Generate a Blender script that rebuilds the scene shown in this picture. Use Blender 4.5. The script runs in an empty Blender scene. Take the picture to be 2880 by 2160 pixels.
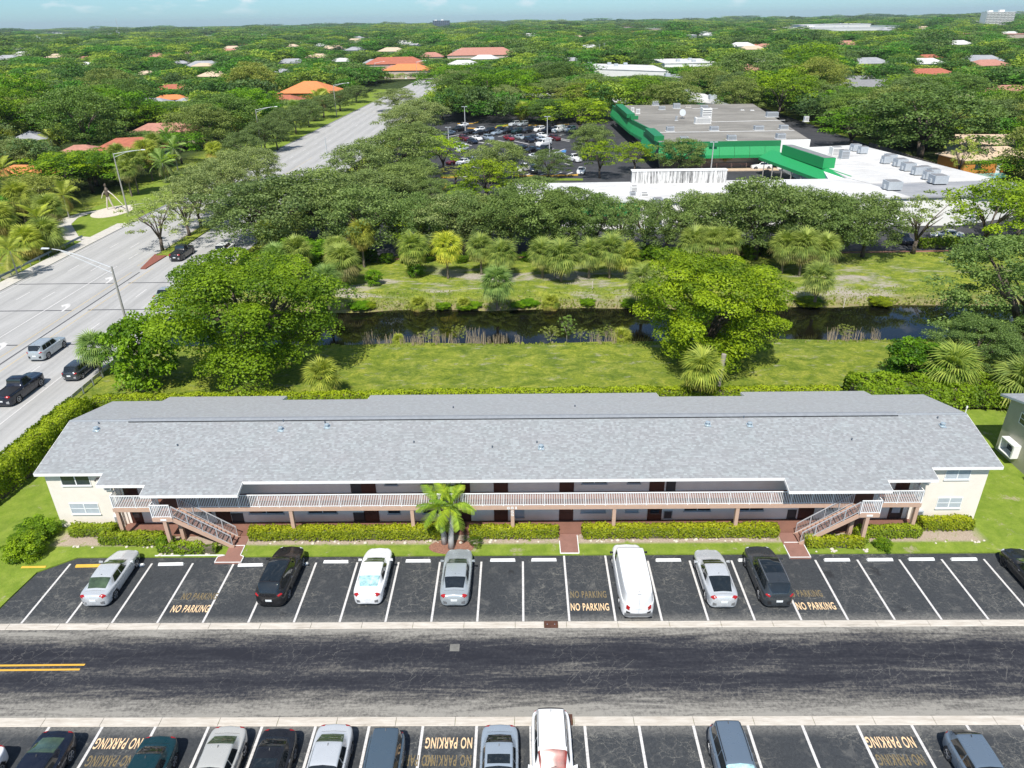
import bpy, math, random
import numpy as np
from mathutils import Matrix, Vector
R = math.radians
SC = bpy.context.scene
COL = SC.collection

# ------------------------------------------------------------------ camera
F_PX, PITCH, ROLL, YAW, CAM_H = 2035.0, R(26.62), R(-0.92), R(-0.92), 31.9
cp, sp = math.cos(PITCH), math.sin(PITCH)
FW = np.array([math.sin(YAW)*cp, math.cos(YAW)*cp, -sp])
RT0 = np.array([math.cos(YAW), -math.sin(YAW), 0.0]); UP0 = np.cross(RT0, FW)
RT = RT0*math.cos(ROLL)+UP0*math.sin(ROLL); UP = -RT0*math.sin(ROLL)+UP0*math.cos(ROLL)
cam_d = bpy.data.cameras.new('camera'); cam = bpy.data.objects.new('camera', cam_d); COL.objects.link(cam)
cam_d.sensor_width = 36.0; cam_d.lens = 36.0*F_PX/2880.0
cam_d.clip_start = 0.5; cam_d.clip_end = 60000
cam.matrix_world = Matrix(((RT[0], UP[0], -FW[0], 0), (RT[1], UP[1], -FW[1], 0), (RT[2], UP[2], -FW[2], CAM_H), (0, 0, 0, 1)))
SC.camera = cam

# ------------------------------------------------------------------ sky, sun, exposure
SUN_TRAVEL = Vector((0.13, 0.67, -1.0)).normalized()
sun_el = math.asin(-SUN_TRAVEL.z); sun_az = math.atan2(-SUN_TRAVEL.x, -SUN_TRAVEL.y)
world = bpy.data.worlds.new('World'); SC.world = world; world.use_nodes = True
wn, wl = world.node_tree.nodes, world.node_tree.links
bg = wn['Background']; bg.inputs['Strength'].default_value = 0.10
sky = wn.new('ShaderNodeTexSky'); sky.sky_type = 'NISHITA'; sky.sun_disc = False
sky.sun_elevation = sun_el; sky.sun_rotation = sun_az % (2*math.pi)
sky.altitude = 30; sky.air_density = 1.0; sky.dust_density = 0.35; sky.ozone_density = 1.6
tc = wn.new('ShaderNodeTexCoord'); mp = wn.new('ShaderNodeMapping'); mp.inputs['Scale'].default_value = (1, 1, 3.0)
nz = wn.new('ShaderNodeTexNoise'); nz.inputs['Scale'].default_value = 26; nz.inputs['Detail'].default_value = 6
wl.new(tc.outputs['Generated'], mp.inputs['Vector']); wl.new(mp.outputs[0], nz.inputs['Vector'])
cr = wn.new('ShaderNodeMapRange'); cr.inputs['From Min'].default_value = 0.56; cr.inputs['From Max'].default_value = 0.70
cr.inputs['To Max'].default_value = 0.75; wl.new(nz.outputs['Fac'], cr.inputs['Value'])
sx = wn.new('ShaderNodeSeparateXYZ'); wl.new(tc.outputs['Generated'], sx.inputs[0])
hz = wn.new('ShaderNodeMapRange'); hz.inputs['From Min'].default_value = 0.008; hz.inputs['From Max'].default_value = 0.03
wl.new(sx.outputs['Z'], hz.inputs['Value'])
mu = wn.new('ShaderNodeMath'); mu.operation = 'MULTIPLY'; wl.new(cr.outputs[0], mu.inputs[0]); wl.new(hz.outputs[0], mu.inputs[1])
tint = wn.new('ShaderNodeMixRGB'); tint.blend_type = 'MULTIPLY'; tint.inputs['Fac'].default_value = 1.0
gr = wn.new('ShaderNodeValToRGB'); ge = gr.color_ramp.elements; ge.new(0.5)
for e_, (p_, c_) in zip(ge, ((0.0, (0.52, 0.86, 1.22)), (0.25, (0.62, 0.88, 1.05)), (0.6, (1.0, 1.0, 0.98)))): e_.position = p_; e_.color = (*c_, 1)
wl.new(sky.outputs[0], tint.inputs['Color1']); wl.new(sx.outputs['Z'], gr.inputs[0]); wl.new(gr.outputs[0], tint.inputs['Color2'])
cm = wn.new('ShaderNodeMixRGB'); cm.inputs['Color2'].default_value = (7.8, 8.2, 8.6, 1)
wl.new(mu.outputs[0], cm.inputs['Fac']); wl.new(tint.outputs[0], cm.inputs['Color1']); wl.new(cm.outputs[0], bg.inputs['Color'])
sun_d = bpy.data.lights.new('sun', 'SUN'); sun_d.energy = 4.8; sun_d.angle = R(0.53); sun_d.color = (1.0, 0.965, 0.90)
sun = bpy.data.objects.new('sun', sun_d); COL.objects.link(sun); sun.location = (0, 0, 60)
sun.rotation_euler = SUN_TRAVEL.to_track_quat('-Z', 'Y').to_euler()
vs = SC.view_settings
vs.view_transform = 'Standard'; vs.look = 'None'; vs.gamma = 1; vs.exposure = 0.32; vs.use_curve_mapping = False

# ------------------------------------------------------------------ helpers
def ray(u, v):
    return FW + RT*(u-1440)/F_PX + UP*(1080-v)/F_PX
def at(u, v, z=0.0):            # photograph pixel -> point on the level z
    d = ray(u, v); t = (z-CAM_H)/d[2]; return Vector((d[0]*t, d[1]*t, z))
def at_y(u, v, y):              # photograph pixel -> point on the vertical plane y
    d = ray(u, v); t = y/d[1]; return Vector((d[0]*t, y, CAM_H+d[2]*t))
def at_d(x, y, z=0.0): return at(x*1.30199, y*1.30199, z)
def tl(r, c, x, y): return (c*720+x*0.325497, r*540+y*0.325497)

def tag(o, label=None, cat=None, group=None, kind=None):
    if label: o['label'] = label
    if cat: o['category'] = cat
    if group: o['group'] = group
    if kind: o['kind'] = kind
    return o
def link(o, parent=None):
    COL.objects.link(o)
    if parent is not None: o.parent = parent
    return o
def empty(name, loc=(0, 0, 0), rz=0.0, label=None, cat=None, group=None, kind=None):
    o = bpy.data.objects.new(name, None); o.location = loc; o.rotation_euler = (0, 0, rz); link(o)
    o.empty_display_size = 0.2
    return tag(o, label, cat, group, kind)
def copy_tree(o, parent=None):
    c = o.copy(); COL.objects.link(c)
    if parent is not None: c.parent = parent
    for ch in o.children: copy_tree(ch, c)
    return c

def mesh_np(name, verts, faces, mats, smooth=False, midx=None, attrs=None):
    """verts (n,3); faces (m,k) same-size polygons or list of lists"""
    me = bpy.data.meshes.new(name)
    verts = np.asarray(verts, dtype=np.float32)
    if isinstance(faces, np.ndarray):
        k = faces.shape[1]; m = len(faces)
        me.vertices.add(len(verts)); me.vertices.foreach_set('co', verts.ravel())
        me.loops.add(m*k); me.loops.foreach_set('vertex_index', faces.astype(np.int32).ravel())
        me.polygons.add(m); me.polygons.foreach_set('loop_start', np.arange(m, dtype=np.int32)*k)
        me.polygons.foreach_set('loop_total', np.full(m, k, dtype=np.int32))
        me.update(calc_edges=True)
    else:
        me.from_pydata([tuple(map(float, v)) for v in verts], [], faces); me.update()
    for mt in (mats if isinstance(mats, (list, tuple)) else [mats]): me.materials.append(mt)
    if midx is not None: me.polygons.foreach_set('material_index', np.asarray(midx, dtype=np.int32))
    if smooth: me.polygons.foreach_set('use_smooth', np.ones(len(me.polygons), dtype=bool))
    if attrs:
        for an, arr in attrs.items():
            a = me.attributes.new(an, 'FLOAT', 'FACE'); a.data.foreach_set('value', np.asarray(arr, dtype=np.float32))
    me.update()
    return me
def obj(name, me, parent=None, loc=None, rot=None, scale=None):
    o = bpy.data.objects.new(name, me); link(o, parent)
    if loc is not None: o.location = loc
    if rot is not None: o.rotation_euler = rot
    if scale is not None: o.scale = scale
    return o

class MB:
    """collects simple shapes and links them as one mesh"""
    def __init__(s): s.v, s.f, s.m = [], [], []
    def add(s, v, f, m=0):
        b = len(s.v); s.v += [tuple(p) for p in v]; s.f += [[b+i for i in q] for q in f]; s.m += [m]*len(f); return s
    def box(s, x0, x1, y0, y1, z0, z1, m=0):
        return s.add([(x0, y0, z0), (x1, y0, z0), (x1, y1, z0), (x0, y1, z0), (x0, y0, z1), (x1, y0, z1), (x1, y1, z1), (x0, y1, z1)],
                     [[0, 3, 2, 1], [4, 5, 6, 7], [0, 1, 5, 4], [1, 2, 6, 5], [2, 3, 7, 6], [3, 0, 4, 7]], m)
    def bar(s, a, b, w, h=None, m=0, up=(0, 0, 1)):
        h = h or w; a, b = Vector(a), Vector(b); d = (b-a).normalized(); u = Vector(up)
        if abs(d.dot(u)) > 0.98: u = Vector((0, 1, 0))
        r = d.cross(u).normalized()*w/2; t = r.cross(d).normalized()*h/2
        q = [a-r-t, a+r-t, a+r+t, a-r+t, b-r-t, b+r-t, b+r+t, b-r+t]
        return s.add(q, [[0, 3, 2, 1], [4, 5, 6, 7], [0, 1, 5, 4], [1, 2, 6, 5], [2, 3, 7, 6], [3, 0, 4, 7]], m)
    def tube(s, pts, rad, n=8, m=0, cap=True):
        pts = [Vector(p) for p in pts]; rr = rad if isinstance(rad, (list, tuple)) else [rad]*len(pts)
        v = []
        for i, p in enumerate(pts):
            d = (pts[min(i+1, len(pts)-1)]-pts[max(i-1, 0)]).normalized()
            u = Vector((0, 0, 1)) if abs(d.z) < 0.9 else Vector((0, 1, 0))
            a = d.cross(u).normalized(); b = a.cross(d).normalized()
            v += [p+(a*math.cos(2*math.pi*k/n)+b*math.sin(2*math.pi*k/n))*rr[i] for k in range(n)]
        f = [[i*n+k, i*n+(k+1) % n, (i+1)*n+(k+1) % n, (i+1)*n+k] for i in range(len(pts)-1) for k in range(n)]
        if cap: f += [list(range(n))[::-1], [(len(pts)-1)*n+k for k in range(n)]]
        return s.add(v, f, m)
    def poly(s, pts, z, m=0, z0=None):
        """flat polygon at z; with z0 also the sides"""
        n = len(pts); v = [(p[0], p[1], z) for p in pts]
        area = sum(pts[i][0]*pts[(i+1) % n][1]-pts[(i+1) % n][0]*pts[i][1] for i in range(n))
        if area < 0: v = v[::-1]
        s.add(v, [list(range(n))], m)
        if z0 is not None:
            w = [(p[0], p[1], z0) for p in v]
            s.add(v+w, [[i, i+n, (i+1) % n+n, (i+1) % n] for i in range(n)], m)
        return s
    def quad(s, a, b, c, d, m=0): return s.add([a, b, c, d], [[0, 1, 2, 3]], m)
    def mesh(s, name, mats, smooth=False):
        me = bpy.data.meshes.new(name); me.from_pydata(s.v, [], s.f)
        for mt in (mats if isinstance(mats, (list, tuple)) else [mats]): me.materials.append(mt)
        me.polygons.foreach_set('material_index', np.array(s.m, dtype=np.int32))
        if smooth: me.polygons.foreach_set('use_smooth', np.ones(len(s.f), dtype=bool))
        me.update(); return me
    def build(s, name, mats, parent=None, smooth=False, loc=None, rot=None):
        return obj(name, s.mesh(name, mats, smooth), parent, loc, rot)

def sheet(name, pts, z, m, z0=None, kind='structure'):
    o = MB().poly(pts, z, 0, z0).build(name, m); return tag(o, kind=kind)

# ------------------------------------------------------------------ materials
class NT:
    def __init__(s, name):
        s.mat = bpy.data.materials.new(name); s.mat.use_nodes = True
        s.n, s.l = s.mat.node_tree.nodes, s.mat.node_tree.links
        s.b = s.n['Principled BSDF']; s.out = s.n['Material Output']
        s._tc = None
    def node(s, t, **kw):
        x = s.n.new(t)
        for k, v in kw.items():
            if k in x.inputs.keys(): x.inputs[k].default_value = v
            else: setattr(x, k, v)
        return x
    def co(s, scale=(1, 1, 1), kind='Object', rot=(0, 0, 0), loc=(0, 0, 0)):
        if s._tc is None: s._tc = s.n.new('ShaderNodeTexCoord')
        if kind == 'World':
            g = s.n.new('ShaderNodeNewGeometry'); src = g.outputs['Position']
        else: src = s._tc.outputs[kind]
        m = s.n.new('ShaderNodeMapping'); m.inputs['Scale'].default_value = scale
        m.inputs['Rotation'].default_value = rot; m.inputs['Location'].default_value = loc
        s.l.new(src, m.inputs[0]); return m.outputs[0]
    def noise(s, vec, scale, detail=4, rough=0.6, dist=0.0):
        x = s.node('ShaderNodeTexNoise'); x.inputs['Scale'].default_value = scale; x.inputs['Detail'].default_value = detail
        x.inputs['Roughness'].default_value = rough; x.inputs['Distortion'].default_value = dist
        s.l.new(vec, x.inputs['Vector']); return x.outputs['Fac']
    def vor(s, vec, scale, feature='DISTANCE_TO_EDGE', rnd=1.0):
        x = s.node('ShaderNodeTexVoronoi'); x.feature = feature; x.inputs['Scale'].default_value = scale
        x.inputs['Randomness'].default_value = rnd
        s.l.new(vec, x.inputs['Vector']); return x.outputs['Distance']
    def rng(s, val, a, b, c=0.0, d=1.0, smooth=False):
        x = s.node('ShaderNodeMapRange'); x.interpolation_type = 'SMOOTHSTEP' if smooth else 'LINEAR'
        for k, v in (('From Min', a), ('From Max', b), ('To Min', c), ('To Max', d)): x.inputs[k].default_value = v
        s.l.new(val, x.inputs['Value']); return x.outputs[0]
    def math(s, op, a, b=None, c=None):
        x = s.node('ShaderNodeMath'); x.operation = op
        for i, v in enumerate((a, b, c)):
            if v is None: continue
            if hasattr(v, 'is_linked'): s.l.new(v, x.inputs[i])
            else: x.inputs[i].default_value = v
        return x.outputs[0]
    def mix(s, fac, a, b, mode='MIX'):
        x = s.node('ShaderNodeMixRGB'); x.blend_type = mode
        for i, v in enumerate((fac, a, b)):
            if hasattr(v, 'is_linked'): s.l.new(v, x.inputs[i])
            elif i == 0: x.inputs[0].default_value = v
            else: x.inputs[i].default_value = (v[0], v[1], v[2], 1)
        return x.outputs[0]
    def ramp(s, fac, stops):
        x = s.node('ShaderNodeValToRGB'); e = x.color_ramp.elements
        while len(e) < len(stops): e.new(0.5)
        for i, (p, c) in enumerate(stops): e[i].position = p; e[i].color = (c[0], c[1], c[2], 1)
        s.l.new(fac, x.inputs[0]); return x.outputs[0]
    def sep(s, vec):
        x = s.node('ShaderNodeSeparateXYZ'); s.l.new(vec, x.inputs[0]); return x.outputs
    def bump(s, h, strength=0.3, dist=0.02):
        x = s.node('ShaderNodeBump'); x.inputs['Strength'].default_value = strength; x.inputs['Distance'].default_value = dist
        s.l.new(h, x.inputs['Height']); s.l.new(x.outputs[0], s.b.inputs['Normal'])
    def base(s, c):
        if hasattr(c, 'is_linked'): s.l.new(c, s.b.inputs['Base Color'])
        else: s.b.inputs['Base Color'].default_value = (c[0], c[1], c[2], 1)
    def set(s, rough=0.8, metal=0.0, spec=0.5, coat=0.0):
        s.b.inputs['Roughness'].default_value = rough; s.b.inputs['Metallic'].default_value = metal
        s.b.inputs['Specular IOR Level'].default_value = spec; s.b.inputs['Coat Weight'].default_value = coat
        return s

def plain(name, c, rough=0.7, metal=0.0, spec=0.4, coat=0.0, var=0.12, scale=3.0, bump=0.0):
    t = NT(name); t.set(rough, metal, spec, coat)
    v = t.noise(t.co(), scale, 5, 0.65)
    t.base(t.mix(t.rng(v, 0.3, 0.7), tuple(x*(1-var) for x in c), tuple(min(1, x*(1+var)) for x in c)))
    if bump: t.bump(t.noise(t.co(), scale*12, 3), bump, 0.01)
    return t.mat

M = {}
M['white'] = plain('white_paint', (0.80, 0.80, 0.79), 0.45, var=0.04)
M['rail'] = plain('rail_white', (0.83, 0.83, 0.83), 0.4, var=0.03)
M['stair_rail'] = plain('stair_rail_grey', (0.55, 0.56, 0.58), 0.4, 0.3, var=0.05)
M['cream'] = plain('cream_stucco', (0.77, 0.70, 0.615), 0.9, var=0.05, scale=1.2, bump=0.25)
M['olive'] = plain('olive_stucco', (0.43, 0.415, 0.33), 0.9, var=0.05, scale=1.2, bump=0.25)
M['wallgrey'] = plain('corridor_stucco', (0.82, 0.77, 0.70), 0.9, var=0.05, scale=1.2, bump=0.2)
M['tan'] = plain('tan_beam', (0.50, 0.335, 0.25), 0.8, var=0.06)
M['brownfloor'] = plain('brown_floor', (0.215, 0.105, 0.075), 0.75, var=0.14, scale=1.4)
M['path'] = plain('brown_path', (0.26, 0.135, 0.105), 0.8, var=0.12, scale=2.2)
M['door'] = plain('brown_door', (0.075, 0.028, 0.020), 0.5, var=0.1)
M['darkframe'] = plain('dark_frame', (0.05, 0.045, 0.045), 0.5)
M['greyframe'] = plain('grey_frame', (0.42, 0.46, 0.48), 0.45)
M['glass'] = plain('window_glass', (0.035, 0.045, 0.055), 0.06, spec=0.9, var=0.3, scale=0.8)
M['blind'] = plain('window_blind', (0.42, 0.46, 0.50), 0.35, spec=0.6, var=0.1, scale=2)
M['screen'] = plain('window_screen', (0.05, 0.055, 0.06), 0.5)
M['fascia'] = plain('white_fascia', (0.82, 0.80, 0.78), 0.5, var=0.03)
M['soffit'] = plain('soffit', (0.50, 0.42, 0.38), 0.8)
M['conc'] = plain('pale_concrete', (0.52, 0.49, 0.44), 0.9, var=0.14, scale=1.6, bump=0.2)
M['steel'] = plain('galvanised_steel', (0.42, 0.44, 0.46), 0.4, 0.6, var=0.1)
M['polemetal'] = plain('grey_pole', (0.36, 0.34, 0.31), 0.6, 0.1, var=0.1)
M['polebright'] = plain('pale_pole', (0.60, 0.61, 0.62), 0.45, 0.3, var=0.05)
M['black'] = plain('black_plastic', (0.02, 0.02, 0.022), 0.5)
M['tyre'] = plain('tyre_rubber', (0.022, 0.022, 0.024), 0.85)
M['rim'] = plain('alloy_rim', (0.50, 0.51, 0.53), 0.3, 0.7, var=0.05)
M['rimdark'] = plain('dark_rim', (0.06, 0.06, 0.065), 0.35, 0.6)
M['red'] = plain('red_lens', (0.35, 0.01, 0.012), 0.2, spec=0.7)
M['lens'] = plain('clear_lens', (0.62, 0.64, 0.66), 0.15, spec=0.8)
M['plate'] = plain('number_plate', (0.72, 0.74, 0.74), 0.4)
M['chrome'] = plain('bright_trim', (0.55, 0.56, 0.58), 0.2, 0.8)
M['cglass'] = plain('car_glass', (0.012, 0.016, 0.018), 0.04, spec=1.0, var=0.3, scale=1.5)
M['gglass'] = plain('green_tinted_glass', (0.055, 0.085, 0.045), 0.05, spec=1.0, var=0.5, scale=1.6)
M['yellowpaint'] = plain('yellow_paint', (0.72, 0.43, 0.06), 0.7, var=0.1)
M['shade_teal'] = plain('sunshade', (0.30, 0.50, 0.52), 0.35, spec=0.6, var=0.6, scale=3.5)
M['seat_red'] = plain('red_seats', (0.20, 0.035, 0.025), 0.3, spec=0.8, var=0.6, scale=3)
M['mulch'] = plain('mulch', (0.26, 0.13, 0.09), 0.95, var=0.35, scale=9, bump=0.5)
M['bark'] = plain('bark', (0.115, 0.09, 0.07), 0.95, var=0.3, scale=4, bump=0.6)
M['barkpale'] = plain('pale_bark', (0.33, 0.29, 0.25), 0.95, var=0.2, scale=4, bump=0.4)
M['palmtrunk'] = plain('palm_trunk', (0.19, 0.155, 0.12), 0.95, var=0.3, scale=7, bump=0.6)
M['royaltrunk'] = plain('smooth_grey_trunk', (0.36, 0.35, 0.34), 0.85, var=0.15, scale=3)
M['green'] = plain('green_metal', (0.022, 0.30, 0.095), 0.5, var=0.08)
M['greendark'] = plain('dark_green_metal', (0.016, 0.19, 0.065), 0.5, var=0.1)
M['acgrey'] = plain('unit_grey', (0.40, 0.43, 0.46), 0.5, var=0.1)
M['pinkwall'] = plain('pinkish_wall', (0.52, 0.42, 0.35), 0.9, var=0.06, scale=0.6)
M['whitewall'] = plain('white_wall', (0.78, 0.77, 0.74), 0.85, var=0.05, scale=0.4)
M['redroof'] = plain('red_tile_roof', (0.38, 0.125, 0.075), 0.85, var=0.22, scale=1.0, bump=0.3)
M['pinkroof'] = plain('pink_tile_roof', (0.42, 0.20, 0.15), 0.85, var=0.16, scale=1.0, bump=0.3)
M['orangeroof'] = plain('orange_tile_roof', (0.62, 0.22, 0.08), 0.85, var=0.12, scale=1.0, bump=0.3)
M['tanroof'] = plain('tan_roof', (0.55, 0.42, 0.30), 0.9, var=0.12, scale=1.0)
M['greyroof'] = plain('grey_roof', (0.22, 0.22, 0.225), 0.9, var=0.15, scale=1.0)
M['orangewall'] = plain('orange_wall', (0.55, 0.20, 0.04), 0.85)
M['darkwood'] = plain('weathered_wood', (0.17, 0.145, 0.12), 0.95, var=0.25, scale=3)
M['stone'] = plain('pale_stone', (0.58, 0.52, 0.44), 0.95, var=0.2, scale=5, bump=0.4)
M['reed'] = plain('dry_reed', (0.36, 0.29, 0.20), 0.95, var=0.25)
M['bronze'] = plain('weathered_bronze', (0.14, 0.11, 0.085), 0.6, 0.3, var=0.3)
M['brick'] = plain('red_paver', (0.24, 0.085, 0.06), 0.9, var=0.25, scale=8)
M['rust'] = plain('rusty_iron', (0.10, 0.045, 0.03), 0.8, 0.2, var=0.3, scale=5)
M['pool'] = plain('pool_water', (0.12, 0.50, 0.50), 0.1, spec=0.8)
M['parkblue'] = plain('blue_paint', (0.08, 0.25, 0.55), 0.7, var=0.1)
M['letters'] = plain('cream_letters', (0.78, 0.55, 0.32), 0.8, var=0.25, scale=12)
M['ochre'] = plain('worn_ochre_letters', (0.19, 0.145, 0.075), 0.85, var=0.5, scale=9)

def paint(name, c, metal=0.35, rough=0.28):
    t = NT(name); t.set(rough, metal, 0.5, 0.6); t.b.inputs['Coat Roughness'].default_value = 0.06
    v = t.noise(t.co(), 2.2, 5, 0.7)
    t.base(t.mix(t.rng(v, 0.35, 0.75), c, tuple(x*0.9+0.012 for x in c)))
    t.l.new(t.rng(v, 0.3, 0.8, rough*0.85, rough*1.35), t.b.inputs['Roughness'])
    return t.mat
P = {k: paint('car_'+k, c, m) for k, c, m in (
    ('silver', (0.60, 0.62, 0.64), 0.3), ('white', (0.80, 0.80, 0.80), 0.0), ('black', (0.010, 0.010, 0.012), 0.1),
    ('charcoal', (0.055, 0.065, 0.075), 0.45), ('grey', (0.42, 0.46, 0.48), 0.3), ('bluegrey', (0.085, 0.125, 0.165), 0.3),
    ('paleblue', (0.36, 0.42, 0.48), 0.3), ('navy', (0.008, 0.012, 0.026), 0.3), ('teal', (0.005, 0.042, 0.052), 0.3),
    ('champagne', (0.56, 0.55, 0.51), 0.3), ('red', (0.28, 0.012, 0.022), 0.2), ('darkred', (0.12, 0.01, 0.014), 0.2),
    ('darkgreen', (0.012, 0.035, 0.03), 0.3), ('steelblue', (0.15, 0.20, 0.26), 0.3))}

def leaf_mat(name, c0, c1, trans=0.25, dry=None):
    """green that varies from leaf to leaf (face attribute) and from plant to plant (object colour)"""
    t = NT(name); t.set(0.55, 0, 0.25)
    a = t.node('ShaderNodeAttribute'); a.attribute_name = 'tint'
    col = t.mix(a.outputs['Fac'], c0, c1)
    if dry is not None:
        b = t.node('ShaderNodeAttribute'); b.attribute_name = 'dry'
        col = t.mix(b.outputs['Fac'], col, dry)
    oi = t.node('ShaderNodeObjectInfo')
    col = t.mix(1.0, col, oi.outputs['Color'], 'MULTIPLY')
    t.base(col)
    tr = t.node('ShaderNodeBsdfTranslucent'); t.l.new(t.mix(1.0, col, (1.5, 1.6, 0.7), 'MULTIPLY'), tr.inputs['Color'])
    ms = t.node('ShaderNodeMixShader'); ms.inputs[0].default_value = trans
    t.l.new(t.b.outputs[0], ms.inputs[1]); t.l.new(tr.outputs[0], ms.inputs[2]); t.l.new(ms.outputs[0], t.out.inputs['Surface'])
    return t.mat
M['leaf'] = leaf_mat('leaf_broad', (0.026, 0.088, 0.006), (0.24, 0.38, 0.015), 0.26)
M['leafoak'] = leaf_mat('leaf_oak', (0.065, 0.105, 0.030), (0.29, 0.35, 0.105), 0.24)
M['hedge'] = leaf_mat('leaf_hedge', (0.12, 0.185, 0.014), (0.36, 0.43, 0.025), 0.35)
M['frond'] = leaf_mat('leaf_frond', (0.08, 0.15, 0.032), (0.44, 0.50, 0.11), 0.28, dry=(0.36, 0.25, 0.13))
M['hedgecore'] = plain('hedge_core', (0.12, 0.105, 0.07), 0.95)
# ------------------------------------------------------------------ ground materials
def ground_material():
    t = NT('ground_cover'); t.set(0.95, 0, 0.15)
    w = t.co(kind='World'); s = t.sep(w)
    n1 = t.noise(w, 0.16, 6, 0.65); n2 = t.noise(w, 1.3, 8, 0.75); n3 = t.noise(w, 7.0, 3, 0.7)
    nf = t.noise(t.co((0.8, 1, 1), 'World'), 0.62, 12, 0.84, 0.5)
    green = t.ramp(t.rng(nf, 0.33, 0.67), [(0.0, (0.075, 0.125, 0.018)), (0.35, (0.145, 0.205, 0.026)), (0.6, (0.25, 0.30, 0.045)), (0.85, (0.36, 0.37, 0.075)), (1.0, (0.33, 0.31, 0.14))])
    green = t.mix(t.rng(n1, 0.38, 0.62), green, t.mix(1.0, green, (1.25, 1.18, 0.9), 'MULTIPLY'))
    green = t.mix(t.rng(t.noise(w, 3.2, 8, 0.85), 0.45, 0.62, 0, 0.55), green, (0.07, 0.12, 0.016))
    # dry sandy patches on the canal banks
    sandcol = t.mix(t.rng(n3, 0.25, 0.75), (0.28, 0.24, 0.19), (0.56, 0.51, 0.44))
    band = t.math('MULTIPLY', t.rng(s[1], 86.5, 90.5, smooth=True), t.rng(s[1], 103.5, 97.0, smooth=True))
    nb = t.noise(t.co((0.35, 1.0, 1), 'World'), 0.16, 7, 0.7, 0.4)
    sand = t.math('MULTIPLY', band, t.rng(nb, 0.50, 0.60, smooth=True))
    fleck = t.math('MULTIPLY', t.rng(t.noise(t.co((0.5, 1, 1), 'World'), 0.9, 8, 0.8), 0.56, 0.64), t.rng(s[1], 57, 60))
    sand = t.math('MAXIMUM', sand, t.math('MULTIPLY', fleck, 0.6))
    col = t.mix(sand, green, sandcol)
    # water's edge: dry grass
    edge = t.math('MULTIPLY', t.rng(s[1], 86.2, 87.0), t.rng(s[1], 90.5, 87.5))
    col = t.mix(t.math('MULTIPLY', edge, t.rng(n2, 0.35, 0.6)), col, (0.30, 0.235, 0.14))
    # beyond the shopping centre and left of the highway: woodland floor
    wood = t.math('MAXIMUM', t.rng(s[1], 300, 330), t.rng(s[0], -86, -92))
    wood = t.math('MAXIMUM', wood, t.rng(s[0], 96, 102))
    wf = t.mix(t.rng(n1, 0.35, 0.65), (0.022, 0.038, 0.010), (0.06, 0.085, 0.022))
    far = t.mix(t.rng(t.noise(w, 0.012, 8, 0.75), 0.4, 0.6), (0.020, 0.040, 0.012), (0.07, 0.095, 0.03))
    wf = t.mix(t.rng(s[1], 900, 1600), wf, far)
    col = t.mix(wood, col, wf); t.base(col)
    t.bump(t.math('ADD', nf, t.math('MULTIPLY', n2, 0.6)), 0.9, 0.35)
    return t.mat
def lawn_material():
    t = NT('mown_lawn'); t.set(0.95, 0, 0.15); w = t.co(kind='World'); s = t.sep(w)
    n2 = t.noise(w, 1.1, 6, 0.7); n3 = t.noise(w, 9.0, 4, 0.75)
    g = t.mix(t.rng(n3, 0.25, 0.75), (0.115, 0.185, 0.018), (0.225, 0.31, 0.035))
    g = t.mix(t.rng(n2, 0.35, 0.7), g, (0.25, 0.31, 0.05))
    g = t.mix(t.rng(t.noise(w, 0.9, 9, 0.78), 0.42, 0.62, 0, 0.55), g, (0.10, 0.165, 0.018))
    bare = t.rng(t.noise(w, 0.55, 9, 0.78, 0.5), 0.58, 0.64, smooth=True)
    strip = t.math('MULTIPLY', t.rng(s[1], 39.0, 39.35, smooth=True), t.rng(s[1], 41.0, 40.4))
    inx = t.math('MULTIPLY', t.rng(s[0], -32.8, -32.0), t.rng(s[0], 31.5, 30.6))
    strip = t.math('MULTIPLY', strip, inx)
    wob = t.rng(t.noise(w, 1.6, 5, 0.7), 0.34, 0.44)
    m = t.math('MAXIMUM', t.math('MULTIPLY', bare, 0.6), t.math('MULTIPLY', strip, wob))
    sand = t.mix(t.rng(n3, 0.25, 0.75), (0.27, 0.20, 0.145), (0.50, 0.42, 0.34))
    t.base(t.mix(m, g, sand)); t.bump(t.math('ADD', n3, n2), 0.6, 0.06); return t.mat
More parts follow.
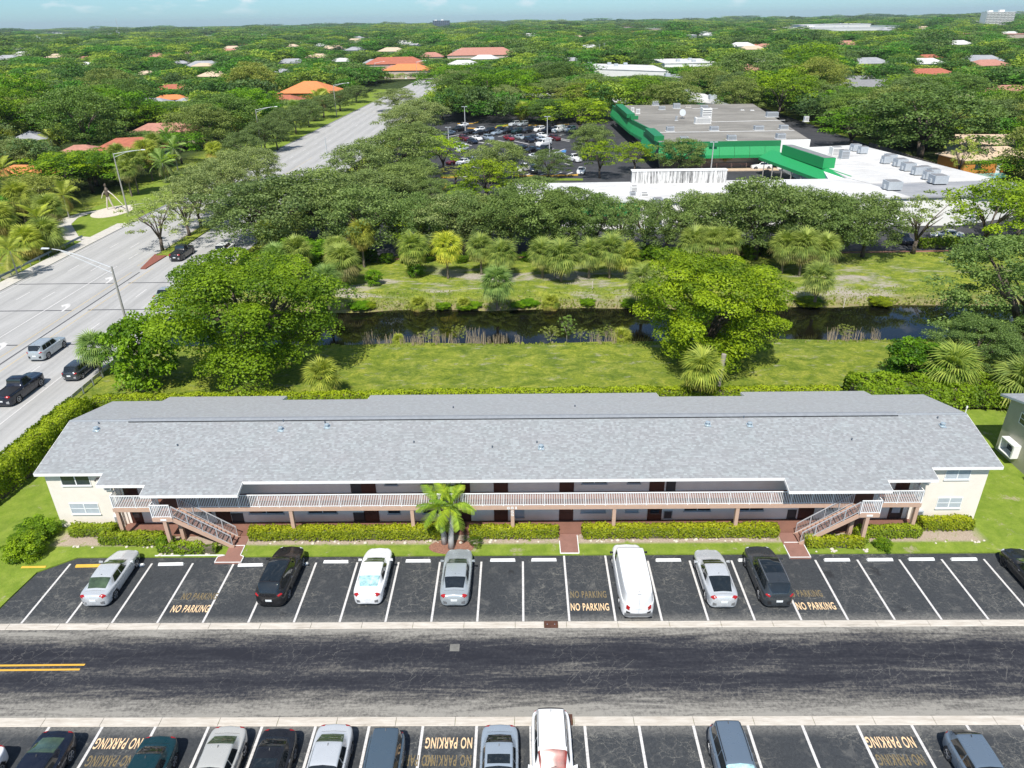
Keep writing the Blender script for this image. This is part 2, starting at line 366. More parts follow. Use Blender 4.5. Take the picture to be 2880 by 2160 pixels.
def lot_material():
    t = NT('worn_asphalt_lot'); t.set(0.85, 0, 0.3); w = t.co(kind='World'); s = t.sep(w)
    n1 = t.noise(w, 0.5, 6, 0.7); n2 = t.noise(w, 6, 5, 0.75); n3 = t.noise(w, 40, 2, 0.6)
    base = t.mix(t.rng(n2, 0.25, 0.75), (0.026, 0.029, 0.034), (0.056, 0.061, 0.066))
    base = t.mix(t.rng(n3, 0.62, 0.72), base, (0.11, 0.11, 0.105))
    dw = t.noise(w, 2.6, 4, 0.7)
    wv = t.node('ShaderNodeVectorMath'); wv.operation = 'ADD'; wvs = t.node('ShaderNodeCombineXYZ')
    t.l.new(t.math('MULTIPLY', dw, 0.9), wvs.inputs[0]); t.l.new(t.math('MULTIPLY', n1, 1.1), wvs.inputs[1])
    t.l.new(w, wv.inputs[0]); t.l.new(wvs.outputs[0], wv.inputs[1])
    cr1 = t.rng(t.vor(wv.outputs[0], 1.5), 0.022, 0.004); cr2 = t.rng(t.vor(wv.outputs[0], 4.2), 0.05, 0.008)
    patch = t.rng(t.noise(w, 0.23, 5, 0.7), 0.44, 0.60)
    cracks = t.math('MAXIMUM', t.math('MULTIPLY', cr1, t.rng(patch, 0.15, 0.6)), t.math('MULTIPLY', cr2, t.math('MULTIPLY', patch, t.rng(n1, 0.4, 0.6))))
    col = t.mix(t.math('MULTIPLY', cracks, 0.55), base, (0.25, 0.24, 0.21))
    dust = t.math('MULTIPLY', t.rng(t.noise(w, 0.9, 7, 0.75, 0.6), 0.54, 0.72), 0.5)
    col = t.mix(dust, col, (0.19, 0.185, 0.17))
    oil = t.rng(t.noise(w, 0.65, 4, 0.6), 0.36, 0.28); col = t.mix(t.math('MULTIPLY', oil, 0.6), col, (0.012, 0.012, 0.014))
    k1 = t.math('MAXIMUM', t.math('MULTIPLY', t.rng(s[1], 32.75, 32.1), t.rng(s[1], 31, 31.1)), t.math('MULTIPLY', t.rng(s[1], 24.3, 25.0), t.rng(s[1], 26, 25.9)))
    col = t.mix(t.math('MULTIPLY', k1, t.rng(n2, 0.35, 0.6, 0.25, 0.8)), col, (0.23, 0.22, 0.20))
    t.base(col); t.bump(n2, 0.3, 0.01); return t.mat
def road_material():
    t = NT('streaked_asphalt_road'); t.set(0.85, 0, 0.3); w = t.co(kind='World'); s = t.sep(w)
    n2 = t.noise(w, 5, 5, 0.75)
    st = t.noise(t.co((0.13, 1.0, 1), 'World'), 1.5, 8, 0.78, 0.7); st2 = t.noise(t.co((0.05, 1.0, 1), 'World'), 4.5, 6, 0.75)
    edge = t.math('MAXIMUM', t.rng(s[1], 27.9, 25.8), t.rng(s[1], 30.0, 31.6))
    edge = t.math('ADD', t.math('MULTIPLY', edge, 0.34), t.math('MULTIPLY', t.math('MULTIPLY', t.rng(s[1], 27.9, 28.5), t.rng(s[1], 29.3, 28.6)), 0.10))
    v = t.math('ADD', t.math('ADD', t.math('MULTIPLY', st, 0.75), t.math('MULTIPLY', st2, 0.30)), edge)
    v = t.math('ADD', v, t.rng(n2, 0.2, 0.8, -0.15, 0.15))
    col = t.ramp(t.rng(v, 0.47, 0.88), [(0.0, (0.018, 0.019, 0.026)), (0.34, (0.034, 0.035, 0.042)), (0.62, (0.115, 0.109, 0.100)), (1.0, (0.28, 0.265, 0.235))])
    dn = t.noise(w, 1.5, 4, 0.7); wvs = t.node('ShaderNodeCombineXYZ'); t.l.new(dn, wvs.inputs[0]); t.l.new(dn, wvs.inputs[1])
    wv = t.node('ShaderNodeVectorMath'); wv.operation = 'ADD'; t.l.new(w, wv.inputs[0]); t.l.new(wvs.outputs[0], wv.inputs[1])
    cr = t.rng(t.vor(wv.outputs[0], 1.3), 0.018, 0.004)
    cr = t.math('MULTIPLY', cr, t.rng(t.noise(w, 0.2, 3, 0.6), 0.44, 0.58))
    col = t.mix(t.math('MULTIPLY', cr, 0.40), col, (0.22, 0.21, 0.19))
    t.base(col); t.bump(n2, 0.3, 0.01); return t.mat
def highway_material():
    t = NT('concrete_highway'); t.set(0.85, 0, 0.3); w = t.co(kind='World'); s = t.sep(w)
    lane = t.math('SINE', t.math('MULTIPLY', s[0], 2*math.pi/3.5))
    st = t.noise(t.co((1.0, 0.035, 1), 'World'), 2.4, 6, 0.7); n = t.noise(w, 2.0, 5, 0.7)
    v = t.math('ADD', t.math('MULTIPLY', lane, 0.10), t.math('ADD', st, t.math('MULTIPLY', n, 0.35)))
    t.base(t.mix(t.rng(v, 0.35, 1.0), (0.30, 0.295, 0.285), (0.46, 0.45, 0.435))); t.bump(n, 0.15, 0.01); return t.mat
def mall_material():
    t = NT('car_park_asphalt'); t.set(0.85, 0, 0.3); w = t.co(kind='World')
    n = t.noise(w, 0.35, 6, 0.7); n2 = t.noise(w, 3, 4, 0.7)
    t.base(t.mix(t.rng(n, 0.35, 0.7), (0.036, 0.037, 0.043), (0.068, 0.068, 0.072))); t.bump(n2, 0.2, 0.01); return t.mat
M['ground'] = ground_material(); M['lawn'] = lawn_material(); M['lot'] = lot_material(); M['road'] = road_material()
M['highway'] = highway_material(); M['mall'] = mall_material()
def worn_white(name, c, amt=0.5):
    t = NT(name); t.set(0.7, 0, 0.3); w = t.co(kind='World')
    t.base(t.mix(t.rng(t.noise(w, 9, 5, 0.75), 0.50, 0.72, 0, amt), c, (0.20, 0.19, 0.18))); return t.mat
M['line'] = worn_white('worn_white_line', (0.62, 0.60, 0.58), 0.7)
M['lineyellow'] = worn_white('worn_yellow_line', (0.66, 0.38, 0.05), 0.45)
M['hwyyellow'] = worn_white('faded_yellow_line', (0.56, 0.43, 0.22), 0.4)
def kerbmat():
    t = NT('kerb_concrete'); t.set(0.9, 0, 0.3); w = t.co(kind='World')
    n = t.noise(t.co((0.4, 2.5, 1), 'World'), 2.0, 6, 0.7)
    c = t.mix(t.rng(n, 0.3, 0.7), (0.42, 0.37, 0.31), (0.62, 0.575, 0.51))
    st = t.rng(t.noise(t.co((0.5, 3, 1), 'World'), 0.9, 5, 0.7, 0.3), 0.60, 0.72, 0, 0.7)
    t.base(t.mix(st, c, (0.17, 0.145, 0.11))); t.bump(n, 0.3, 0.01); return t.mat
M['kerb'] = kerbmat()

# ------------------------------------------------------------------ ground sheet with the canal trench
def ground_sheet():
    xs = [-9000, -3000, -800, -300, -120, -90, -44.2, -42.5] + list(np.arange(-40, 121, 4)) + [122, 124, 160, 300, 800, 3000, 9000]
    ys = [-300, -40, 10, 40, 60, 72, 73.2, 74.0, 74.6, 75.4, 76.6, 80, 84, 86.6, 87.4, 88.4, 90, 92, 94, 97, 100, 104, 112, 140, 200, 300, 500, 900, 1600, 3000, 6000, 15000]
    prof = {74.0: -0.08, 74.6: -0.5, 75.4: -1.3, 76.6: -2.2, 80: -2.6, 84: -2.5, 86.6: -1.6, 87.4: -1.12, 88.4: -0.75, 90: -0.45, 92: -0.25, 94: -0.12, 97: -0.05}
    rnd = random.Random(4)
    v = []
    for y in ys:
        for x in xs:
            z = 0.0; yy = y
            if -43 <= x <= 123 and y in prof:
                z = prof[y]
                if y in (73.2, 74.0, 74.6, 86.6, 87.4, 88.4): yy = y+0.35*math.sin(x*0.31+y)+rnd.uniform(-0.25, 0.25)
            v.append((x, yy, z))
    nx = len(xs); f = [[j*nx+i, j*nx+i+1, (j+1)*nx+i+1, (j+1)*nx+i] for j in range(len(ys)-1) for i in range(nx-1)]
    o = obj('ground', mesh_np('ground', v, f, M['ground'], smooth=False)); tag(o, kind='structure')
ground_sheet()
def water_material():
    t = NT('canal_water'); t.set(0.03, 0, 0.5); w = t.co((1, 0.6, 1), 'World')
    t.base((0.006, 0.006, 0.004)); n = t.noise(w, 1.4, 3, 0.6); t.bump(n, 0.05, 0.03); return t.mat
M['water'] = water_material()
sheet('canal_water', [(-43.5, 73.5), (123, 73.5), (123, 89), (-43.5, 89)], -1.2, M['water'])

# lawn round the apartment building
lawn = [(-45, 20), (-33.5, 20), (-32.2, 34.2), (-31.9, 36.6), (-30.0, 38.02), (60, 38.02), (60, 57.5), (-42.5, 57.5), (-42.5, 40)]
sheet('lawn', lawn, 0.10, M['lawn'], -0.1)
# car park and access road
sheet('parking_lot', [(-33.3, 31.9), (48, 31.9), (48, 38.06), (-30.0, 38.06), (-31.9, 36.65), (-32.2, 34.2)], 0.012, M['lot'])
sheet('access_road', [(-44, 25.4), (48, 25.4), (48, 31.7), (-44, 31.7)], 0.010, M['road'])
sheet('parking_lot_south', [(-44, 12), (48, 12), (48, 25.1), (-44, 25.1)], 0.012, M['lot'])
for y0, y1 in ((31.60, 32.10), (24.99, 25.53)):
    k = empty('kerb', (0, 0, 0), kind='structure'); protos = {}
    x = -46.0; i = 0
    while x < 47:
        w = 3.03
        gaps = [(1.15, 1.98)] if y0 > 30 else [(1.62, 2.42)]
        segs = [(x+0.008, x+w-0.008)]
        for g0, g1 in gaps:
            ns = []
            for a, b in segs:
                if b <= g0 or a >= g1: ns.append((a, b))
                else:
                    if a < g0: ns.append((a, g0-0.005))
                    if b > g1: ns.append((g1+0.005, b))
            segs = ns
        for a, b in segs:
            if (round(b-a, 3), y0) not in protos:
                m = MB(); L = b-a; h = 0.035; c = 0.02
                m.add([(0, y0, -.05), (L, y0, -.05), (L, y1, -.05), (0, y1, -.05), (0, y0, h-c), (L, y0, h-c), (L, y1, h-c), (0, y1, h-c),
                       (0.01, y0+c, h), (L-0.01, y0+c, h), (L-0.01, y1-c, h), (0.01, y1-c, h)],
                      [[0, 1, 5, 4], [1, 2, 6, 5], [2, 3, 7, 6], [3, 0, 4, 7], [4, 5, 9, 8], [5, 6, 10, 9], [6, 7, 11, 10], [7, 4, 8, 11], [8, 9, 10, 11]])
                protos[(round(b-a, 3), y0)] = m.mesh('concrete_slab', M['kerb'])
            obj('concrete_slab', protos[(round(b-a, 3), y0)], k, (a, 0, 0))
        x += w; i += 1
def drain(x0, x1, y0, y1, label):
    r = empty('storm_drain', ((x0+x1)/2, (y0+y1)/2, 0), label=label, cat='drain cover', group='drain covers in the kerbs')
    hx, hy = (x1-x0)/2, (y1-y0)/2
    MB().box(-hx, hx, -hy, hy, -.05, 0.034).build('lid', M['rust'], r)
    for s in (-.22, .22): MB().tube([(s, 0, .034), (s, 0, .042)], .035, 8).build('lifting_eye', M['steel'], r)
drain(1.16, 1.97, 31.59, 32.14, 'rusty brown drain lid set in the kerb below the building, beside the no parking stall')
drain(1.63, 2.41, 25.02, 25.66, 'rusty brown drain lid in the lower kerb behind the white SUV')
sheet('asphalt_patch', [(-4.27, 29.86), (-3.72, 29.86), (-3.72, 30.38), (-4.27, 30.38)], 0.016, plain('pale_patch', (0.17, 0.165, 0.15), 0.9, var=0.2))

# painted lines
def stripe(x0, y0, x1, y1, w, m, name='painted_line', z=0.017):
    a, b = Vector((x0, y0, 0)), Vector((x1, y1, 0)); d = (b-a).normalized(); n = Vector((-d.y, d.x, 0))*w/2
    o = MB().poly([a-n, b-n, b+n, a+n], z).build(name, m); return tag(o, kind='structure')
for i in range(24):
    x = -30.21+i*2.74
    if i == 5 or i == 17: top = 36.9
    top = 38.0 if i in (12, 13) else 37.45
    if i == 5: top = 37.2
    stripe(x, 32.12, x, top, 0.13, M['line'])
for i in range(-4, 25):
    x = -24.32+i*2.732
    stripe(x, 24.98, x, 19.6, 0.14, M['line'])
for yy in (28.86, 28.53): stripe(-40, yy, -24.66-(0.1 if yy < 28.6 else 0), yy+0.12, 0.13, M['lineyellow'], z=0.015)

# stencilled lettering
def text_mesh(s, m, wid, hei):
    cu = bpy.data.curves.new('lettering', 'FONT'); cu.body = s; cu.align_x = 'CENTER'; cu.align_y = 'CENTER'; cu.space_character = 1.12; cu.offset = 0.018
    o = bpy.data.objects.new('lettering', cu); COL.objects.link(o)
    bpy.context.view_layer.update(); dg = bpy.context.evaluated_depsgraph_get()
    me = bpy.data.meshes.new_from_object(o.evaluated_get(dg)); bpy.data.objects.remove(o)
    co = np.zeros(len(me.vertices)*3); me.vertices.foreach_get('co', co); co = co.reshape(-1, 3)
    lo, hi = co.min(0), co.max(0); co[:, 0] = (co[:, 0]-(lo[0]+hi[0])/2)/(hi[0]-lo[0])*wid; co[:, 1] = (co[:, 1]-(lo[1]+hi[1])/2)/(hi[1]-lo[1])*hei
    me.vertices.foreach_set('co', co.ravel()); me.materials.clear(); me.materials.append(m); me.update(); return me
np_bold = text_mesh('NO PARKING', M['letters'], 2.32, 0.62); np_worn = text_mesh('NO PARKING', M['ochre'], 2.22, 0.60)
def ground_text(x, y, me, rz, label, z=0.018):
    o = obj('pavement_lettering', me, None, (x, y, z), (0, 0, rz)); tag(o, label, 'painted lettering', 'no parking lettering on the asphalt')
for x, who in ((-20.45, 'left stall below the left stair'), (3.98, 'centre stall left of the white van'), (17.63, 'right stall beside the charcoal SUV')):
    ground_text(x, 33.28, np_bold, 0, 'cream NO PARKING lettering in the '+who)
    ground_text(x+(0.15 if x < 0 else 0)-(0.35 if x > 10 else 0), 34.35, np_worn, 0, 'faded worn NO PARKING lettering in the '+who)
for x, who in ((-20.3, 'lower stall between the navy and the teal car'), (-3.8, 'lower centre stall right of the blue wagon'), (17.9, 'lower right stall left of the blue hatchback')):
    ground_text(x, 24.02, np_bold, math.pi, 'upside-down cream NO PARKING lettering in the '+who)
    ground_text(x+0.05, 23.07, np_worn, math.pi, 'upside-down faded NO PARKING lettering in the '+who)
ground_text(-5.6, 23.07, np_worn, math.pi, 'upside-down faded NO PARKING lettering crossing the line right of the blue wagon', 0.0195)

# wheel stops
def wheel_stop(x, y, m, label, rz=0.0, w=1.68):
    h, d = 0.13, 0.10; a = w/2; mb = MB()
    mb.add([(-a, -d, 0), (a, -d, 0), (a, d, 0), (-a, d, 0), (-a+.04, -d*.62, h), (a-.04, -d*.62, h), (a-.04, d*.62, h), (-a+.04, d*.62, h)],
           [[4, 5, 6, 7], [0, 1, 5, 4], [1, 2, 6, 5], [2, 3, 7, 6], [3, 0, 4, 7]])
    o = mb.build('wheel_stop', m, None, loc=(x, y, 0.012), rot=(0, 0, rz)); tag(o, label, 'wheel stop', 'concrete wheel stops')
ws = [(-32.4, 37.05, 'y', 'yellow wheel stop in the leftmost stall'), (-28.85, 37.2, 'y', 'yellow wheel stop left of the silver sedan'), (-26.0, 37.25, 'w', 'white wheel stop under the nose of the left silver sedan'),
      (-23.4, 37.33, 'w', 'white wheel stop in the empty stall right of the left silver sedan'), (-18.05, 37.2, 'w', 'white wheel stop just left of the black SUV'), (-15.1, 37.3, 'w', 'white wheel stop under the black SUV'),
      (-12.45, 37.48, 'w', 'white wheel stop between the black SUV and the white sedan'), (-7.0, 37.52, 'w', 'white wheel stop between the white sedan and the grey sedan'), (-1.4, 37.55, 'w', 'white wheel stop first right of the grey sedan'),
      (1.32, 37.56, 'w', 'white wheel stop left of the centre path lines'), (9.5, 37.47, 'w', 'white wheel stop right of the white van'), (12.3, 37.45, 'y', 'yellow wheel stop under the silver coupe'),
      (14.9, 37.42, 'w', 'white wheel stop by the charcoal SUV nose'), (20.5, 37.4, 'w', 'white wheel stop in the first empty stall right of the right path'), (23.3, 37.4, 'w', 'white wheel stop in the second empty stall right of the right path'),
      (26.0, 37.42, 'w', 'white wheel stop in the third empty stall right of the right path'), (28.75, 37.4, 'w', 'white wheel stop left of the black car at the right edge')]
for x, y, c, lb in ws: wheel_stop(x, y, M['white'] if c == 'w' else M['yellowpaint'], lb, 0.02 if x < -14 else 0)

# paths through the planting, edged in white
def outline(pts, w, z, name='path_edging'):
    n = len(pts)-1
    mb = MB()
    for i in range(n): mb.bar((pts[i][0], pts[i][1], z-.05), (pts[i+1][0], pts[i+1][1], z-.05), w, 0.12)
    return mb.build(name, M['white'])
pa = empty('path', kind='structure')
def path(pts, edges, z=0.135):
    MB().poly(pts, z, 0, 0.0).build('paving', M['path'], pa)
    for e in edges:
        o = outline(e, 0.05, z+0.012); o.parent = pa
path([(2.44, 38.1), (3.68, 38.1), (3.68, 39.9), (4.0, 40.3), (2.44, 40.3)], [[(2.44, 39.4), (2.44, 38.12), (3.68, 38.12), (3.68, 40.0)]])
path([(-20.5, 37.35), (-18.75, 37.35), (-18.75, 37.95), (-19.0, 38.1), (-19.1, 40.3), (-20.2, 40.3), (-20.05, 38.05), (-20.5, 37.95)],
     [[(-24.8, 38.1), (-20.08, 38.12), (-20.5, 37.95), (-20.5, 37.38), (-18.75, 37.38), (-18.75, 37.95), (-19.02, 38.1), (-19.06, 39.1), (-20.1, 39.1)]])
path([(17.5, 37.55), (18.85, 37.55), (18.85, 40.3), (17.5, 40.3)], [[(17.5, 38.85), (17.5, 37.58), (18.85, 37.58), (18.85, 38.95)], [(17.6, 39.1), (18.7, 39.1)]])

# ------------------------------------------------------------------ highway
def hx(y): return max(0.0, y-127)*0.021
def ribbon(name, x0, x1, ya, yb, z, m, parent=None, step=20, kind='structure', z0=None):
    mb = MB(); ys = list(np.arange(ya, yb, step))+[yb]
    pts = [(x1+hx(y), y) for y in ys]+[(x0+hx(y), y) for y in ys[::-1]]
    mb.poly(pts, z, 0, z0); o = mb.build(name, m, parent)
    if kind and parent is None: tag(o, kind=kind)
    return o
ribbon('highway', -71.0, -43.4, 20, 900, 0.03, M['highway'], z0=-0.9)
ribbon('sidewalk', -73.4, -71.05, 20, 130, 0.10, M['conc'], z0=-0.9)
for x, w, m, ya, yb in ((-70.35, .12, 'line', 20, 700), (-43.75, .12, 'line', 20, 120), (-60.4, .15, 'line', 20, 104), (-47.2, .13, 'line', 20, 66.2), (-56.75, .10, 'hwyyellow', 20, 101), (-54.45, .10, 'hwyyellow', 20, 103), (-57.3, .1, 'hwyyellow', 104, 200)):
    ribbon('lane_line', x-w/2, x+w/2, ya, yb, 0.036, M[m])
for x in (-66.6, -63.2):
    y = 53.0+(0 if x < -65 else 0)
    while y < 460:
        ribbon('lane_dash', x-.07, x+.07, y, y+3.05, 0.036, M['line'], step=99); y += 12.2 if True else 0
for x, y0 in ((-51.0, 65.8), (-47.2, 79.0), (-60.4, 107.5)):
    y = y0
    while y < 330:
        ribbon('lane_dash', x-.07, x+.07, y, y+3.05, 0.036, M['line'], step=99); y += 12.2
mjoint = plain('joint_tar', (0.10, 0.10, 0.105), 0.9)
for y in (74.3, 85.3, 95.9): ribbon('expansion_joint', -70.9, -56.9, y, y+.28, 0.034, mjoint, step=9); ribbon('expansion_joint', -54.9, -43.5, y+.1, y+.38, 0.034, mjoint, step=9)
ribbon('expansion_joint', -55.70, -55.46, 20, 101, 0.034, mjoint)
def arrow(x, y):
    p = []
    for a in np.linspace(0, 1, 8): p.append((0.10+0.75*math.sin(a*1.4), 1.1-1.5*a+0.3*a*a))
    L = [(-0.12, 1.3), (0.18, 1.3), (0.22, 0.5), (0.55, -0.1), (0.95, -0.2), (0.95, -0.62), (1.65, 0.05), (0.95, 0.72), (0.95, 0.28), (0.6, 0.32), (0.45, 0.7)]
    o = MB().poly([(x-px, y-py*1.2) for px, py in [(-.5, 1.3), (-.2, 1.3), (-.15, .35), (.15, -.25), (.42, -.3), (.42, .1), (1.0, -.62), (.3, -1.35), (.36, -.95), (-.1, -.85), (-.42, -.1)]], 0.037).build('turn_arrow', M['line']); tag(o, kind='structure')
for x, y in ((-58.3, 97.6), (-58.3, 86.6), (-58.5, 74.0)): arrow(x, y)
# median: brick nose then planted island
nose = [at(395.6, 758), at(436, 717.5), at(475, 717.5), at(410, 758)]
MBn = MB().poly([(p.x, p.y) for p in nose], 0.18, 0, 0.0).build('median_nose', M['brick']); tag(MBn, kind='structure')
ribbon('median', -56.8, -54.5, 109, 172, 0.20, M['ground'], z0=0.0)
ribbon('grass_verge', -85, -71.1, 108, 420, 0.06, M['lawn'], z0=-0.02)
ribbon('asphalt_edge', -71.6, -71.0, 118, 420, 0.075, M['greyroof'], z0=0.0)
# winding path and round sand bed with the sculpture, left of the highway
pp = [(-72, 119.0), (-77.0, 120.5), (-79.5, 124), (-83, 129), (-84.5, 134), (-83.5, 139), (-80, 143), (-77, 146)]
mb = MB()
for i in range(len(pp)-1): mb.poly([(pp[i][0]-1.6, pp[i][1]-.8), (pp[i][0]+1.2, pp[i][1]+1.0), (pp[i+1][0]+1.2, pp[i+1][1]+1.0), (pp[i+1][0]-1.6, pp[i+1][1]-.8)], 0.085+i*0.0005)
tag(mb.build('footpath', M['conc']), kind='structure')
sc = at(317, 596); MBs = MB().poly([(sc.x+3.4*math.cos(a), sc.y+5.2*math.sin(a)) for a in np.linspace(0, 2*math.pi, 25)[:-1]], 0.12, 0, 0.0).build('sand_bed', M['stone']); tag(MBs, kind='structure')

# guard rails
def guardrail(x, ya, yb, m, label, side=1, n=6):
    r = empty('guard_rail', (x, ya, 0), label=label, cat='guard rail'); L = yb-ya
    prof = [(0, .42), (.05, .47), (.02, .53), (.02, .57), (.05, .63), (0, .70), (-.02, .76)]
    v = []; f = []
    for k, yy in enumerate((0, L)):
        v += [(side*px, yy, pz) for px, pz in prof]+[(side*px-side*.03, yy, pz) for px, pz in prof[::-1]]
    N = len(prof)*2; f = [[i, (i+1) % N, N+(i+1) % N, N+i] for i in range(N)]+[list(range(N))[::-1], [N+i for i in range(N)]]
    MB().add(v, f).build('rail_beam', m, r)
    pm = None
    for i in range(n):
        if pm is None: pm = MB().box(-.06, .06, -.08, .08, -.4, .74).mesh('post', M['steel'])
        obj('post', pm, r, (-side*.12, .4+i*(L-.8)/(n-1), 0))
guardrail(-42.9, 56.5, 70.0, M['conc'], 'pale guard rail beside the highway above the left hedge', -1, 8)
guardrail(-73.9, 60, 119.5, plain('blue_grey_rail', (0.20, 0.25, 0.28), 0.45, 0.5), 'long blue-grey guard rail along the far side of the highway bridge', 1, 26)
# bridge sides where the canal passes under the highway
tag(MB().box(-43.6, -43.2, 70, 92, -3, 0.0).box(-71.6, -71.2, 70, 92, -3, 0.02).build('bridge_wall', M['conc']), kind='structure')
# shopping-centre paving
sheet('car_park', [(-38, 107.5), (96, 107.5), (96, 330), (-33, 330)], 0.03, M['mall'])
sheet('mulch_strip', [(-38, 105.6), (84, 106.9), (84, 107.6), (-38, 106.3)], 0.045, M['mulch'], -0.02)
# ------------------------------------------------------------------ apartment building
XL, XR = -33.25, 32.0           # roof ends
RY, RZ, SL = 46.0, 6.15, 0.245  # ridge and slope
def rz_at(y): return RZ-SL*abs(y-RY)
WY, MY = 41.3, 41.6             # wing wall, corridor wall
DECK, DZ = 39.95, 2.66
def shingle_mat():
    t = NT('shingles'); t.set(0.7, 0, 0.5); t.b.inputs['Sheen Weight'].default_value = 0.22; t.b.inputs['Sheen Roughness'].default_value = 0.6
    a = t.node('ShaderNodeAttribute'); a.attribute_name = 'tint'
    n = t.noise(t.co((1, 1.6, 1), 'World'), 0.45, 5, 0.7)
    c = t.ramp(a.outputs['Fac'], [(0.0, (0.208, 0.216, 0.222)), (0.4, (0.240, 0.252, 0.258)), (0.7, (0.266, 0.283, 0.290)), (1.0, (0.305, 0.333, 0.340))])
    c = t.mix(t.rng(n, 0.35, 0.65, 0, 0.5), c, t.mix(1.0, c, (1.05, 0.97, 0.99), 'MULTIPLY'))
    t.base(c); t.bump(t.noise(t.co(), 60, 2), 0.15, 0.004); return t.mat
M['shingle'] = shingle_mat()
bld = empty('apartment_building', (-0.6, 46, 0), label='long two-storey apartment building with grey shingle roof and white balcony railing', cat='building')
OFF = Vector((0.6, -46, 0))
def bpart(mb, name, mats, smooth=False, parent=None):
    o = mb.build(name, mats, parent or bld, smooth)
    if parent is None: o.location = OFF
    return o
def bobj(name, me, loc, parent=None, rot=None):
    return obj(name, me, parent or bld, Vector(loc)+(OFF if parent is None else Vector((0, 0, 0))), rot)
# roof outline in plan (front then back)
fx = [(XL, 40.89), (-28.5, 40.89), (-28.5, 39.84), (-25.2, 39.84), (-25.2, 38.95), (-18.75, 38.95), (-18.75, 40.08), (17.25, 40.08), (17.25, 38.95), (23.9, 38.95), (23.9, 39.84), (27.25, 39.84), (27.25, 40.89), (XR, 40.89)]
bx = [(XR, 51.54), (27.9, 51.54), (27.9, 52.86), (17.9, 52.86), (17.9, 51.54), (10.95, 51.54), (10.95, 52.86), (-12.5, 52.86), (-12.5, 51.54), (-19.5, 51.54), (-19.5, 52.86), (-29.2, 52.86), (-29.2, 51.54), (XL, 51.54)]
def eave_at(x, pts):
    for i in range(len(pts)-1):
        a, b = pts[i], pts[i+1]
        if a[1] == b[1] and min(a[0], b[0]) <= x <= max(a[0], b[0]): return a[1]
    return pts[0][1]
# roof slab: underside, and fascia round the outline
mb = MB()
def slab(x0, x1, y0, y1, th=0.16, top=0.0):
    za, zb = rz_at(y0)-0.012, rz_at(y1)-0.012
    mb.add([(x0, y0, za-th), (x1, y0, za-th), (x1, y1, zb-th), (x0, y1, zb-th), (x0, y0, za), (x1, y0, za), (x1, y1, zb), (x0, y1, zb)],
           [[0, 3, 2, 1], [4, 5, 6, 7], [0, 1, 5, 4], [1, 2, 6, 5], [2, 3, 7, 6], [3, 0, 4, 7]])
def strips(pts, y_in):
    xs = sorted({p[0] for p in pts})
    return [(xs[i], xs[i+1], eave_at((xs[i]+xs[i+1])/2, pts)) for i in range(len(xs)-1)]
for x0, x1, ye in strips(fx, RY): slab(x0, x1, ye, RY)
for x0, x1, ye in strips(bx, RY): slab(x0, x1, RY, ye)
roof = bpart(mb, 'roof', [M['soffit']])
def fascia(a, b):
    za, zb = rz_at(a[1]), rz_at(b[1])
    d = Vector((b[0]-a[0], b[1]-a[1], 0)).normalized(); n = Vector((d.y, -d.x, 0))*0.03
    p = [Vector((a[0], a[1], za)), Vector((b[0], b[1], zb))]
    q = [p[0]-Vector((0, 0, .20)), p[1]-Vector((0, 0, .20)), p[1], p[0]]
    return [v-n*0.0 for v in q]+[v+n for v in q]
mb = MB()
ring = fx+bx
for i in range(len(ring)):
    a, b = ring[i], ring[(i+1) % len(ring)]
    if abs(a[0]-b[0]) < 1e-6 and abs(a[1]-b[1]) > 5:     # rakes over the ridge
        for s, e in ((a, (a[0], RY)), ((a[0], RY), b)):
            mb.add(fascia(s, e), [[0, 1, 2, 3], [7, 6, 5, 4], [0, 4, 5, 1], [3, 2, 6, 7], [1, 5, 6, 2], [0, 3, 7, 4]])
    else: mb.add(fascia(a, b), [[0, 1, 2, 3], [7, 6, 5, 4], [0, 4, 5, 1], [3, 2, 6, 7], [1, 5, 6, 2], [0, 3, 7, 4]])
bpart(mb, 'fascia', M['fascia'], parent=roof)
# shingle tabs: every course and tab is a lapped piece
def shingles(pts, sign):
    rs = np.random.RandomState(5 if sign < 0 else 6)
    ex, tw = 0.145, 0.19; V = []; T = []
    nmax = int(7.2/ex)
    xs = sorted({p[0] for p in pts})
    for x0, x1, ye in [(a, b, e) for a, b, e in strips(pts, RY)]:
        span = abs(ye-RY); n = int(round(span/ex)); e2 = span/n
        nt = max(1, int(round((x1-x0)/tw)))
        xe = np.linspace(x0, x1, nt+1)
        for k in range(n):
            jit = rs.uniform(-.5, .5)*tw
            e = np.concatenate([[x0], np.clip(xe[1:-1]+jit, x0+.02, x1-.02), [x1]])
            y_hi = RY+sign*k*e2; y_lo = RY+sign*(k+1)*e2
            zh = rz_at(y_hi)+0.004; zl = rz_at(y_lo)+0.016
            a = e[:-1]; b = e[1:]; m = len(a)
            dz = rs.uniform(0, .006, m)
            q = np.zeros((m, 6, 3))
            q[:, 0] = np.stack([a, np.full(m, y_lo), zl+dz], 1); q[:, 1] = np.stack([b, np.full(m, y_lo), zl+dz], 1)
            q[:, 2] = np.stack([b, np.full(m, y_hi), np.full(m, zh)], 1); q[:, 3] = np.stack([a, np.full(m, y_hi), np.full(m, zh)], 1)
            q[:, 4] = q[:, 0]-[0, 0, .016]; q[:, 5] = q[:, 1]-[0, 0, .016]
            V.append(q)
            t = rs.beta(1.2, 1.3, m); T.append(t)
    V = np.concatenate(V); T = np.concatenate(T); m = len(V); base = (np.arange(m)*6)[:, None]
    if sign < 0: fa = base+np.array([0, 1, 2, 3]); fb = base+np.array([4, 5, 1, 0])
    else: fa = base+np.array([0, 3, 2, 1]); fb = base+np.array([0, 1, 5, 4])
    F = np.concatenate([fa, fb]); return V.reshape(-1, 3), F, np.concatenate([T, T*0.5])
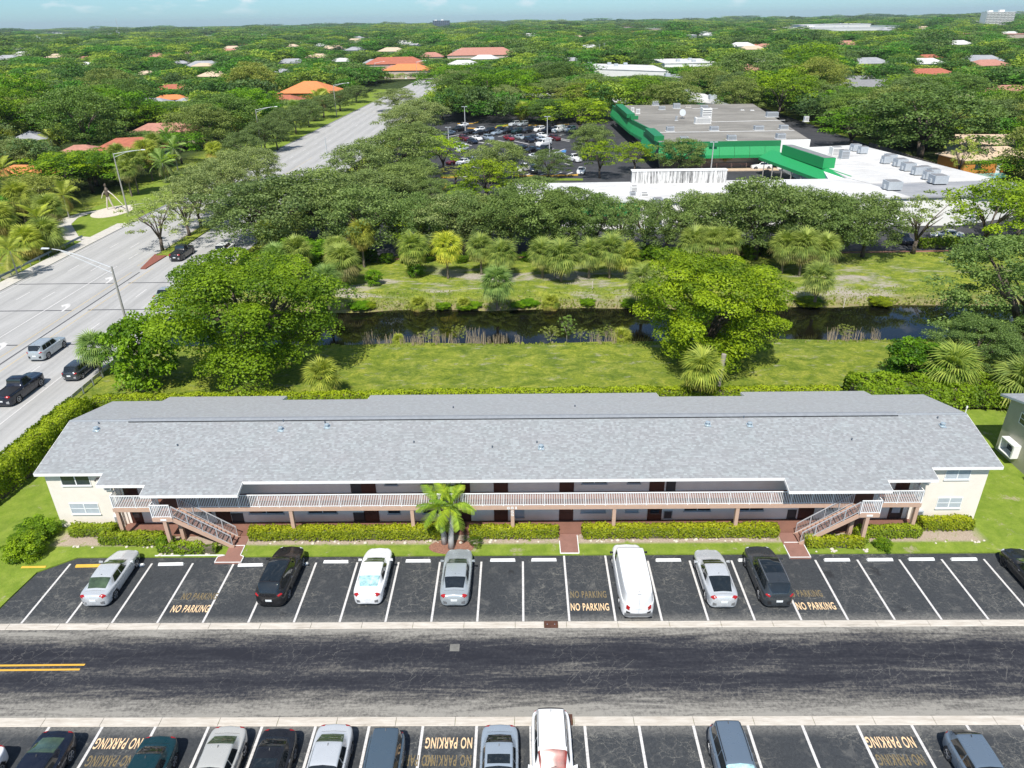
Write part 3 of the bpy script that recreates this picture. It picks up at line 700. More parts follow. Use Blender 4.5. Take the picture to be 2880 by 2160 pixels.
for pts, sg in ((fx, -1), (bx, 1)):
    v, f, t = shingles(pts, sg)
    o = obj('shingles', mesh_np('shingles', v, f, M['shingle'], attrs={'tint': t}), roof); tag(o, kind='stuff')
mb = MB()
for s in (-1, 1):
    mb.add([(XL, RY, RZ+.035), (XR, RY, RZ+.035), (XR, RY+s*.16, RZ-.015), (XL, RY+s*.16, RZ-.015)], [[0, 1, 2, 3] if s < 0 else [3, 2, 1, 0]])
bpart(mb, 'ridge_cap', plain('ridge_shingle', (0.27, 0.29, 0.31), 0.9), parent=roof)
mb = MB().add([(-28.8, RY-.26, RZ-.005), (27, RY-.26, RZ-.005), (27, RY+.26, RZ-.005), (-28.8, RY+.26, RZ-.005), (-28.8, RY-.26, RZ+.05), (27, RY-.26, RZ+.05), (27, RY+.26, RZ+.05), (-28.8, RY+.26, RZ+.05), (-28.8, RY, RZ+.10), (27, RY, RZ+.10)],
              [[0, 1, 5, 4], [2, 3, 7, 6], [4, 5, 9, 8], [6, 7, 8, 9], [0, 4, 8, 7, 3], [1, 2, 6, 9, 5]])
rv = bpart(mb, 'ridge_vent', plain('vent_shingle', (0.25, 0.265, 0.285), 0.9), parent=roof)
mb = MB().box(-28.8, 27, RY-.275, RY-.262, RZ-.03, RZ+.035)  # black strip standing in for the shadow along the vent's front edge
bpart(mb, 'vent_shadow_line', M['black'], parent=roof)
# pipe vents on the roof
vent_big = [(-30.8, 44.99), (-17.38, 44.84), (-14.1, 45.1), (1.25, 42.9), (13.21, 45.02), (16.17, 44.93), (29.71, 44.72)]
vent_small = [(-30.93, 45.64), (-24.31, 43.38), (-17.42, 45.72), (-14.34, 45.55), (-7.65, 43.51), (-2.13, 42.99), (0.98, 43.4), (15.94, 45.72), (22.86, 43.44), (29.71, 45.5), (-5.3, 48.6), (4.0, 48.7)]
pb = MB().tube([(0, 0, -.05), (0, 0, .22)], .10, 12).tube([(0, 0, .22), (0, 0, .27), (0, 0, .33)], [.17, .17, .04], 12).add([(-.22, -.22, .03), (.22, -.22, -.02), (.22, .22, .09), (-.22, .22, .09)], [[0, 1, 2, 3]]).mesh('roof_vent', plain('bright_vent', (0.52, 0.60, 0.64), 0.3, 0.5))
ps = MB().tube([(0, 0, -.05), (0, 0, .16)], .05, 10).mesh('vent_pipe', plain('lead_pipe', (0.10, 0.12, 0.15), 0.6))
for x, y in vent_big: bobj('roof_vent', pb, (x, y, rz_at(y)), roof)
for x, y in vent_small: bobj('vent_pipe', ps, (x, y, rz_at(y)), roof)
# walls
def wall(mb, a, b, z0, z1, th=0.2, m=0):
    mb.box(min(a[0], b[0]), max(a[0], b[0]), min(a[1], b[1]), max(a[1], b[1]), z0, z1, m)
mb = MB()
for x0, x1 in ((-32.9, -28.35), (27.1, 31.45)):
    mb.box(x0, x1, WY, WY+.2, 0, rz_at(WY)-.17)
mb2 = MB()
for xs, w in ((-32.9, .2), (31.25, .2)):
    pts = [(WY+.2, 0), (51.1, 0), (51.1, rz_at(51.1)-.17), (RY, RZ-.17), (WY+.2, rz_at(WY+.2)-.17)]
    v = [(xs, y, z) for y, z in pts]+[(xs+w, y, z) for y, z in pts]; n = 5
    mb.add(v, [list(range(n)), [n+i for i in range(n)][::-1]]+[[i, i+n, (i+1) % n+n, (i+1) % n] for i in range(n)])
mb.box(-32.7, 31.25, 50.9, 51.1, 0, rz_at(51.1)-.17)
for xs in (-28.35, 26.9): mb.box(xs, xs+.2, WY+.2 if True else WY, MY, 0, rz_at(MY)-.17)
bpart(mb, 'wall', M['cream'])
bpart(MB().box(-28.15, 26.9, MY, MY+.2, 0, rz_at(MY)-.17), 'corridor_wall', M['wallgrey'])
# slab and walkway deck
bpart(MB().box(-28.3, 27.1, 40.15, MY, 0, 0.2), 'walkway_slab', M['brownfloor'])
mb = MB().box(-27.95, 26.65, DECK+.12, MY-.003, 2.50, DZ).box(-24.75, -23.42, 38.85+.1, DECK+.12, 2.50, DZ).box(22.1, 23.4, 38.85+.1, DECK+.12, 2.50, DZ)
bpart(mb, 'upper_walkway', M['brownfloor'])
mb = MB().box(-27.97, -24.76, DECK, DECK+.12, 2.36, DZ+.004).box(-23.40, 22.08, DECK, DECK+.12, 2.36, DZ+.004).box(23.42, 26.67, DECK, DECK+.12, 2.36, DZ+.004)
for a, b in ((-24.76, -23.40), (22.08, 23.42)):
    mb.box(a, b, 38.85, 38.95, 2.36, DZ+.004).box(a, a+.1, 38.952, DECK-.002, 2.36, DZ+.003).box(b-.1, b, 38.952, DECK-.002, 2.36, DZ+.003)
mb.box(-27.97, -27.85, DECK+.121, MY-.01, 2.36, DZ+.003).box(26.55, 26.67, DECK+.121, MY-.01, 2.36, DZ+.003)
bpart(mb, 'edge_beam', M['tan'])
pm = MB().box(-.12, .12, -.12, .12, 0, 2.36).mesh('post', M['tan'])
for x in (-27.77, -15.86, -7.58, -0.75, 6.15, 14.47, 26.50): bobj('post', pm, (x, DECK+.15, 0))
for x in (-24.0, 22.7): bobj('post', pm, (x, 38.99, 0))
for x, dx in ((-23.5, .15), (22.2, -.15)): bobj('post', pm, (x, 39.8, 0))

# doors and windows
def door(x0, x1, z0, z1, style=0, y=MY):
    w = x1-x0; cx = (x0+x1)/2
    d = bpart(MB().box(x0, x1, y-.035, y+.02, z0, z1), 'door', M['door'] if style != 2 else M['darkframe'])
    mb = MB()
    for sx in (x0-.05, x1): mb.box(sx, sx+.05, y-.05, y+.01, z0, z1+.05)
    mb.box(x0, x1, y-.05, y+.01, z1, z1+.05)
    bpart(mb, 'door_frame', M['door'], parent=d)
    if style == 0:
        mb = MB()
        for px in (x0+.10, cx+.04):
            for a, b in ((z0+.15, z0+.7), (z0+.8, z0+1.35), (z0+1.45, z0+1.85)): mb.box(px, px+w/2-.16, y-.05, y-.036, a, b)
        bpart(mb, 'door_panel', M['door'], parent=d)
    else: bpart(MB().box(x0+.14, x1-.14, y-.05, y-.036, z0+.5, z1-.18), 'door_glass', M['glass'] if style == 1 else M['blind'], parent=d)
    bpart(MB().tube([(x1-.09, y-.036, z0+.98), (x1-.09, y-.10, z0+.98)], .03, 8), 'door_handle', M['chrome'], parent=d)
for a, b in ((-28.0+.12, -27.0), (-21.75, -20.85), (-11.2, -10.29), (-4.63, -3.74), (-2.0, -1.11), (2.55, 3.45), (8.76, 9.68), (19.4, 20.3), (25.67, 26.5)):
    door(a, b, DZ, DZ+2.03)
for a, b, s in ((-28.0+.12, -27.16, 1), (-21.78, -20.84, 0), (-11.23, -10.28, 0), (-4.66, -3.76, 0), (-2.03, -1.15, 0), (2.56, 3.45, 0), (8.78, 9.67, 1), (19.35, 20.33, 0), (25.66, 26.5, 2)):
    door(a, b, 0.2, 2.23, s)
# oval light in the centre door
bpart(MB().add([(3.0+.14*math.cos(t), MY-.055, 1.6+.28*math.sin(t)) for t in np.linspace(0, 2*math.pi, 17)[:-1]], [list(range(16))]), 'oval_light', M['blind'])
def window(x0, x1, z0, z1, y, lights=1, fm='greyframe', gm='glass', rail=False, name='window'):
    f = MB(); t = .045
    f.box(x0-t, x1+t, y-.05, y-.002, z0-t, z0).box(x0-t, x1+t, y-.05, y-.002, z1, z1+t).box(x0-t, x0, y-.05, y-.002, z0, z1).box(x1, x1+t, y-.05, y-.002, z0, z1)
    for i in range(1, lights):
        x = x0+(x1-x0)*i/lights; f.box(x-.035, x+.035, y-.055, y-.003, z0, z1)
    if rail:
        zz = (z0+z1)/2; f.box(x0, x1, y-.045, y-.004, zz-.02, zz+.02)
    w = bpart(f, name, M[fm])
    for i in range(lights):
        a = x0+(x1-x0)*i/lights; b = x0+(x1-x0)*(i+1)/lights
        if rail:
            zz = (z0+z1)/2; bpart(MB().box(a+.01, b-.01, y-.025, y-.008, z0, zz), 'pane', M[gm], parent=w); bpart(MB().box(a+.01, b-.01, y-.03, y-.013, zz, z1), 'pane', M[gm], parent=w)
        else: bpart(MB().box(a+.01, b-.01, y-.03, y-.008, z0, z1), 'pane', M[gm], parent=w)
    bpart(MB().box(x0-.08, x1+.08, y-.10, y-.051, z0-.10, z0-.046), 'sill', M[fm], parent=w)
window(-31.8, -29.85, 3.72, 4.62, WY, 2, 'white', 'glass'); window(-31.8, -29.85, 1.30, 2.12, WY, 2, 'white', 'blind', True)
window(28.6, 30.2, 3.72, 4.62, WY, 2, 'white', 'blind'); window(28.6, 30.2, 1.33, 2.12, WY, 2, 'white', 'blind', True)
for a, b, l in ((-9.55, -8.72, 1), (-7.08, -5.4, 2), (4.07, 5.73, 2), (7.2, 8.04, 1)):
    window(a, b, 3.36, 4.5, MY, l, 'greyframe'); window(a, b, 0.93, 2.1, MY, l, 'greyframe', 'glass' if a < 0 else 'blind')
for a, b in ((-19.4, -17.0), (-15.2, -13.2), (11.3, 13.1), (14.9, 16.8), (20.95, 21.7), (-22.9, -22.1)):
    window(a, b, 3.62, 4.4, MY, 2, 'greyframe'); window(a, b, 1.0, 2.1, MY, 2, 'greyframe')
for a, b in ((-11.93, -11.3), (9.91, 10.46)): window(a, b, 2.72, 3.42, MY, 1, 'darkframe', 'screen')
for a, b in ((-20.69, -19.96), (-12.01, -11.28), (9.91, 10.44), (18.6, 19.12)): window(a, b, 0.34, 0.95, MY, 1, 'darkframe' if a < 9.9 or a > 15 else 'greyframe', 'screen')
window(-0.66, 0.0, 0.55, 1.35, MY, 1, 'acgrey', 'blind', True, name='louvre_window')
# air conditioners in the wing returns
for x0, x1 in ((-28.35+.0, -28.35), ): pass
def wall_ac(x0, x1, y, z0, z1, fm):
    a = bpart(MB().box(x0, x1, y-.18, y-.002, z0, z1), 'air_conditioner', M[fm]); mb = MB()
    n = 5
    for i in range(n): mb.box(x0+.06, x1-.06, y-.19, y-.181, z0+.06+i*(z1-z0-.12)/n, z0+.06+(i+.55)*(z1-z0-.12)/n)
    bpart(mb, 'grille', M['black'], parent=a)
wall_ac(-28.9, -28.4, WY, .55, 1.15, 'fascia'); wall_ac(26.75+.4, 27.75, WY, .55, 1.15, 'acgrey'); wall_ac(-28.95, -28.45, WY, 3.35, 3.8, 'acgrey'); wall_ac(27.15, 27.65, WY, 3.45, 3.9, 'acgrey')
# fittings: flood lamps under the eaves, grey mailbox louvre
for x in (-28.9, 27.3): bpart(MB().box(x-.12, x+.12, 39.9+.9, 39.9+1.0, 4.48, 4.58).tube([(x-.14, 40.8, 4.5), (x-.14, 40.66, 4.42)], .06, 8).tube([(x+.14, 40.8, 4.5), (x+.14, 40.66, 4.42)], .06, 8), 'flood_lamp', M['darkframe'])
# address characters: 881 on the beam, S S down the post; plates under both landings
def char(s, x, y, z, h, w, name='address_digit'):
    me = text_mesh(s, M['white'], w, h); co = [(v.co.x, 0, v.co.y) for v in me.vertices]
    for v, c in zip(me.vertices, co): v.co = c
    o = bobj(name, me, (x, y, z), None); return o
for i, c in enumerate('881'): char(c, -1.02+i*0.26, DECK-.008, 2.51, .22, .20 if c == '8' else .10)
for i, c in enumerate('SS'): char(c, -0.75, DECK+.02, 2.18-i*.26, .22, .19, 'address_letter')
for x in (-24.0, 22.75): bpart(MB().box(x-.2, x+.2, 38.825, 38.848, 2.45, 2.58), 'unit_plate', M['white'])

# railings
nbal = [0]
bal_me = MB().box(-.019, .019, -.014, .014, 0, .90).mesh('baluster', M['rail'])
pst_me = MB().box(-.03, .03, -.03, .03, -.05, 1.02).mesh('rail_post', M['rail'])
stuff_bal = []
def railing(a, b, z, start_post=True, end_post=True, parent=None, budget=True, m='rail'):
    a, b = Vector((a[0], a[1], z)), Vector((b[0], b[1], z)); L = (b-a).length; d = (b-a).normalized()
    ang = math.atan2(d.y, d.x)
    mb = MB().bar(a+Vector((0, 0, 1.0)), b+Vector((0, 0, 1.0)), .06, .05).bar(a+Vector((0, 0, .07)), b+Vector((0, 0, .07)), .035, .04)
    r = bpart(mb, 'railing', M[m])
    n = max(1, round(L/1.37)); pl = L/n
    for i in range(n+1):
        if (i == 0 and not start_post) or (i == n and not end_post): continue
        obj('rail_post', pst_me, r, a+d*(i*pl), (0, 0, ang))
    for i in range(n):
        k = max(2, round(pl/.114)); 
        for j in range(1, k):
            p = a+d*(i*pl+j*pl/k)+Vector((0, 0, .08))
            if abs(p.x) > 14.0 or nbal[0] < 0: nbal[0] += 1; obj('baluster', bal_me, r, p, (0, 0, ang))
            else: stuff_bal.append(p)
    return r
E1 = -23.46; E2 = 22.12
railing((-27.9, DECK+.04), (-24.74, DECK+.04), DZ); railing((-27.9, DECK+.04), (-27.9, WY-.05), DZ, False, False)
railing((26.6, DECK+.04), (23.4, DECK+.04), DZ); railing((26.6, DECK+.04), (26.6, WY-.05), DZ, False, False)
railing((E1+.05, DECK+.04), (E2-.05, DECK+.04), DZ)
for xa, xb, xo in ((-24.72, E1, -24.72), (23.38, E2, 23.38)):
    railing((xo, DECK+.04), (xo, 38.9), DZ, False); railing((xo, 38.9), (xb, 38.9), DZ, False)
mb = MB()
for p in stuff_bal: mb.box(p.x-.019, p.x+.019, p.y-.014, p.y+.014, p.z, p.z+.90)
tag(bpart(mb, 'baluster_row', M['rail']), kind='stuff')
# stairs
def stair(xt, xb, ya, yb, side):
    """flight from the landing edge xt (top) down to xb, between ya and yb"""
    n = 15; rise = (DZ-.14)/n; run = (xb-xt)/(n-1)
    mb = MB()
    for y in (ya+.04, yb-.04):
        s = Vector((xt, y, DZ-.2)); e = Vector((xb, y, .14)); mb.bar(s, e, .08, .28)
    st = bpart(mb, 'staircase', M['tan'])
    tm = MB().box(-.16, .16, ya+.09, yb-.09, -.05, 0).mesh('tread', plain('tread_brown', (0.235, 0.125, 0.095), 0.8, var=.1) if 'tread' not in M else M['tread'])
    for i in range(1, n): bobj('tread', tm, (xt+run*(i-.5), 0, DZ-rise*i), st)
    for y in (ya+.03, yb-.03):
        a = Vector((xt+run*.3, y, DZ-.05)); b = Vector((xb-run*.2, y, .16)); up = Vector((0, 0, .95))
        mb = MB().bar(a+up, b+up, .05, .05).bar(a+Vector((0, 0, .18)), b+Vector((0, 0, .18)), .035, .035)
        for k in range(5): p = a.lerp(b, k/4); mb.bar(p-Vector((0, 0, .1)), p+up, .045, .045)
        nb = 34
        for k in range(1, nb):
            if k % 4 == 0 and False: continue
            p = a.lerp(b, k/nb); mb.bar(p+Vector((0, 0, .19)), p+up, .014, .014)
        bpart(mb, 'handrail', M['stair_rail'], parent=st)
stair(-23.42, -19.75, 38.88, DECK-.02, 1); stair(22.10, 18.55, 38.88, DECK-.02, -1)

# ------------------------------------------------------------------ neighbour building at the right edge
nb = empty('apartment_building', (45, 46, 0), label='olive stucco two-storey building cut off by the right edge, white awning window on its side', cat='building')
def npart(mb, name, m, parent=None):
    o = mb.build(name, m, parent or nb)
    if parent is None: o.location = Vector((-45, -46, 0))
    return o
v = []; pts = [(40.9, 0), (50.9, 0), (50.9, 4.75), (46, 5.98), (40.9, 4.75)]
m = MB().add([(38.6, y, z) for y, z in pts]+[(60, y, z) for y, z in pts], [[0, 1, 2, 3, 4], [9, 8, 7, 6, 5]]+[[i, i+5, (i+1) % 5+5, (i+1) % 5] for i in range(5)])
npart(m, 'wall', M['olive'])
m = MB()
for s in (-1, 1):
    ye = 46+s*5.6; ze = 6.15-.245*5.6
    m.add([(38.15, ye, ze-.16), (60.5, ye, ze-.16), (60.5, 46, 5.99), (38.15, 46, 5.99), (38.15, ye, ze), (60.5, ye, ze), (60.5, 46, 6.15), (38.15, 46, 6.15)], [[0, 3, 2, 1], [4, 5, 6, 7], [0, 1, 5, 4], [1, 2, 6, 5], [2, 3, 7, 6], [3, 0, 4, 7]])
nr = npart(m, 'roof', M['greyframe'])
def nb_shingle():
    rs = np.random.RandomState(8); V = []; T = []
    for sign in (-1, 1):
        for k in range(39):
            xe = np.arange(38.15, 60.6, .24)+rs.uniform(-.1, .1); y0 = 46+sign*k*.1436; y1 = 46+sign*(k+1)*.1436
            a, b = np.clip(xe[:-1], 38.15, 60.5), np.clip(xe[1:], 38.15, 60.5); n = len(a); q = np.zeros((n, 4, 3))
            za = 6.15-.245*abs(y0-46)+.006; zb = 6.15-.245*abs(y1-46)+.02
            q[:, 0] = np.stack([a, np.full(n, y1), np.full(n, zb)], 1); q[:, 1] = np.stack([b, np.full(n, y1), np.full(n, zb)], 1)
            q[:, 2] = np.stack([b, np.full(n, y0), np.full(n, za)], 1); q[:, 3] = np.stack([a, np.full(n, y0), np.full(n, za)], 1)
            if sign > 0: q = q[:, ::-1]
            V.append(q); T.append(rs.beta(1.5, 1.6, n))
    V = np.concatenate(V); f = np.arange(len(V)*4).reshape(-1, 4)
    o = obj('shingles', mesh_np('shingles', V.reshape(-1, 3), f, M['shingle'], attrs={'tint': np.concatenate(T)}), nr); tag(o, kind='stuff')
nb_shingle()
def side_window(y0, y1, z0, z1, awn):
    x = 38.6; f = MB(); t = .06
    f.box(x-.05, x-.002, y0-t, y1+t, z0-t, z0).box(x-.05, x-.002, y0-t, y1+t, z1, z1+t).box(x-.05, x-.002, y0-t, y0, z0, z1).box(x-.05, x-.002, y1, y1+t, z0, z1).box(x-.04, x-.003, y0, y1, (z0+z1)/2-.02, (z0+z1)/2+.02)
    w = npart(f, 'window', M['white']); npart(MB().box(x-.02, x-.004, y0, y1, z0, z1), 'pane', M['glass'], w)
    if awn:
        b = MB().box(x-.62, x-.052, y0-.10, y1+.10, z1+.02, z1+.09).box(x-.62, x-.57, y0-.10, y0-.02, z0, z1+.02).box(x-.62, x-.57, y1+.02, y1+.10, z0, z1+.02)
        b.box(x-.60, x-.052, y0-.1, y0-.05, z0-.02, z1).box(x-.60, x-.052, y1+.05, y1+.1, z0-.02, z1).box(x-.62, x-.052, y0-.1, y1+.1, z0-.09, z0-.03)
        npart(b, 'shutter_box', M['white'], w)
side_window(48.3, 49.7, 0.9, 1.85, True); side_window(48.0, 49.3, 3.5, 4.3, False); side_window(44.0, 45.4, 0.9, 1.85, True)
# ------------------------------------------------------------------ vehicles (front towards +Y, origin on the ground)
def sm(x, a, b):
    t = np.clip((x-a)/(b-a), 0, 1); return t*t*(3-2*t)
SPEC = {
 'sedan': dict(L=4.75, W=1.84, H=1.43, g=(.10, .30, .545, .725), trunk=.98, belt=.93, hood=.70, gb=.30, R=.33),
 'coupe': dict(L=4.80, W=1.86, H=1.42, g=(.06, .34, .56, .725), trunk=1.0, belt=.94, hood=.72, gb=.30, R=.34),
 'hatch': dict(L=4.35, W=1.80, H=1.48, g=(-.01, .16, .54, .76), trunk=.95, belt=.95, hood=.74, gb=.12, R=.32),
 'suv': dict(L=4.85, W=1.93, H=1.72, g=(-.02, .12, .565, .715), trunk=1.10, belt=1.10, hood=.90, gb=.10, R=.37),
 'wagon': dict(L=4.65, W=1.80, H=1.60, g=(-.02, .08, .56, .735), trunk=1.02, belt=1.02, hood=.82, gb=.08, R=.34),
 'van': dict(L=5.9, W=2.02, H=2.05, g=(-.04, .03, .735, .835), trunk=1.25, belt=1.22, hood=.98, gb=.04, R=.36),
 'pickup': dict(L=5.75, W=2.0, H=1.88, g=(.395, .425, .60, .70), trunk=1.12, belt=1.15, hood=1.05, gb=.40, R=.39),
}
def surf(sp, s, v):
    """body surface; s 0 rear..1 front, v 0 (bottom middle) .. 9 (roof middle); right side"""
    L, W, H = sp['L'], sp['W'], sp['H']; r0, r1, r2, r3 = sp['g']
    s = np.asarray(s, float); v = np.asarray(v, float)
    q = np.abs(2*s-1)
    w = W/2*np.power(np.clip(1-np.power(q, 16), 0, 1), 1/3.2)*(1-.07*q**4)
    w = w*(1-.05*sm(s, .8, 1.0))
    endr = np.power(np.clip(1-np.power(np.clip((q-.92)/.08, 0, 1), 3.0), 0, 1), .45)
    hb = sp['belt']+(sp['trunk']-sp['belt'])*(1-sm(s, .12, .35))+(sp['hood']-sp['belt'])*sm(s, r3-.06, 1.0)**1.2
    if sp is SPEC['pickup']: hb = np.where(s < r0, sp['trunk'], hb)
    hb = .50+(hb-.50)*(0.28+.72*endr)
    zb = .20+.20*(1-endr)
    roof = sm(s, r0, r1)*(1-sm(s, r2-.03, r3+.02))
    roofz = H-.035*((s-(r1+r2)/2)/(r2-r1))**2*2-.03
    hr = hb+(roofz-hb)*roof
    if r0 < 0: hr = np.where(s < .03, hb+(hr-hb)*np.clip(s/.03, 0, 1)**.35, hr)
    t = np.clip((hr-hb)/(H-sp['belt']), 0, 1)
    X = np.stack([0*w, .84*w, .97*w, w, .99*w, .94*w, (.80+.07*t)*w, (.60+.11*t)*w, (.42+.14*t)*w, 0*w])
    Z = np.stack([zb, zb, zb+.10, zb+.48*(hb-zb), hb-.10, hb-.005, hb+.015+.02*(1-t), hb+(hr-hb)*.90+.035*(1-t)+.0, hr+.045*(1-t)+.005, hr+.055*(1-t)+.025])
    if sp is SPEC['van']:
        X[6] = (.86+.07*t)*w; X[7] = (.62+.22*t)*w; X[8] = (.42+.32*t)*w; Z[7] = hb+(hr-hb)*.90+.035*(1-t)
    i = np.clip(np.floor(v).astype(int), 0, 8); f = v-i
    def cat(A):
        a0 = np.take_along_axis(A, np.clip(i-1, 0, 9)[None], 0)[0]; a1 = np.take_along_axis(A, i[None], 0)[0]
        a2 = np.take_along_axis(A, np.clip(i+1, 0, 9)[None], 0)[0]; a3 = np.take_along_axis(A, np.clip(i+2, 0, 9)[None], 0)[0]
        k = .75
        m1 = (a2-a0)/2*k; m2 = (a3-a1)/2*k
        return (2*f**3-3*f**2+1)*a1+(f**3-2*f**2+f)*m1+(-2*f**3+3*f**2)*a2+(f**3-f**2)*m2
    return np.stack([cat(X), (s-.5)*L, cat(Z)], -1)
def patch(sp, s0, s1, v0, v1, ns, nv, off, side=1, mirror=False, skew=None):
    """piece of the body skin lifted off it; mirror=True runs across the middle to the other side"""
    ss = np.linspace(0, 1, ns+1); vv = np.linspace(0, 1, nv+1)
    S, V = np.meshgrid(ss, vv, indexing='ij')
    lo, hi = s0, s1
    if skew is None: SS = lo+(hi-lo)*S
    else:   # skew = (start shift, end shift) at the top edge
        SS = (lo+skew[0]*V)+((hi+skew[1]*V)-(lo+skew[0]*V))*S
    VV = v0+(v1-v0)*V
    def pts(S_, V_):
        e = 1e-3; p = surf(sp, S_, V_); a = surf(sp, S_+e, V_)-p; b = surf(sp, S_, np.clip(V_+e, 0, 9-1e-6)+0)-surf(sp, S_, np.clip(V_-e, 0, 9))
        n = np.cross(b, a); n /= np.linalg.norm(n, axis=-1, keepdims=True)+1e-9
        n = np.where((n[..., 2:3]*1.0+n[..., 0:1]) < 0, -n, n); return p+n*off
    p = pts(SS, VV); 
    def idx(n0, n1, base): return [[base+i*(n1+1)+j, base+(i+1)*(n1+1)+j, base+(i+1)*(n1+1)+j+1, base+i*(n1+1)+j+1] for i in range(n0) for j in range(n1)]
    if not mirror:
        if side < 0: p = p*[-1, 1, 1]
        f = idx(ns, nv, 0)
        if side > 0: f = [q[::-1] for q in f]
        f = [q[::-1] for q in f]
        return p.reshape(-1, 3), f
    pm = p[:, ::-1]*[-1, 1, 1]; full = np.concatenate([p, pm[:, 1:]], 1)
    n1 = full.shape[1]-1; return full.reshape(-1, 3), idx(ns, n1, 0)
def mk(name, vf, m, parent, smooth=True):
    return obj(name, mesh_np(name, vf[0], [list(map(int, q)) for q in vf[1]], m, smooth=smooth), parent)
def car_proto(kind, sunroof=0, rails=False, glass='cglass', wind=None, back=None, rim='rim', bumper=None, hi=True):
    sp = SPEC[kind]; L, W, H = sp['L'], sp['W'], sp['H']; r0, r1, r2, r3 = sp['g']
    root = bpy.data.objects.new('car', None); COL.objects.link(root); root.empty_display_size = .3
    th = np.linspace(0, np.pi, 57 if hi else 29); S = (1-np.cos(th))/2; S = .5*S+.5*np.linspace(0, 1, len(S)); S[0] = 1e-4; S[-1] = 1-1e-4
    V = np.concatenate([np.linspace(0, 9, 28 if hi else 19)])
    SS, VV = np.meshgrid(S, V, indexing='ij'); p = surf(sp, SS, VV)
    full = np.concatenate([p, (p[:, ::-1]*[-1, 1, 1])[:, 1:-1]], 1); n = full.shape[1]; ns = len(S)
    R_ = sp['R']; wy = [(-.5+.195)*L, (-.5+.81)*L]; f = []
    for i in range(ns-1):
        for j in range(n):
            k = (j+1) % n; q = [i*n+j, i*n+k, (i+1)*n+k, (i+1)*n+j]
            c = (full[i, j]+full[i, k]+full[i+1, k]+full[i+1, j])/4
            if abs(c[0]) > W*.36 and any((c[1]-y)**2+(c[2]-R_)**2 < (R_*1.16)**2 for y in wy): continue
            f.append(q)
    f += [list(range(n))[::-1], [(ns-1)*n+j for j in range(n)]]
    body = mk('body', (full.reshape(-1, 3), f), P['silver'], root); body.material_slots[0].link = 'OBJECT'
    # dark sills and wheel wells
    mb = MB()
    for y in wy: mb.tube([(-W*.47, y, R_), (W*.47, y, R_)], R_*1.14, 14)
    mb.box(-W*.40, W*.40, -L*.44, L*.44, .16, .5); mb.build('underbody', M['black'], body)
    g = M[glass]; tw = r0 if r0 > 0 else .02
    # side windows, two per side
    a0 = r1-.02 if r0 > 0 else max(.05, r1-.02); a1 = r2+.07
    mid = (a0+a1)/2-.01
    if kind == 'van': rng_ = [(r2-.085, r2+.045)]
    elif kind == 'pickup': rng_ = [(a0+.01, mid-.004), (mid+.008, a1)]
    elif kind in ('suv', 'wagon'): rng_ = [(a0+.01, a0+.15), (a0+.16, mid+.055), (mid+.067, a1)]
    else: rng_ = [(a0+.0, mid+.01), (mid+.022, a1)]
    for sd in (1, -1):
        for i, (x0, x1) in enumerate(rng_):
            sk = ((.045 if (i == 0 and kind not in ('van',)) else 0), (-.055 if i == len(rng_)-1 else 0))
            mk('side_window', patch(sp, x0, x1, 6.08, 6.92, 6, 4, .008, sd, skew=sk), g, root)
    mk('windshield', patch(sp, r2+.005, r3-.005, 6.95, 9-1e-4, 6, 5, .008, mirror=True, skew=(-.012, -.0)), M[wind] if wind else g, root)
    if kind == 'van':
        pass
    elif kind == 'pickup': mk('rear_window', patch(sp, r0+.006, r1-.002, 7.1, 9-1e-4, 4, 4, .01, mirror=True), g, root)
    elif r0 > 0: mk('rear_window', patch(sp, r0+.045, r1-.02, 7.0, 9-1e-4, 6, 5, .008, mirror=True, skew=(0, 0)), M[back] if back else g, root)
    else: mk('rear_window', patch(sp, .022, r1-.012, 7.0, 9-1e-4, 6, 5, .010, mirror=True), M[back] if back else g, root)
    if sunroof == 1: mk('sunroof', patch(sp, r2-.13, r2-.03, 7.9, 9-1e-4, 3, 3, .007, mirror=True), M['cglass'], root)
    if sunroof == 2:
        mk('sunroof', patch(sp, r2-.13, r2-.01, 7.7, 9-1e-4, 3, 3, .007, mirror=True), M['cglass'], root); mk('sunroof', patch(sp, r2-.28, r2-.14, 7.7, 9-1e-4, 3, 3, .007, mirror=True), M['cglass'], root)
    if sunroof == 3: mk('sunroof', patch(sp, r1+.01, r2-.01, 7.6, 9-1e-4, 6, 4, .006, mirror=True), M['cglass'], root)
    if kind == 'pickup':
        mk('cargo_bed', patch(sp, .045, r0-.01, 6.6, 9-1e-4, 6, 4, .006, mirror=True), M['black'], root)
        MB().box(-W*.40, -W*.36, -L*.455, L*(r0-.51), sp['trunk'], sp['trunk']+.07).box(W*.36, W*.40, -L*.455, L*(r0-.51), sp['trunk'], sp['trunk']+.07).box(-W*.36, W*.36, -L*.462, -L*.45, sp['trunk'], sp['trunk']+.07).build('bed_rail', M['black'], root)
    if hi:
        z = sp['trunk']
        for sd in (1, -1):
            if kind in ('suv', 'wagon', 'hatch'): mk('taillight', patch(sp, .012, .045, 4.2, 5.6, 3, 3, .012, sd), M['red'], root)
            elif kind == 'van': mk('taillight', patch(sp, .006, .018, 3.5, 5.6, 2, 3, .014, sd), M['red'], root)
            else: mk('taillight', patch(sp, .012, .042, 4.0, 6.6, 3, 5, .010, sd), M['red'], root)
            mk('headlight', patch(sp, .945, .985, 4.3, 6.4, 3, 4, .010, sd), M['lens'], root)
        MB().box(-.19, .19, -L/2-.012, -L/2+.02, .62 if kind != 'van' else .9, .76 if kind != 'van' else 1.04).build('number_plate', M['plate'], root)
        mk('bumper_trim', patch(sp, .004, .016, 2.3, 3.2, 2, 2, .02, mirror=False, side=1), M['black'] if kind in ('van', 'suv') else M['chrome'], root)
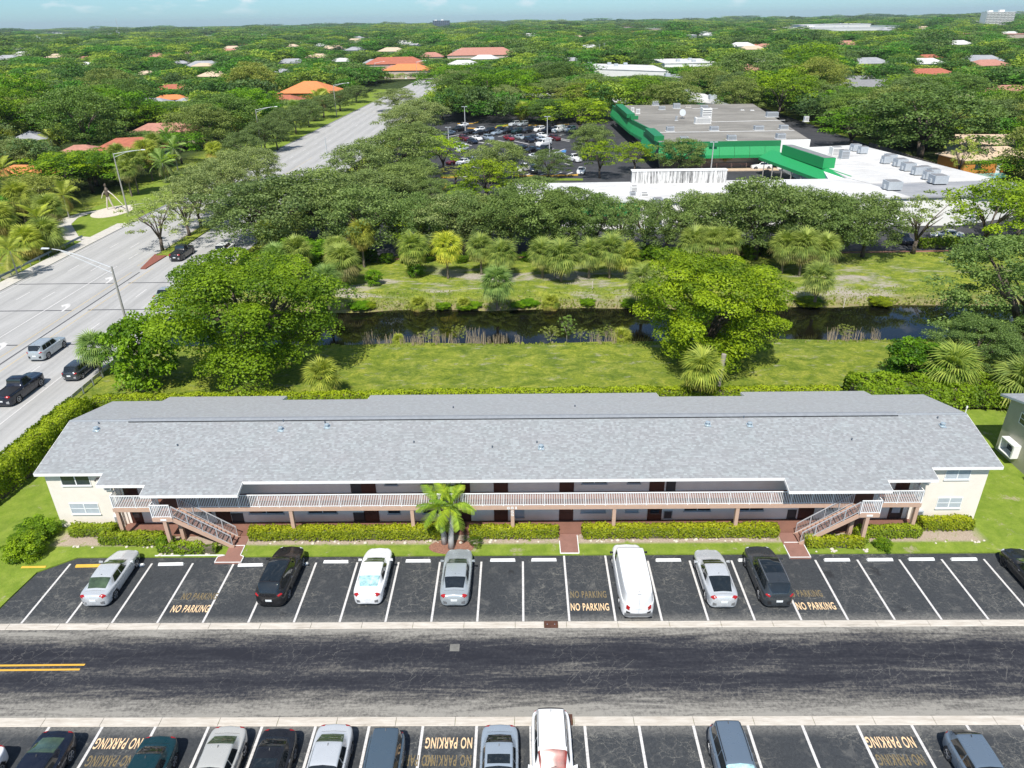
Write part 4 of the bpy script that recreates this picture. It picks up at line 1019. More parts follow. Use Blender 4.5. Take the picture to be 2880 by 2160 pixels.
        mk('bumper_trim', patch(sp, .004, .016, 2.3, 3.2, 2, 2, .02, mirror=False, side=-1), M['black'] if kind in ('van', 'suv') else M['chrome'], root)
        if kind == 'van':
            MB().box(-.82, .82, -L/2-.05, -L/2+.08, .42, .60).build('rear_bumper', plain('grey_plastic', (0.13, 0.135, 0.14), 0.6) if 'gp' not in M else M['gp'], root)
            MB().box(-.12, .12, -L/2+.12, -L/2+.15, 1.97, 2.0).build('brake_lamp', M['black'], root)
            MB().box(-.006, .006, -L/2-.015, -L/2+.03, .62, 1.85).build('door_seam', M['acgrey'], root)
        for sd in (1, -1):   # door mirrors
            yy = (r3-.5-.045)*L; zz = sp['belt']+.05; xx = W/2*.97
            m = MB(); m.add([(sd*xx, yy-.03, zz-.02), (sd*(xx+.22), yy-.07, zz-.03), (sd*(xx+.22), yy+.03, zz-.01), (sd*xx, yy+.05, zz), (sd*xx, yy-.02, zz+.06), (sd*(xx+.20), yy-.06, zz+.12), (sd*(xx+.20), yy+.02, zz+.11), (sd*xx, yy+.04, zz+.06)],
                             [[0, 3, 2, 1], [4, 5, 6, 7], [0, 1, 5, 4], [1, 2, 6, 5], [2, 3, 7, 6], [3, 0, 4, 7]])
            o = m.build('wing_mirror', P['silver'] if kind != 'van' else M['black'], root); 
            if kind != 'van': o.material_slots[0].link = 'OBJECT'
            for s_ in ((.36, .52) if kind != 'van' else (.66,)):
                p_ = surf(sp, np.array([s_]), np.array([4.2]))[0]; MB().box(sd*(p_[0]+.005)-.012, sd*(p_[0]+.005)+.012, p_[1]-.08, p_[1]+.08, p_[2]-.012, p_[2]+.012).build('door_handle', M['chrome'], root)
        seam = M['black']
        doors = (r3-.03, mid+.012, a0+.03) if kind not in ('van', 'pickup') else (r3-.06, r2-.10)
        for sd in (1, -1):
            for s_ in doors: mk('panel_gap', patch(sp, s_-.0012, s_+.0012, 1.9, 5.6, 1, 8, .004, sd), seam, root)
        mk('panel_gap', patch(sp, r3+.008, r3+.0115, 6.6, 9-1e-4, 1, 5, .006, mirror=True), seam, root)
        if kind in ('sedan', 'coupe'): mk('panel_gap', patch(sp, r0+.005, r0+.0075, 6.6, 9-1e-4, 1, 5, .006, mirror=True), seam, root)
        MB().bar((0, (r1-.5+.03)*L, H-.02), (0, (r1-.5+.01)*L, H+.05), .03, .02).build('antenna', M['black'], root)
        # wipers lie at the foot of the windshield
        p_ = surf(sp, np.array([r3-.012, r3-.03]), np.array([8.0, 8.6])); MB().bar(p_[0]+[0, 0, .03], p_[1]*[-1, 1, 1]+[0, 0, .05], .02, .015).build('wiper', M['black'], root)
        if rails:
            for sd in (1, -1):
                pts = [surf(sp, np.array([x]), np.array([7.35]))[0]*[sd, 1, 1]+np.array([0, 0, .035]) for x in np.linspace(r1+.01, r2-.03, 6)]
                MB().tube(pts, .018, 6).build('roof_rail', M['chrome'] if rails == 1 else M['black'], root)
    tm = MB(); prof = [(.06, R_*.66), (.10, R_*.80), (.105, R_*.95), (.07, R_), (-.07, R_), (-.105, R_*.95), (-.10, R_*.6)]; N = 20 if hi else 12
    for px, pr in prof: tm.v += [(px, pr*math.cos(2*math.pi*k/N), pr*math.sin(2*math.pi*k/N)) for k in range(N)]
    for i in range(len(prof)-1): tm.f += [[i*N+k, (i+1)*N+k, (i+1)*N+(k+1) % N, i*N+(k+1) % N] for k in range(N)]; tm.m += [0]*N
    tme = tm.mesh('tyre', M['tyre'], True)
    rm = MB(); rr = R_*.68
    rm.add([(.045, rr*math.cos(2*math.pi*k/N), rr*math.sin(2*math.pi*k/N)) for k in range(N)], [list(range(N))[::-1]], 1)
    for k in range(5):
        a = 2*math.pi*k/5; rm.bar((.062, 0, 0), (.058, rr*math.cos(a), rr*math.sin(a)), .03, .075, 0, up=(1, 0, 0))
    for k in range(N):
        a, b = 2*math.pi*k/N, 2*math.pi*(k+1)/N; rm.add([(.075, rr*math.cos(a), rr*math.sin(a)), (.075, rr*math.cos(b), rr*math.sin(b)), (.075, rr*.86*math.cos(b), rr*.86*math.sin(b)), (.075, rr*.86*math.cos(a), rr*.86*math.sin(a))], [[0, 3, 2, 1]], 0)
    rme = rm.mesh('rim', [M[rim], M['rimdark']])
    for y in wy:
        for sd in (1, -1):
            w = obj('wheel', tme, root, (sd*(W/2-.105), y, R_), (0, 0, 0 if sd > 0 else math.pi))
            obj('rim', rme, w)
    return root
CARS = {}
def get_car(key, **kw):
    k = (key, tuple(sorted(kw.items())))
    if k not in CARS: CARS[k] = car_proto(key, **kw); return CARS[k]
    return copy_tree(CARS[k])
def place_car(kind, colour, x, y, rz, label, cat, group=None, name=None, z=0.012, **kw):
    c = get_car(kind, **kw); c.location = (x, y, z); c.rotation_euler = (0, 0, rz)
    c.name = name or {'suv': 'suv', 'van': 'van', 'pickup': 'pickup_truck', 'hatch': 'hatchback', 'wagon': 'station_wagon'}.get(kind, 'car')
    tag(c, label, cat, group)
    for ch in c.children:
        if ch.name.split('.')[0] in ('body', 'wing_mirror') and ch.material_slots[0].link == 'OBJECT': ch.material_slots[0].material = P[colour]
    return c
GF, GS, GH = 'cars parked in the row below the building', 'cars parked in the row at the bottom of the photo', 'vehicles driving on the highway'
PI = math.pi
def nose_up(kind, yrear): return yrear+SPEC[kind]['L']/2
place_car('sedan', 'silver', -26.35, nose_up('sedan', 33.25), R(1), 'silver sedan with a pale parcel shelf, leftmost car of the row below the building', 'car', GF, back='gglass', wind='gglass')
place_car('suv', 'black', -15.45, nose_up('suv', 33.2), R(-1.5), 'black SUV with a glossy black roof left of the white sedan', 'car', GF, sunroof=3)
place_car('sedan', 'white', -9.55, nose_up('sedan', 33.3), R(0), 'white sedan with a teal sunshade behind its rear window', 'car', GF, back='shade_teal', wind='gglass')
place_car('sedan', 'grey', -4.25, nose_up('sedan', 33.15), R(0), 'silver-grey sedan with red tail lights right of the white sedan', 'car', GF, back=None, wind='gglass')
place_car('van', 'white', 6.72, nose_up('van', 32.1), R(0), 'long white cargo van without side windows', 'van', GF)
place_car('coupe', 'silver', 11.95, nose_up('coupe', 32.9), R(0), 'silver fastback with a black rear window right of the white van', 'car', GF)
place_car('suv', 'charcoal', 15.25, nose_up('suv', 32.95), R(0), 'charcoal SUV with a panoramic sunroof and silver roof rails', 'car', GF, sunroof=2, rails=1, wind='gglass')
place_car('sedan', 'black', 31.75, 35.3, R(0), 'black sedan cut off by the right edge, dark rims', 'car', GF, rim='rimdark', wind='gglass')
def nose_dn(kind, yrear): return yrear-SPEC[kind]['L']/2
for kind, col, x, yr, lb, kw in (
    ('sedan', 'white', -25.9, 23.3, 'white sedan cut off by the lower left corner', {}),
    ('coupe', 'navy', -22.95, 24.05, 'dark navy sedan in the lower row right of the white corner car', dict(wind=None, back='gglass')),
    ('sedan', 'teal', -17.75, 23.75, 'dark teal sedan parked on the no parking stall edge', dict(back=None)),
    ('sedan', 'champagne', -14.55, 24.3, 'champagne sedan with a pale green rear window in the lower row', dict(back='gglass')),
    ('sedan', 'black', -12.05, 24.15, 'black sedan with a sunroof in the lower row between the two silver sedans', dict(sunroof=1)),
    ('sedan', 'silver', -9.35, 24.4, 'silver sedan with a bright green rear window in the lower row', dict(back='gglass')),
    ('wagon', 'bluegrey', -6.7, 24.0, 'blue-grey boxy wagon in the lower row', dict()),
    ('sedan', 'paleblue', -1.25, 24.35, 'pale blue-silver sedan with a dark sunroof in the lower row', dict(sunroof=1)),
    ('suv', 'white', 1.25, 25.15, 'white SUV standing over the lower kerb, red seats behind its windshield', dict(wind='seat_red', rails=2)),
    ('wagon', 'steelblue', 9.75, 24.35, 'steel-grey SUV with black roof rails and a sunshade, alone in the lower row', dict(wind='shade_teal', rails=2)),
    ('hatch', 'steelblue', 21.0, 24.0, 'blue-grey hatchback in the lower right corner', dict())):
    place_car(kind, col, x, nose_dn(kind, yr), PI, lb, 'car', GS, **kw)
place_car('suv', 'grey', -52.0, 72.2, R(0), 'silver SUV driving on the highway beside the centre lines', 'car', GH, z=.035, rim='rim')
place_car('hatch', 'charcoal', -45.5, 67.0, R(0), 'dark hatchback with red brake lights on the highway near the guard rail', 'car', GH, z=.035)
place_car('pickup', 'navy', -48.9, 62.3, R(0), 'dark blue pickup truck at the left edge of the photo', 'pickup truck', GH, z=.035)
p = at(520, 718); place_car('pickup', 'black', -52.4, 108.6, R(0), 'black pickup truck passing the brick median nose', 'pickup truck', GH, z=.035)
p = at(622, 722); place_car('suv', 'white', p.x, p.y+2, R(0), 'white SUV half hidden behind the big round tree', 'car', GH, z=.035)
place_car('sedan', 'grey', -46.6, 90.0, R(0), 'grey car glimpsed on the highway behind the tree crown', 'car', GH, z=.035)

# shopping centre: cars in the rows of the distant car park
GM = 'cars in the shopping centre car park'
A, B, C_, D_ = R(141), R(-150), R(150), R(210)
mall_cars = [
 (130, 205, 'sedan', 'steelblue', A, 'blue-grey sedan leftmost of the upper car park row'), (280, 150, 'pickup', 'black', A, 'black pickup near the left end of the upper car park row'), (440, 190, 'sedan', 'black', A, 'very dark brown sedan third from the left in the upper car park row'),
 (345, 80, 'sedan', 'white', A, 'white sedan beside the upper left yellow island'), (600, 148, 'hatch', 'white', A, 'white hatchback behind the small black sedan'), (590, 200, 'sedan', 'black', A, 'small black sedan in front of the white hatchback'),
 (755, 175, 'suv', 'black', A, 'black SUV left of the light blue sedan'), (870, 200, 'sedan', 'paleblue', A, 'light blue sedan in the upper car park row'), (910, 145, 'sedan', 'navy', A, 'dark sedan behind the light blue sedan'),
 (1035, 178, 'suv', 'black', A, 'black SUV right of the light blue sedan'), (1185, 180, 'suv', 'darkgreen', A, 'dark green SUV in the middle of the upper row'), (1350, 170, 'suv', 'black', A, 'black SUV left of the tall white SUV'),
 (1525, 150, 'suv', 'white', A, 'tall white SUV in the upper row'), (1670, 160, 'pickup', 'navy', A, 'navy pickup right of the tall white SUV'), (1830, 160, 'van', 'white', A, 'white van at the right of the upper row'), (2010, 150, 'suv', 'silver', A, 'silver SUV at the right end of the upper row'),
 (1140, 65, 'suv', 'silver', A, 'silver SUV behind the hedge island, left of a pair'), (1275, 65, 'suv', 'grey', A, 'grey SUV behind the hedge island, right of a pair'), (1720, 60, 'sedan', 'black', A, 'black sedan by the back yellow kerb'),
 (365, 290, 'suv', 'darkred', B, 'dark red SUV at the left of the second car park row'), (490, 335, 'sedan', 'navy', B, 'navy sedan in front of the dark red SUV'), (565, 285, 'sedan', 'white', B, 'white sedan in the second car park row'),
 (745, 288, 'suv', 'paleblue', B, 'silver-blue SUV in the second car park row'), (1060, 285, 'sedan', 'red', B, 'bright red sedan in the second car park row'), (1230, 272, 'sedan', 'grey', B, 'grey sedan right of the bright red one'),
 (1370, 312, 'hatch', 'navy', B, 'navy hatchback right of the grey sedan'), (1450, 278, 'sedan', 'navy', B, 'dark blue sedan behind the navy hatchback'), (1580, 242, 'sedan', 'white', B, 'white sedan behind the pale grey one'), (1580, 305, 'sedan', 'paleblue', B, 'pale grey-blue sedan in front of the white one'),
 (1770, 288, 'suv', 'darkred', B, 'dark red SUV at the right of the second row'), (1240, 445, 'sedan', 'black', A, 'black sedan half hidden by an oak, left of the third row'), (1405, 468, 'sedan', 'black', A, 'black sedan in the third row beside the pickup'),
 (1600, 470, 'pickup', 'black', A, 'black pickup in front of the white passenger van'), (1600, 375, 'van', 'white', A, 'white passenger van in the third row'), (310, 412, 'sedan', 'white', C_, 'white sedan behind the lime-green tree, upper of two'),
 (335, 460, 'sedan', 'silver', C_, 'silver sedan behind the lime-green tree, lower of two'), (345, 660, 'sedan', 'white', C_, 'white sedan right of the lime-green tree'), (200, 655, 'sedan', 'darkred', A, 'dark red car under the lime-green tree'),
 (1470, 582, 'sedan', 'white', B, 'white sedan beside the dark round tree'), (1850, 558, 'sedan', 'white', B, 'white sedan near the blue painted bay'), (2065, 612, 'pickup', 'white', B, 'white pickup at the right of the lower row'),
 (1300, 765, 'pickup', 'white', A, 'white pickup by the long yellow kerb'), (1440, 785, 'suv', 'charcoal', R(180), 'dark SUV beside the white pickup by the yellow kerb'), (2180, 805, 'sedan', 'white', R(170), 'white sedan under the yellow-green tree'), (465, 640, 'hatch', 'silver', C_, 'silver hatchback behind the white sedan near the lime-green tree')]
for x, y, k, c, rz, lb in mall_cars:
    g = at(1240+x*.1808, 340+(y+16)*.1808); place_car(k, c, g.x, g.y, rz, lb, 'car' if k not in ('van', 'pickup') else {'van': 'van', 'pickup': 'pickup truck'}[k], GM, z=.04, hi=False)
for (u, v), k, c, rz, lb in (((2531, 632), 'suv', 'white', R(-60), 'white SUV in the service lane behind the white building'), ((2537, 682), 'hatch', 'navy', R(180), 'blue car in the bays behind the canal bank oak'), ((2660, 672), 'sedan', 'silver', R(80), 'silver sedan behind the clipped hedge beyond the canal'),
        ((2140, 476), 'suv', 'white', R(90), 'white SUV beside the green canopy'), ((1560, 648), 'suv', 'white', R(90), 'white vehicle behind the oaks left of the canal palms'), ((1830, 652), 'sedan', 'silver', R(80), 'silver car glimpsed through the oaks'), ((1145, 640), 'suv', 'charcoal', R(90), 'dark vehicle in the shade behind the left canal palms')):
    g = at(u, v); place_car(k, c, g.x, g.y, rz, lb, 'car', GM, z=.04, hi=False)
# bay lines, yellow kerbs, lamp posts of the car park
def zc(x, y, z=.04): return at(1240+x*.1808, 340+y*.1808, z)
mbl = MB()
def bay(x0, y0, x1, y1, w=.22):
    a, b = zc(x0, y0), zc(x1, y1); d = (b-a).normalized(); n = Vector((-d.y, d.x, 0))*w; mbl.poly([a-n, b-n, b+n, a+n], .042)
for q in ((110, 245, 340, 203), (260, 245, 380, 222), (415, 250, 520, 228), (570, 250, 680, 228), (740, 245, 800, 235), (890, 245, 970, 230), (1040, 245, 1110, 228), (1230, 235, 1290, 220), (1370, 235, 1470, 213), (1850, 225, 1940, 208), (1020, 90, 1110, 115), (1330, 92, 1400, 112), (1420, 80, 1500, 98), (1600, 82, 1680, 95), (1840, 70, 1980, 95),
          (215, 318, 480, 385), (590, 330, 660, 345), (640, 335, 760, 358), (895, 303, 1190, 368), (1140, 312, 1370, 362), (1450, 333, 1560, 355), (350, 470, 460, 455), (380, 505, 480, 482), (240, 690, 350, 728), (450, 690, 540, 725), (1420, 525, 1510, 500), (1600, 548, 1930, 436), (1700, 445, 1760, 435), (1310, 850, 1420, 810), (1510, 855, 1660, 800), (1740, 850, 1880, 795), (1900, 850, 2050, 800), (1850, 290, 2000, 320), (1860, 275, 2010, 300), (1920, 655, 2020, 685), (270, 865, 440, 868)): bay(*q)
tag(mbl.build('bay_lines', M['line']), kind='structure')
mbl = MB()
for i in range(5): a, b = zc(1820+i*20, 490-i*5), zc(1940, 448+i*10); bay(1815, 478+i*3, 1945, 452+i*9, .3)
tag(mbl.build('blue_bay', M['parkblue']), kind='structure')
def yellow_kerb(pts, label):
    w = [zc(x, y, 0) for x, y in pts]; mb = MB()
    for i in range(len(w)-1): mb.bar(w[i]+Vector((0, 0, .12)), w[i+1]+Vector((0, 0, .12)), .55, .24)
    o = mb.build('yellow_kerb', M['lineyellow']); tag(o, kind='structure')
for pts in ([(0, 888), (130, 890), (240, 878), (275, 855), (230, 842)], [(1130, 862), (1560, 864), (2130, 850)], [(420, 118), (560, 125), (640, 105)], [(840, 112), (960, 98), (1070, 62)], [(1330, 72), (1640, 72), (2000, 58)], [(260, 48), (500, 48), (580, 25)], [(40, 1085), (75, 1050), (80, 985)]): yellow_kerb(pts, '')
def island(pts, lb):
    w = [zc(x, y, 0) for x, y in pts]; tag(MB().poly(w, .12, 0, .0).build('planting_island', M['lawn']), kind='structure')
island([(0, 885), (240, 875), (270, 855), (230, 842), (0, 840)], ''); island([(850, 108), (1060, 85), (1070, 50), (870, 75)], ''); island([(1150, 930), (2210, 930), (2210, 905), (1150, 880)], '')
def post_light(u0, v0, v1, label, m='polebright', arm=True):
    b = at(u0, v0); h = at_y(u0, v1, b.y).z
    r = empty('lamp_post', b, 0, label, 'lamp post', 'lamp posts in the shopping centre car park')
    MB().tube([(0, 0, 0), (0, 0, h)], [.16, .10], 8).build('pole', M[m], r)
    if arm: MB().box(-.9, -.2, -.2, .2, h-.05, h+.1).box(.2, .9, -.2, .2, h-.05, h+.1).box(-.2, .2, -.05, .05, h, h+.05).build('lamp_head', M['acgrey'], r)
for u, v0, v1, lb in ((1309, 372, 300, 'pale lamp post rising behind the upper left car park row'), (1262, 396, 358, 'short pale lamp post beside the lime-green tree'), (1539, 392, 328, 'tall lamp post right of the middle of the car park'), (1545, 440, 390, 'lamp post beside the white passenger van'),
        (1999, 482, 400, 'lamp post standing in front of the green-roofed store wall'), (1203, 520, 485, 'short post by the car park entrance lane'), (1808, 632, 575, 'lamp post in the lane before the white building'), (1690, 150, 124, 'left of three stadium-like lamp posts beyond the shopping centre'), (1685+0, 168, 126, 'middle lamp post beyond the shopping centre'), (1698, 168, 122, 'right lamp post beyond the shopping centre'), (1540, 143, 130, 'small distant lamp post left of the three'), (1577, 142, 126, 'small distant lamp post right of its twin')):
    post_light(u, v0, v1, lb, arm=v0 < 600)
# ------------------------------------------------------------------ shopping centre
def roofmat(name, c0, c1, sc=0.3, dark=0.0):
    t = NT(name); t.set(0.9, 0, 0.2); w = t.co(kind='World'); n = t.noise(t.co((0.5, 1, 1), 'World'), sc, 7, 0.72, 0.5); n2 = t.noise(w, 2.0, 4, 0.7)
    c = t.mix(t.rng(n, 0.35, 0.65), c0, c1)
    if dark: c = t.mix(t.rng(t.noise(t.co((0.4, 1.2, 1), 'World'), 0.5, 6, 0.75), 0.55, 0.7, 0, dark), c, (0.12, 0.12, 0.12))
    t.base(t.mix(t.rng(n2, 0.3, 0.7, 0, 0.25), c, tuple(x*.7 for x in c0))); return t.mat
M['mallroof'] = roofmat('weathered_flat_roof', (0.19, 0.178, 0.158), (0.33, 0.31, 0.275), 0.12, 0.5)
M['whiteroof'] = roofmat('white_membrane_roof', (0.50, 0.49, 0.475), (0.74, 0.73, 0.71), 0.16, 0.35)
M['patchroof'] = roofmat('patched_grey_roof', (0.26, 0.27, 0.29), (0.40, 0.40, 0.41), 0.3, 0.3)
def streaked():
    t = NT('streaked_white_wall'); t.set(0.9, 0, 0.2); n = t.noise(t.co((1.6, 1, .10), 'World'), 1.2, 6, 0.8, 0.4)
    t.base(t.mix(t.rng(n, 0.44, 0.58), (0.74, 0.73, 0.71), (0.12, 0.12, 0.12))); return t.mat
M['streak'] = streaked()
st = empty('store_building', (50, 210, 0), label='large flat-roofed store with green metal fascia', cat='building'); SO = Vector((-50, -210, 0))
def spart(mb, name, m, parent=None):
    o = mb.build(name, m, parent or st)
    if parent is None: o.location = SO
    return o
spart(MB().poly([(33, 177), (66.5, 177.5), (75.5, 252), (34.5, 254), (34.5, 214), (36, 197)], 5.9, 0, 0.0), 'wall', M['pinkwall'])
spart(MB().poly([(32.0, 174.6), (67.0, 175.0), (77.0, 256), (31.5, 257), (32.3, 217), (34.0, 197), (32.2, 193)], 6.4, 0, 5.95), 'roof', M['mallroof'])
rf = [c for c in st.children if c.name.startswith('roof')][0]
# green fascia: dark parapet band over a sloping light green panel with seams
def fascia_run(pts, z0=2.85, z1=5.3, z2=6.5, out=.9, name='fascia_panel'):
    for i in range(len(pts)-1):
        a, b = Vector((*pts[i], 0)), Vector((*pts[i+1], 0)); d = (b-a).normalized(); n = Vector((d.y, -d.x, 0)); L = (b-a).length
        k = max(1, int(L/3.2))
        for j in range(k):
            p, q = a.lerp(b, j/k)+d*.03, a.lerp(b, (j+1)/k)-d*.03
            mb = MB().quad(p+n*out+Vector((0, 0, z0+.7)), q+n*out+Vector((0, 0, z0+.7)), q+n*.25+Vector((0, 0, z1)), p+n*.25+Vector((0, 0, z1)))
            mb.quad(p+n*out+Vector((0, 0, z0)), q+n*out+Vector((0, 0, z0)), q+n*out+Vector((0, 0, z0+.7)), p+n*out+Vector((0, 0, z0+.7)))
            mb.quad(p+Vector((0, 0, z0)), q+Vector((0, 0, z0)), q+n*out+Vector((0, 0, z0)), p+n*out+Vector((0, 0, z0)))
            spart(mb, name, M['green'])
        mb = MB().quad(a+n*.24+Vector((0, 0, z1)), b+n*.24+Vector((0, 0, z1)), b+n*.24+Vector((0, 0, z2)), a+n*.24+Vector((0, 0, z2))).quad(a+n*.24+Vector((0, 0, z2)), b+n*.24+Vector((0, 0, z2)), b-n*.1+Vector((0, 0, z2)), a-n*.1+Vector((0, 0, z2)))
        spart(mb, 'parapet_band', M['greendark'])
fascia_run([(31.9, 174.3), (60.0, 174.7)])
fascia_run([(31.0, 257), (31.9, 216), (33.9, 197), (31.6, 193.5), (31.9, 174.3)])
for pts in ([(31.6, 191), (31.8, 177)], [(31.2, 250), (31.7, 222)]):
    (ax, ay), (bx_, by_) = pts; spart(MB().box(ax-.3, ax+2.0, by_, ay, 6.42, 7.5), 'raised_parapet', M['greendark'])
for k in range(5): spart(MB().box(31.5, 33.6, 218.0+k*.7, 218.5+k*.7, 6.45+k*.05, 7.4-.2*k), 'louvre', M['greendark'])
spart(MB().poly([(60.1, 174.5), (66.9, 174.9), (66.95, 175.3), (60.1, 175.2)], 6.55, 0, 0.0), 'white_panel', M['whitewall'])
spart(MB().box(33, 60, 172.9, 176.9, 0.03, .22), 'pavement', M['tanroof'])
spart(MB().box(33, 66, 176.92, 176.98, 0.25, 1.2), 'plinth', plain('plinth_pink', (0.38, 0.24, 0.20), .9))
# canopy on the right side of the store and its raised sign box
spart(MB().add([(53.5, 168.5, 3.9), (57.0, 170.5, 5.1), (62.0, 139, 5.1), (58.2, 138, 3.9), (53.5, 168.5, 3.3), (58.2, 138, 3.3)], [[0, 3, 2, 1], [0, 4, 5, 3]]), 'canopy', M['green'])
spart(MB().poly([(57.2, 165), (59.4, 165), (62.0, 147.5), (59.6, 147.3)], 7.0, 0, 5.0), 'sign_box', M['green'])
spart(MB().poly([(57.4, 164.8), (59.2, 164.8), (61.8, 147.7), (59.8, 147.5)], 7.04, 0), 'sign_box_top', M['greyroof'])
for k in range(7): spart(MB().tube([(54.1+k*.62, 166-k*4.1, 0), (54.1+k*.62, 166-k*4.1, 3.6)], .12, 8), 'canopy_post', M['polemetal'])
# roof plant
def unit(u, v, w, d, h, z, parent=rf, off=SO, m='acgrey', name='roof_unit'):
    w, d, h = w*.68, d*.68, h*.75; p = at(1700+u*.3255, 260+v*.3255, z); mb = MB().box(-w/2, w/2, -d/2, d/2, .12, h).box(-w*.38, w*.38, -d*.38, d*.38, h, h+.06, 1).box(-w/2-.2, w/2+.2, -d/2-.2, d/2+.2, 0, .11, 2)
    for k in range(5): mb.box(-w/2+.1, w/2-.1, -d/2-.02, -d/2, .25+k*(h-.35)/5, .25+(k+.5)*(h-.35)/5, 1)
    o = mb.build(name, [M[m], M['greyroof'], M['whiteroof']], parent); o.location = p+(Vector((0, 0, 0))); return o
for u, v, w, d, h, m in ((565, 335, 2.6, 2.6, 1.5, 'acgrey'), (945, 330, 2.9, 2.4, 1.4, 'acgrey'), (1330, 325, 3.2, 2.4, 1.4, 'acgrey'), (1545, 318, 2.8, 2.4, 1.4, 'acgrey'), (1518, 400, 2.8, 2.6, 1.6, 'acgrey'), (685, 418, 2.6, 2.4, 1.3, 'acgrey'), (1095, 412, 2.8, 2.4, 1.5, 'acgrey'),
        (240, 168, 1.4, 1.4, 1.8, 'whitewall'), (288, 185, 1.6, 1.4, 1.9, 'whitewall'), (440, 112, 3.0, 2.4, 1.8, 'acgrey'), (495, 150, 2.6, 2.4, 1.4, 'acgrey'), (622, 138, 3, 2.4, 2.0, 'acgrey'), (722, 132, 2.2, 2, .8, 'stone'), (860, 132, 3.2, 2, .9, 'acgrey'), (845, 270, 6.0, 3, 2.2, 'whitewall'), (872, 240, 3.8, 4, 4.3, 'whitewall'), (1445, 212, 4.6, 2.6, 1.8, 'acgrey'), (1740, 252, 1.6, 1.6, 1.8, 'whitewall'), (620, 245, .7, .7, 1.7, 'acgrey'), (1190, 155, 1.2, 1, .4, 'whitewall'), (1275, 158, 1.2, 1, .4, 'whitewall')):
    unit(u, v, w, d, h, 6.42, m=m)
pipe = MB()
for (u0, v0), (u1, v1) in (((480, 345), (1640, 330)), ((910, 255), (1560, 240)), ((760, 140), (980, 138))): pipe.bar(at(1700+u0*.3255, 260+v0*.3255, 6.55), at(1700+u1*.3255, 260+v1*.3255, 6.55), .22, .14)
o = pipe.build('roof_pipe', M['whiteroof'], rf)
d_ = at(1700+672*.3255, 260+205*.3255, 7.0); o = MB().tube([(0, 0, -.6), (0, 0, .8)], .08, 6).add([(.9*math.cos(a), .5*math.sin(a)-.3, .9*math.sin(a)+1.0) for a in np.linspace(0, 2*math.pi, 13)[:-1]], [list(range(12))]).build('satellite_dish', M['acgrey'], rf); o.location = d_
# white strip building in front and to the right
wb = empty('strip_building', (45, 130, 0), label='long white flat-roofed building beyond the canal with a streaked parapet wall', cat='building'); WO = Vector((-45, -130, 0))
def wpart(mb, name, m, parent=None):
    o = mb.build(name, m, parent or wb); o.location = WO if parent is None else Vector((0, 0, 0)); return o
wpart(MB().poly([(3.5, 121.4), (74.5, 121.9), (86, 127), (78.5, 176), (60.8, 172.8), (60.5, 150), (57, 136.5), (3.5, 136)], 4.7, 0, 0.0), 'wall', M['whitewall'])
wr = wpart(MB().poly([(-1, 120.9), (64.5, 121.5), (62.5, 132.4), (60.6, 137.4), (-1, 136.6)], 5.0, 0, 4.72), 'roof', M['whiteroof'])
wpart(MB().poly([(62.6, 132.4), (86.6, 134.2), (78.8, 176.5), (61.2, 172.9), (60.7, 138.0)], 5.02, 0, 4.73), 'roof', M['whiteroof'])
wpart(MB().poly([(64.6, 121.5), (75.2, 121.7), (90.5, 127.5), (86.7, 134.0), (62.7, 132.2)], 4.95, 0, 4.74), 'roof', M['patchroof'])
wpart(MB().box(20.3, 37.5, 134.9, 136.4, 5.0, 7.2), 'parapet_wall', M['streak'])
wpart(MB().box(20.2, 37.6, 134.8, 136.5, 7.2, 7.32), 'parapet_cap', M['whitewall'])
wpart(MB().box(4.2, 19.8, 120.4, 121.3, 2.7, 4.5), 'green_fascia', M['green'])
for u, v, z, w, d, h, m in ((244, 895, 5, 1.4, 1.2, .9, 'acgrey'), (255, 870, 5, 1.6, 1.2, 1.6, 'whitewall'), (460, 960, 5, 2.2, 2, 1.2, 'acgrey'), (345, 900, 5, 1.8, 1.2, .8, 'whitewall'), (2000, 540, 5.02, 3.6, 3, 2.2, 'whitewall'), (2065, 575, 5.02, 2.4, 2.4, 2.4, 'acgrey'), (2150, 500, 5.02, 2.0, 2.0, 1.6, 'whitewall')):
    unit(u, v, w, d, h, z, wr, WO, m)
for u, v, w in ((2405, 425, 2.2), (2425, 432, 2.0), (2502, 455, 2.4), (2530, 468, 2.6), (2552, 480, 2.6), (2578, 492, 2.0), (2598, 490, 2.0), (2622, 498, 2.2), (2636, 516, 3.0), (2507, 533, 3.0), (2490, 460, 1.8), (2608, 505, 1.8)):
    p = at(u, v, 5.02); w *= .8; o = MB().box(-w/2, w/2, -w/2, w/2, .15, 1.5).box(-w*.4, w*.4, -w*.4, w*.4, 1.5, 1.56, 1).box(-w/2-.3, -w/2, -.3, .3, .2, .9).build('roof_unit', [M['acgrey'], M['greyroof']], wr); o.location = p


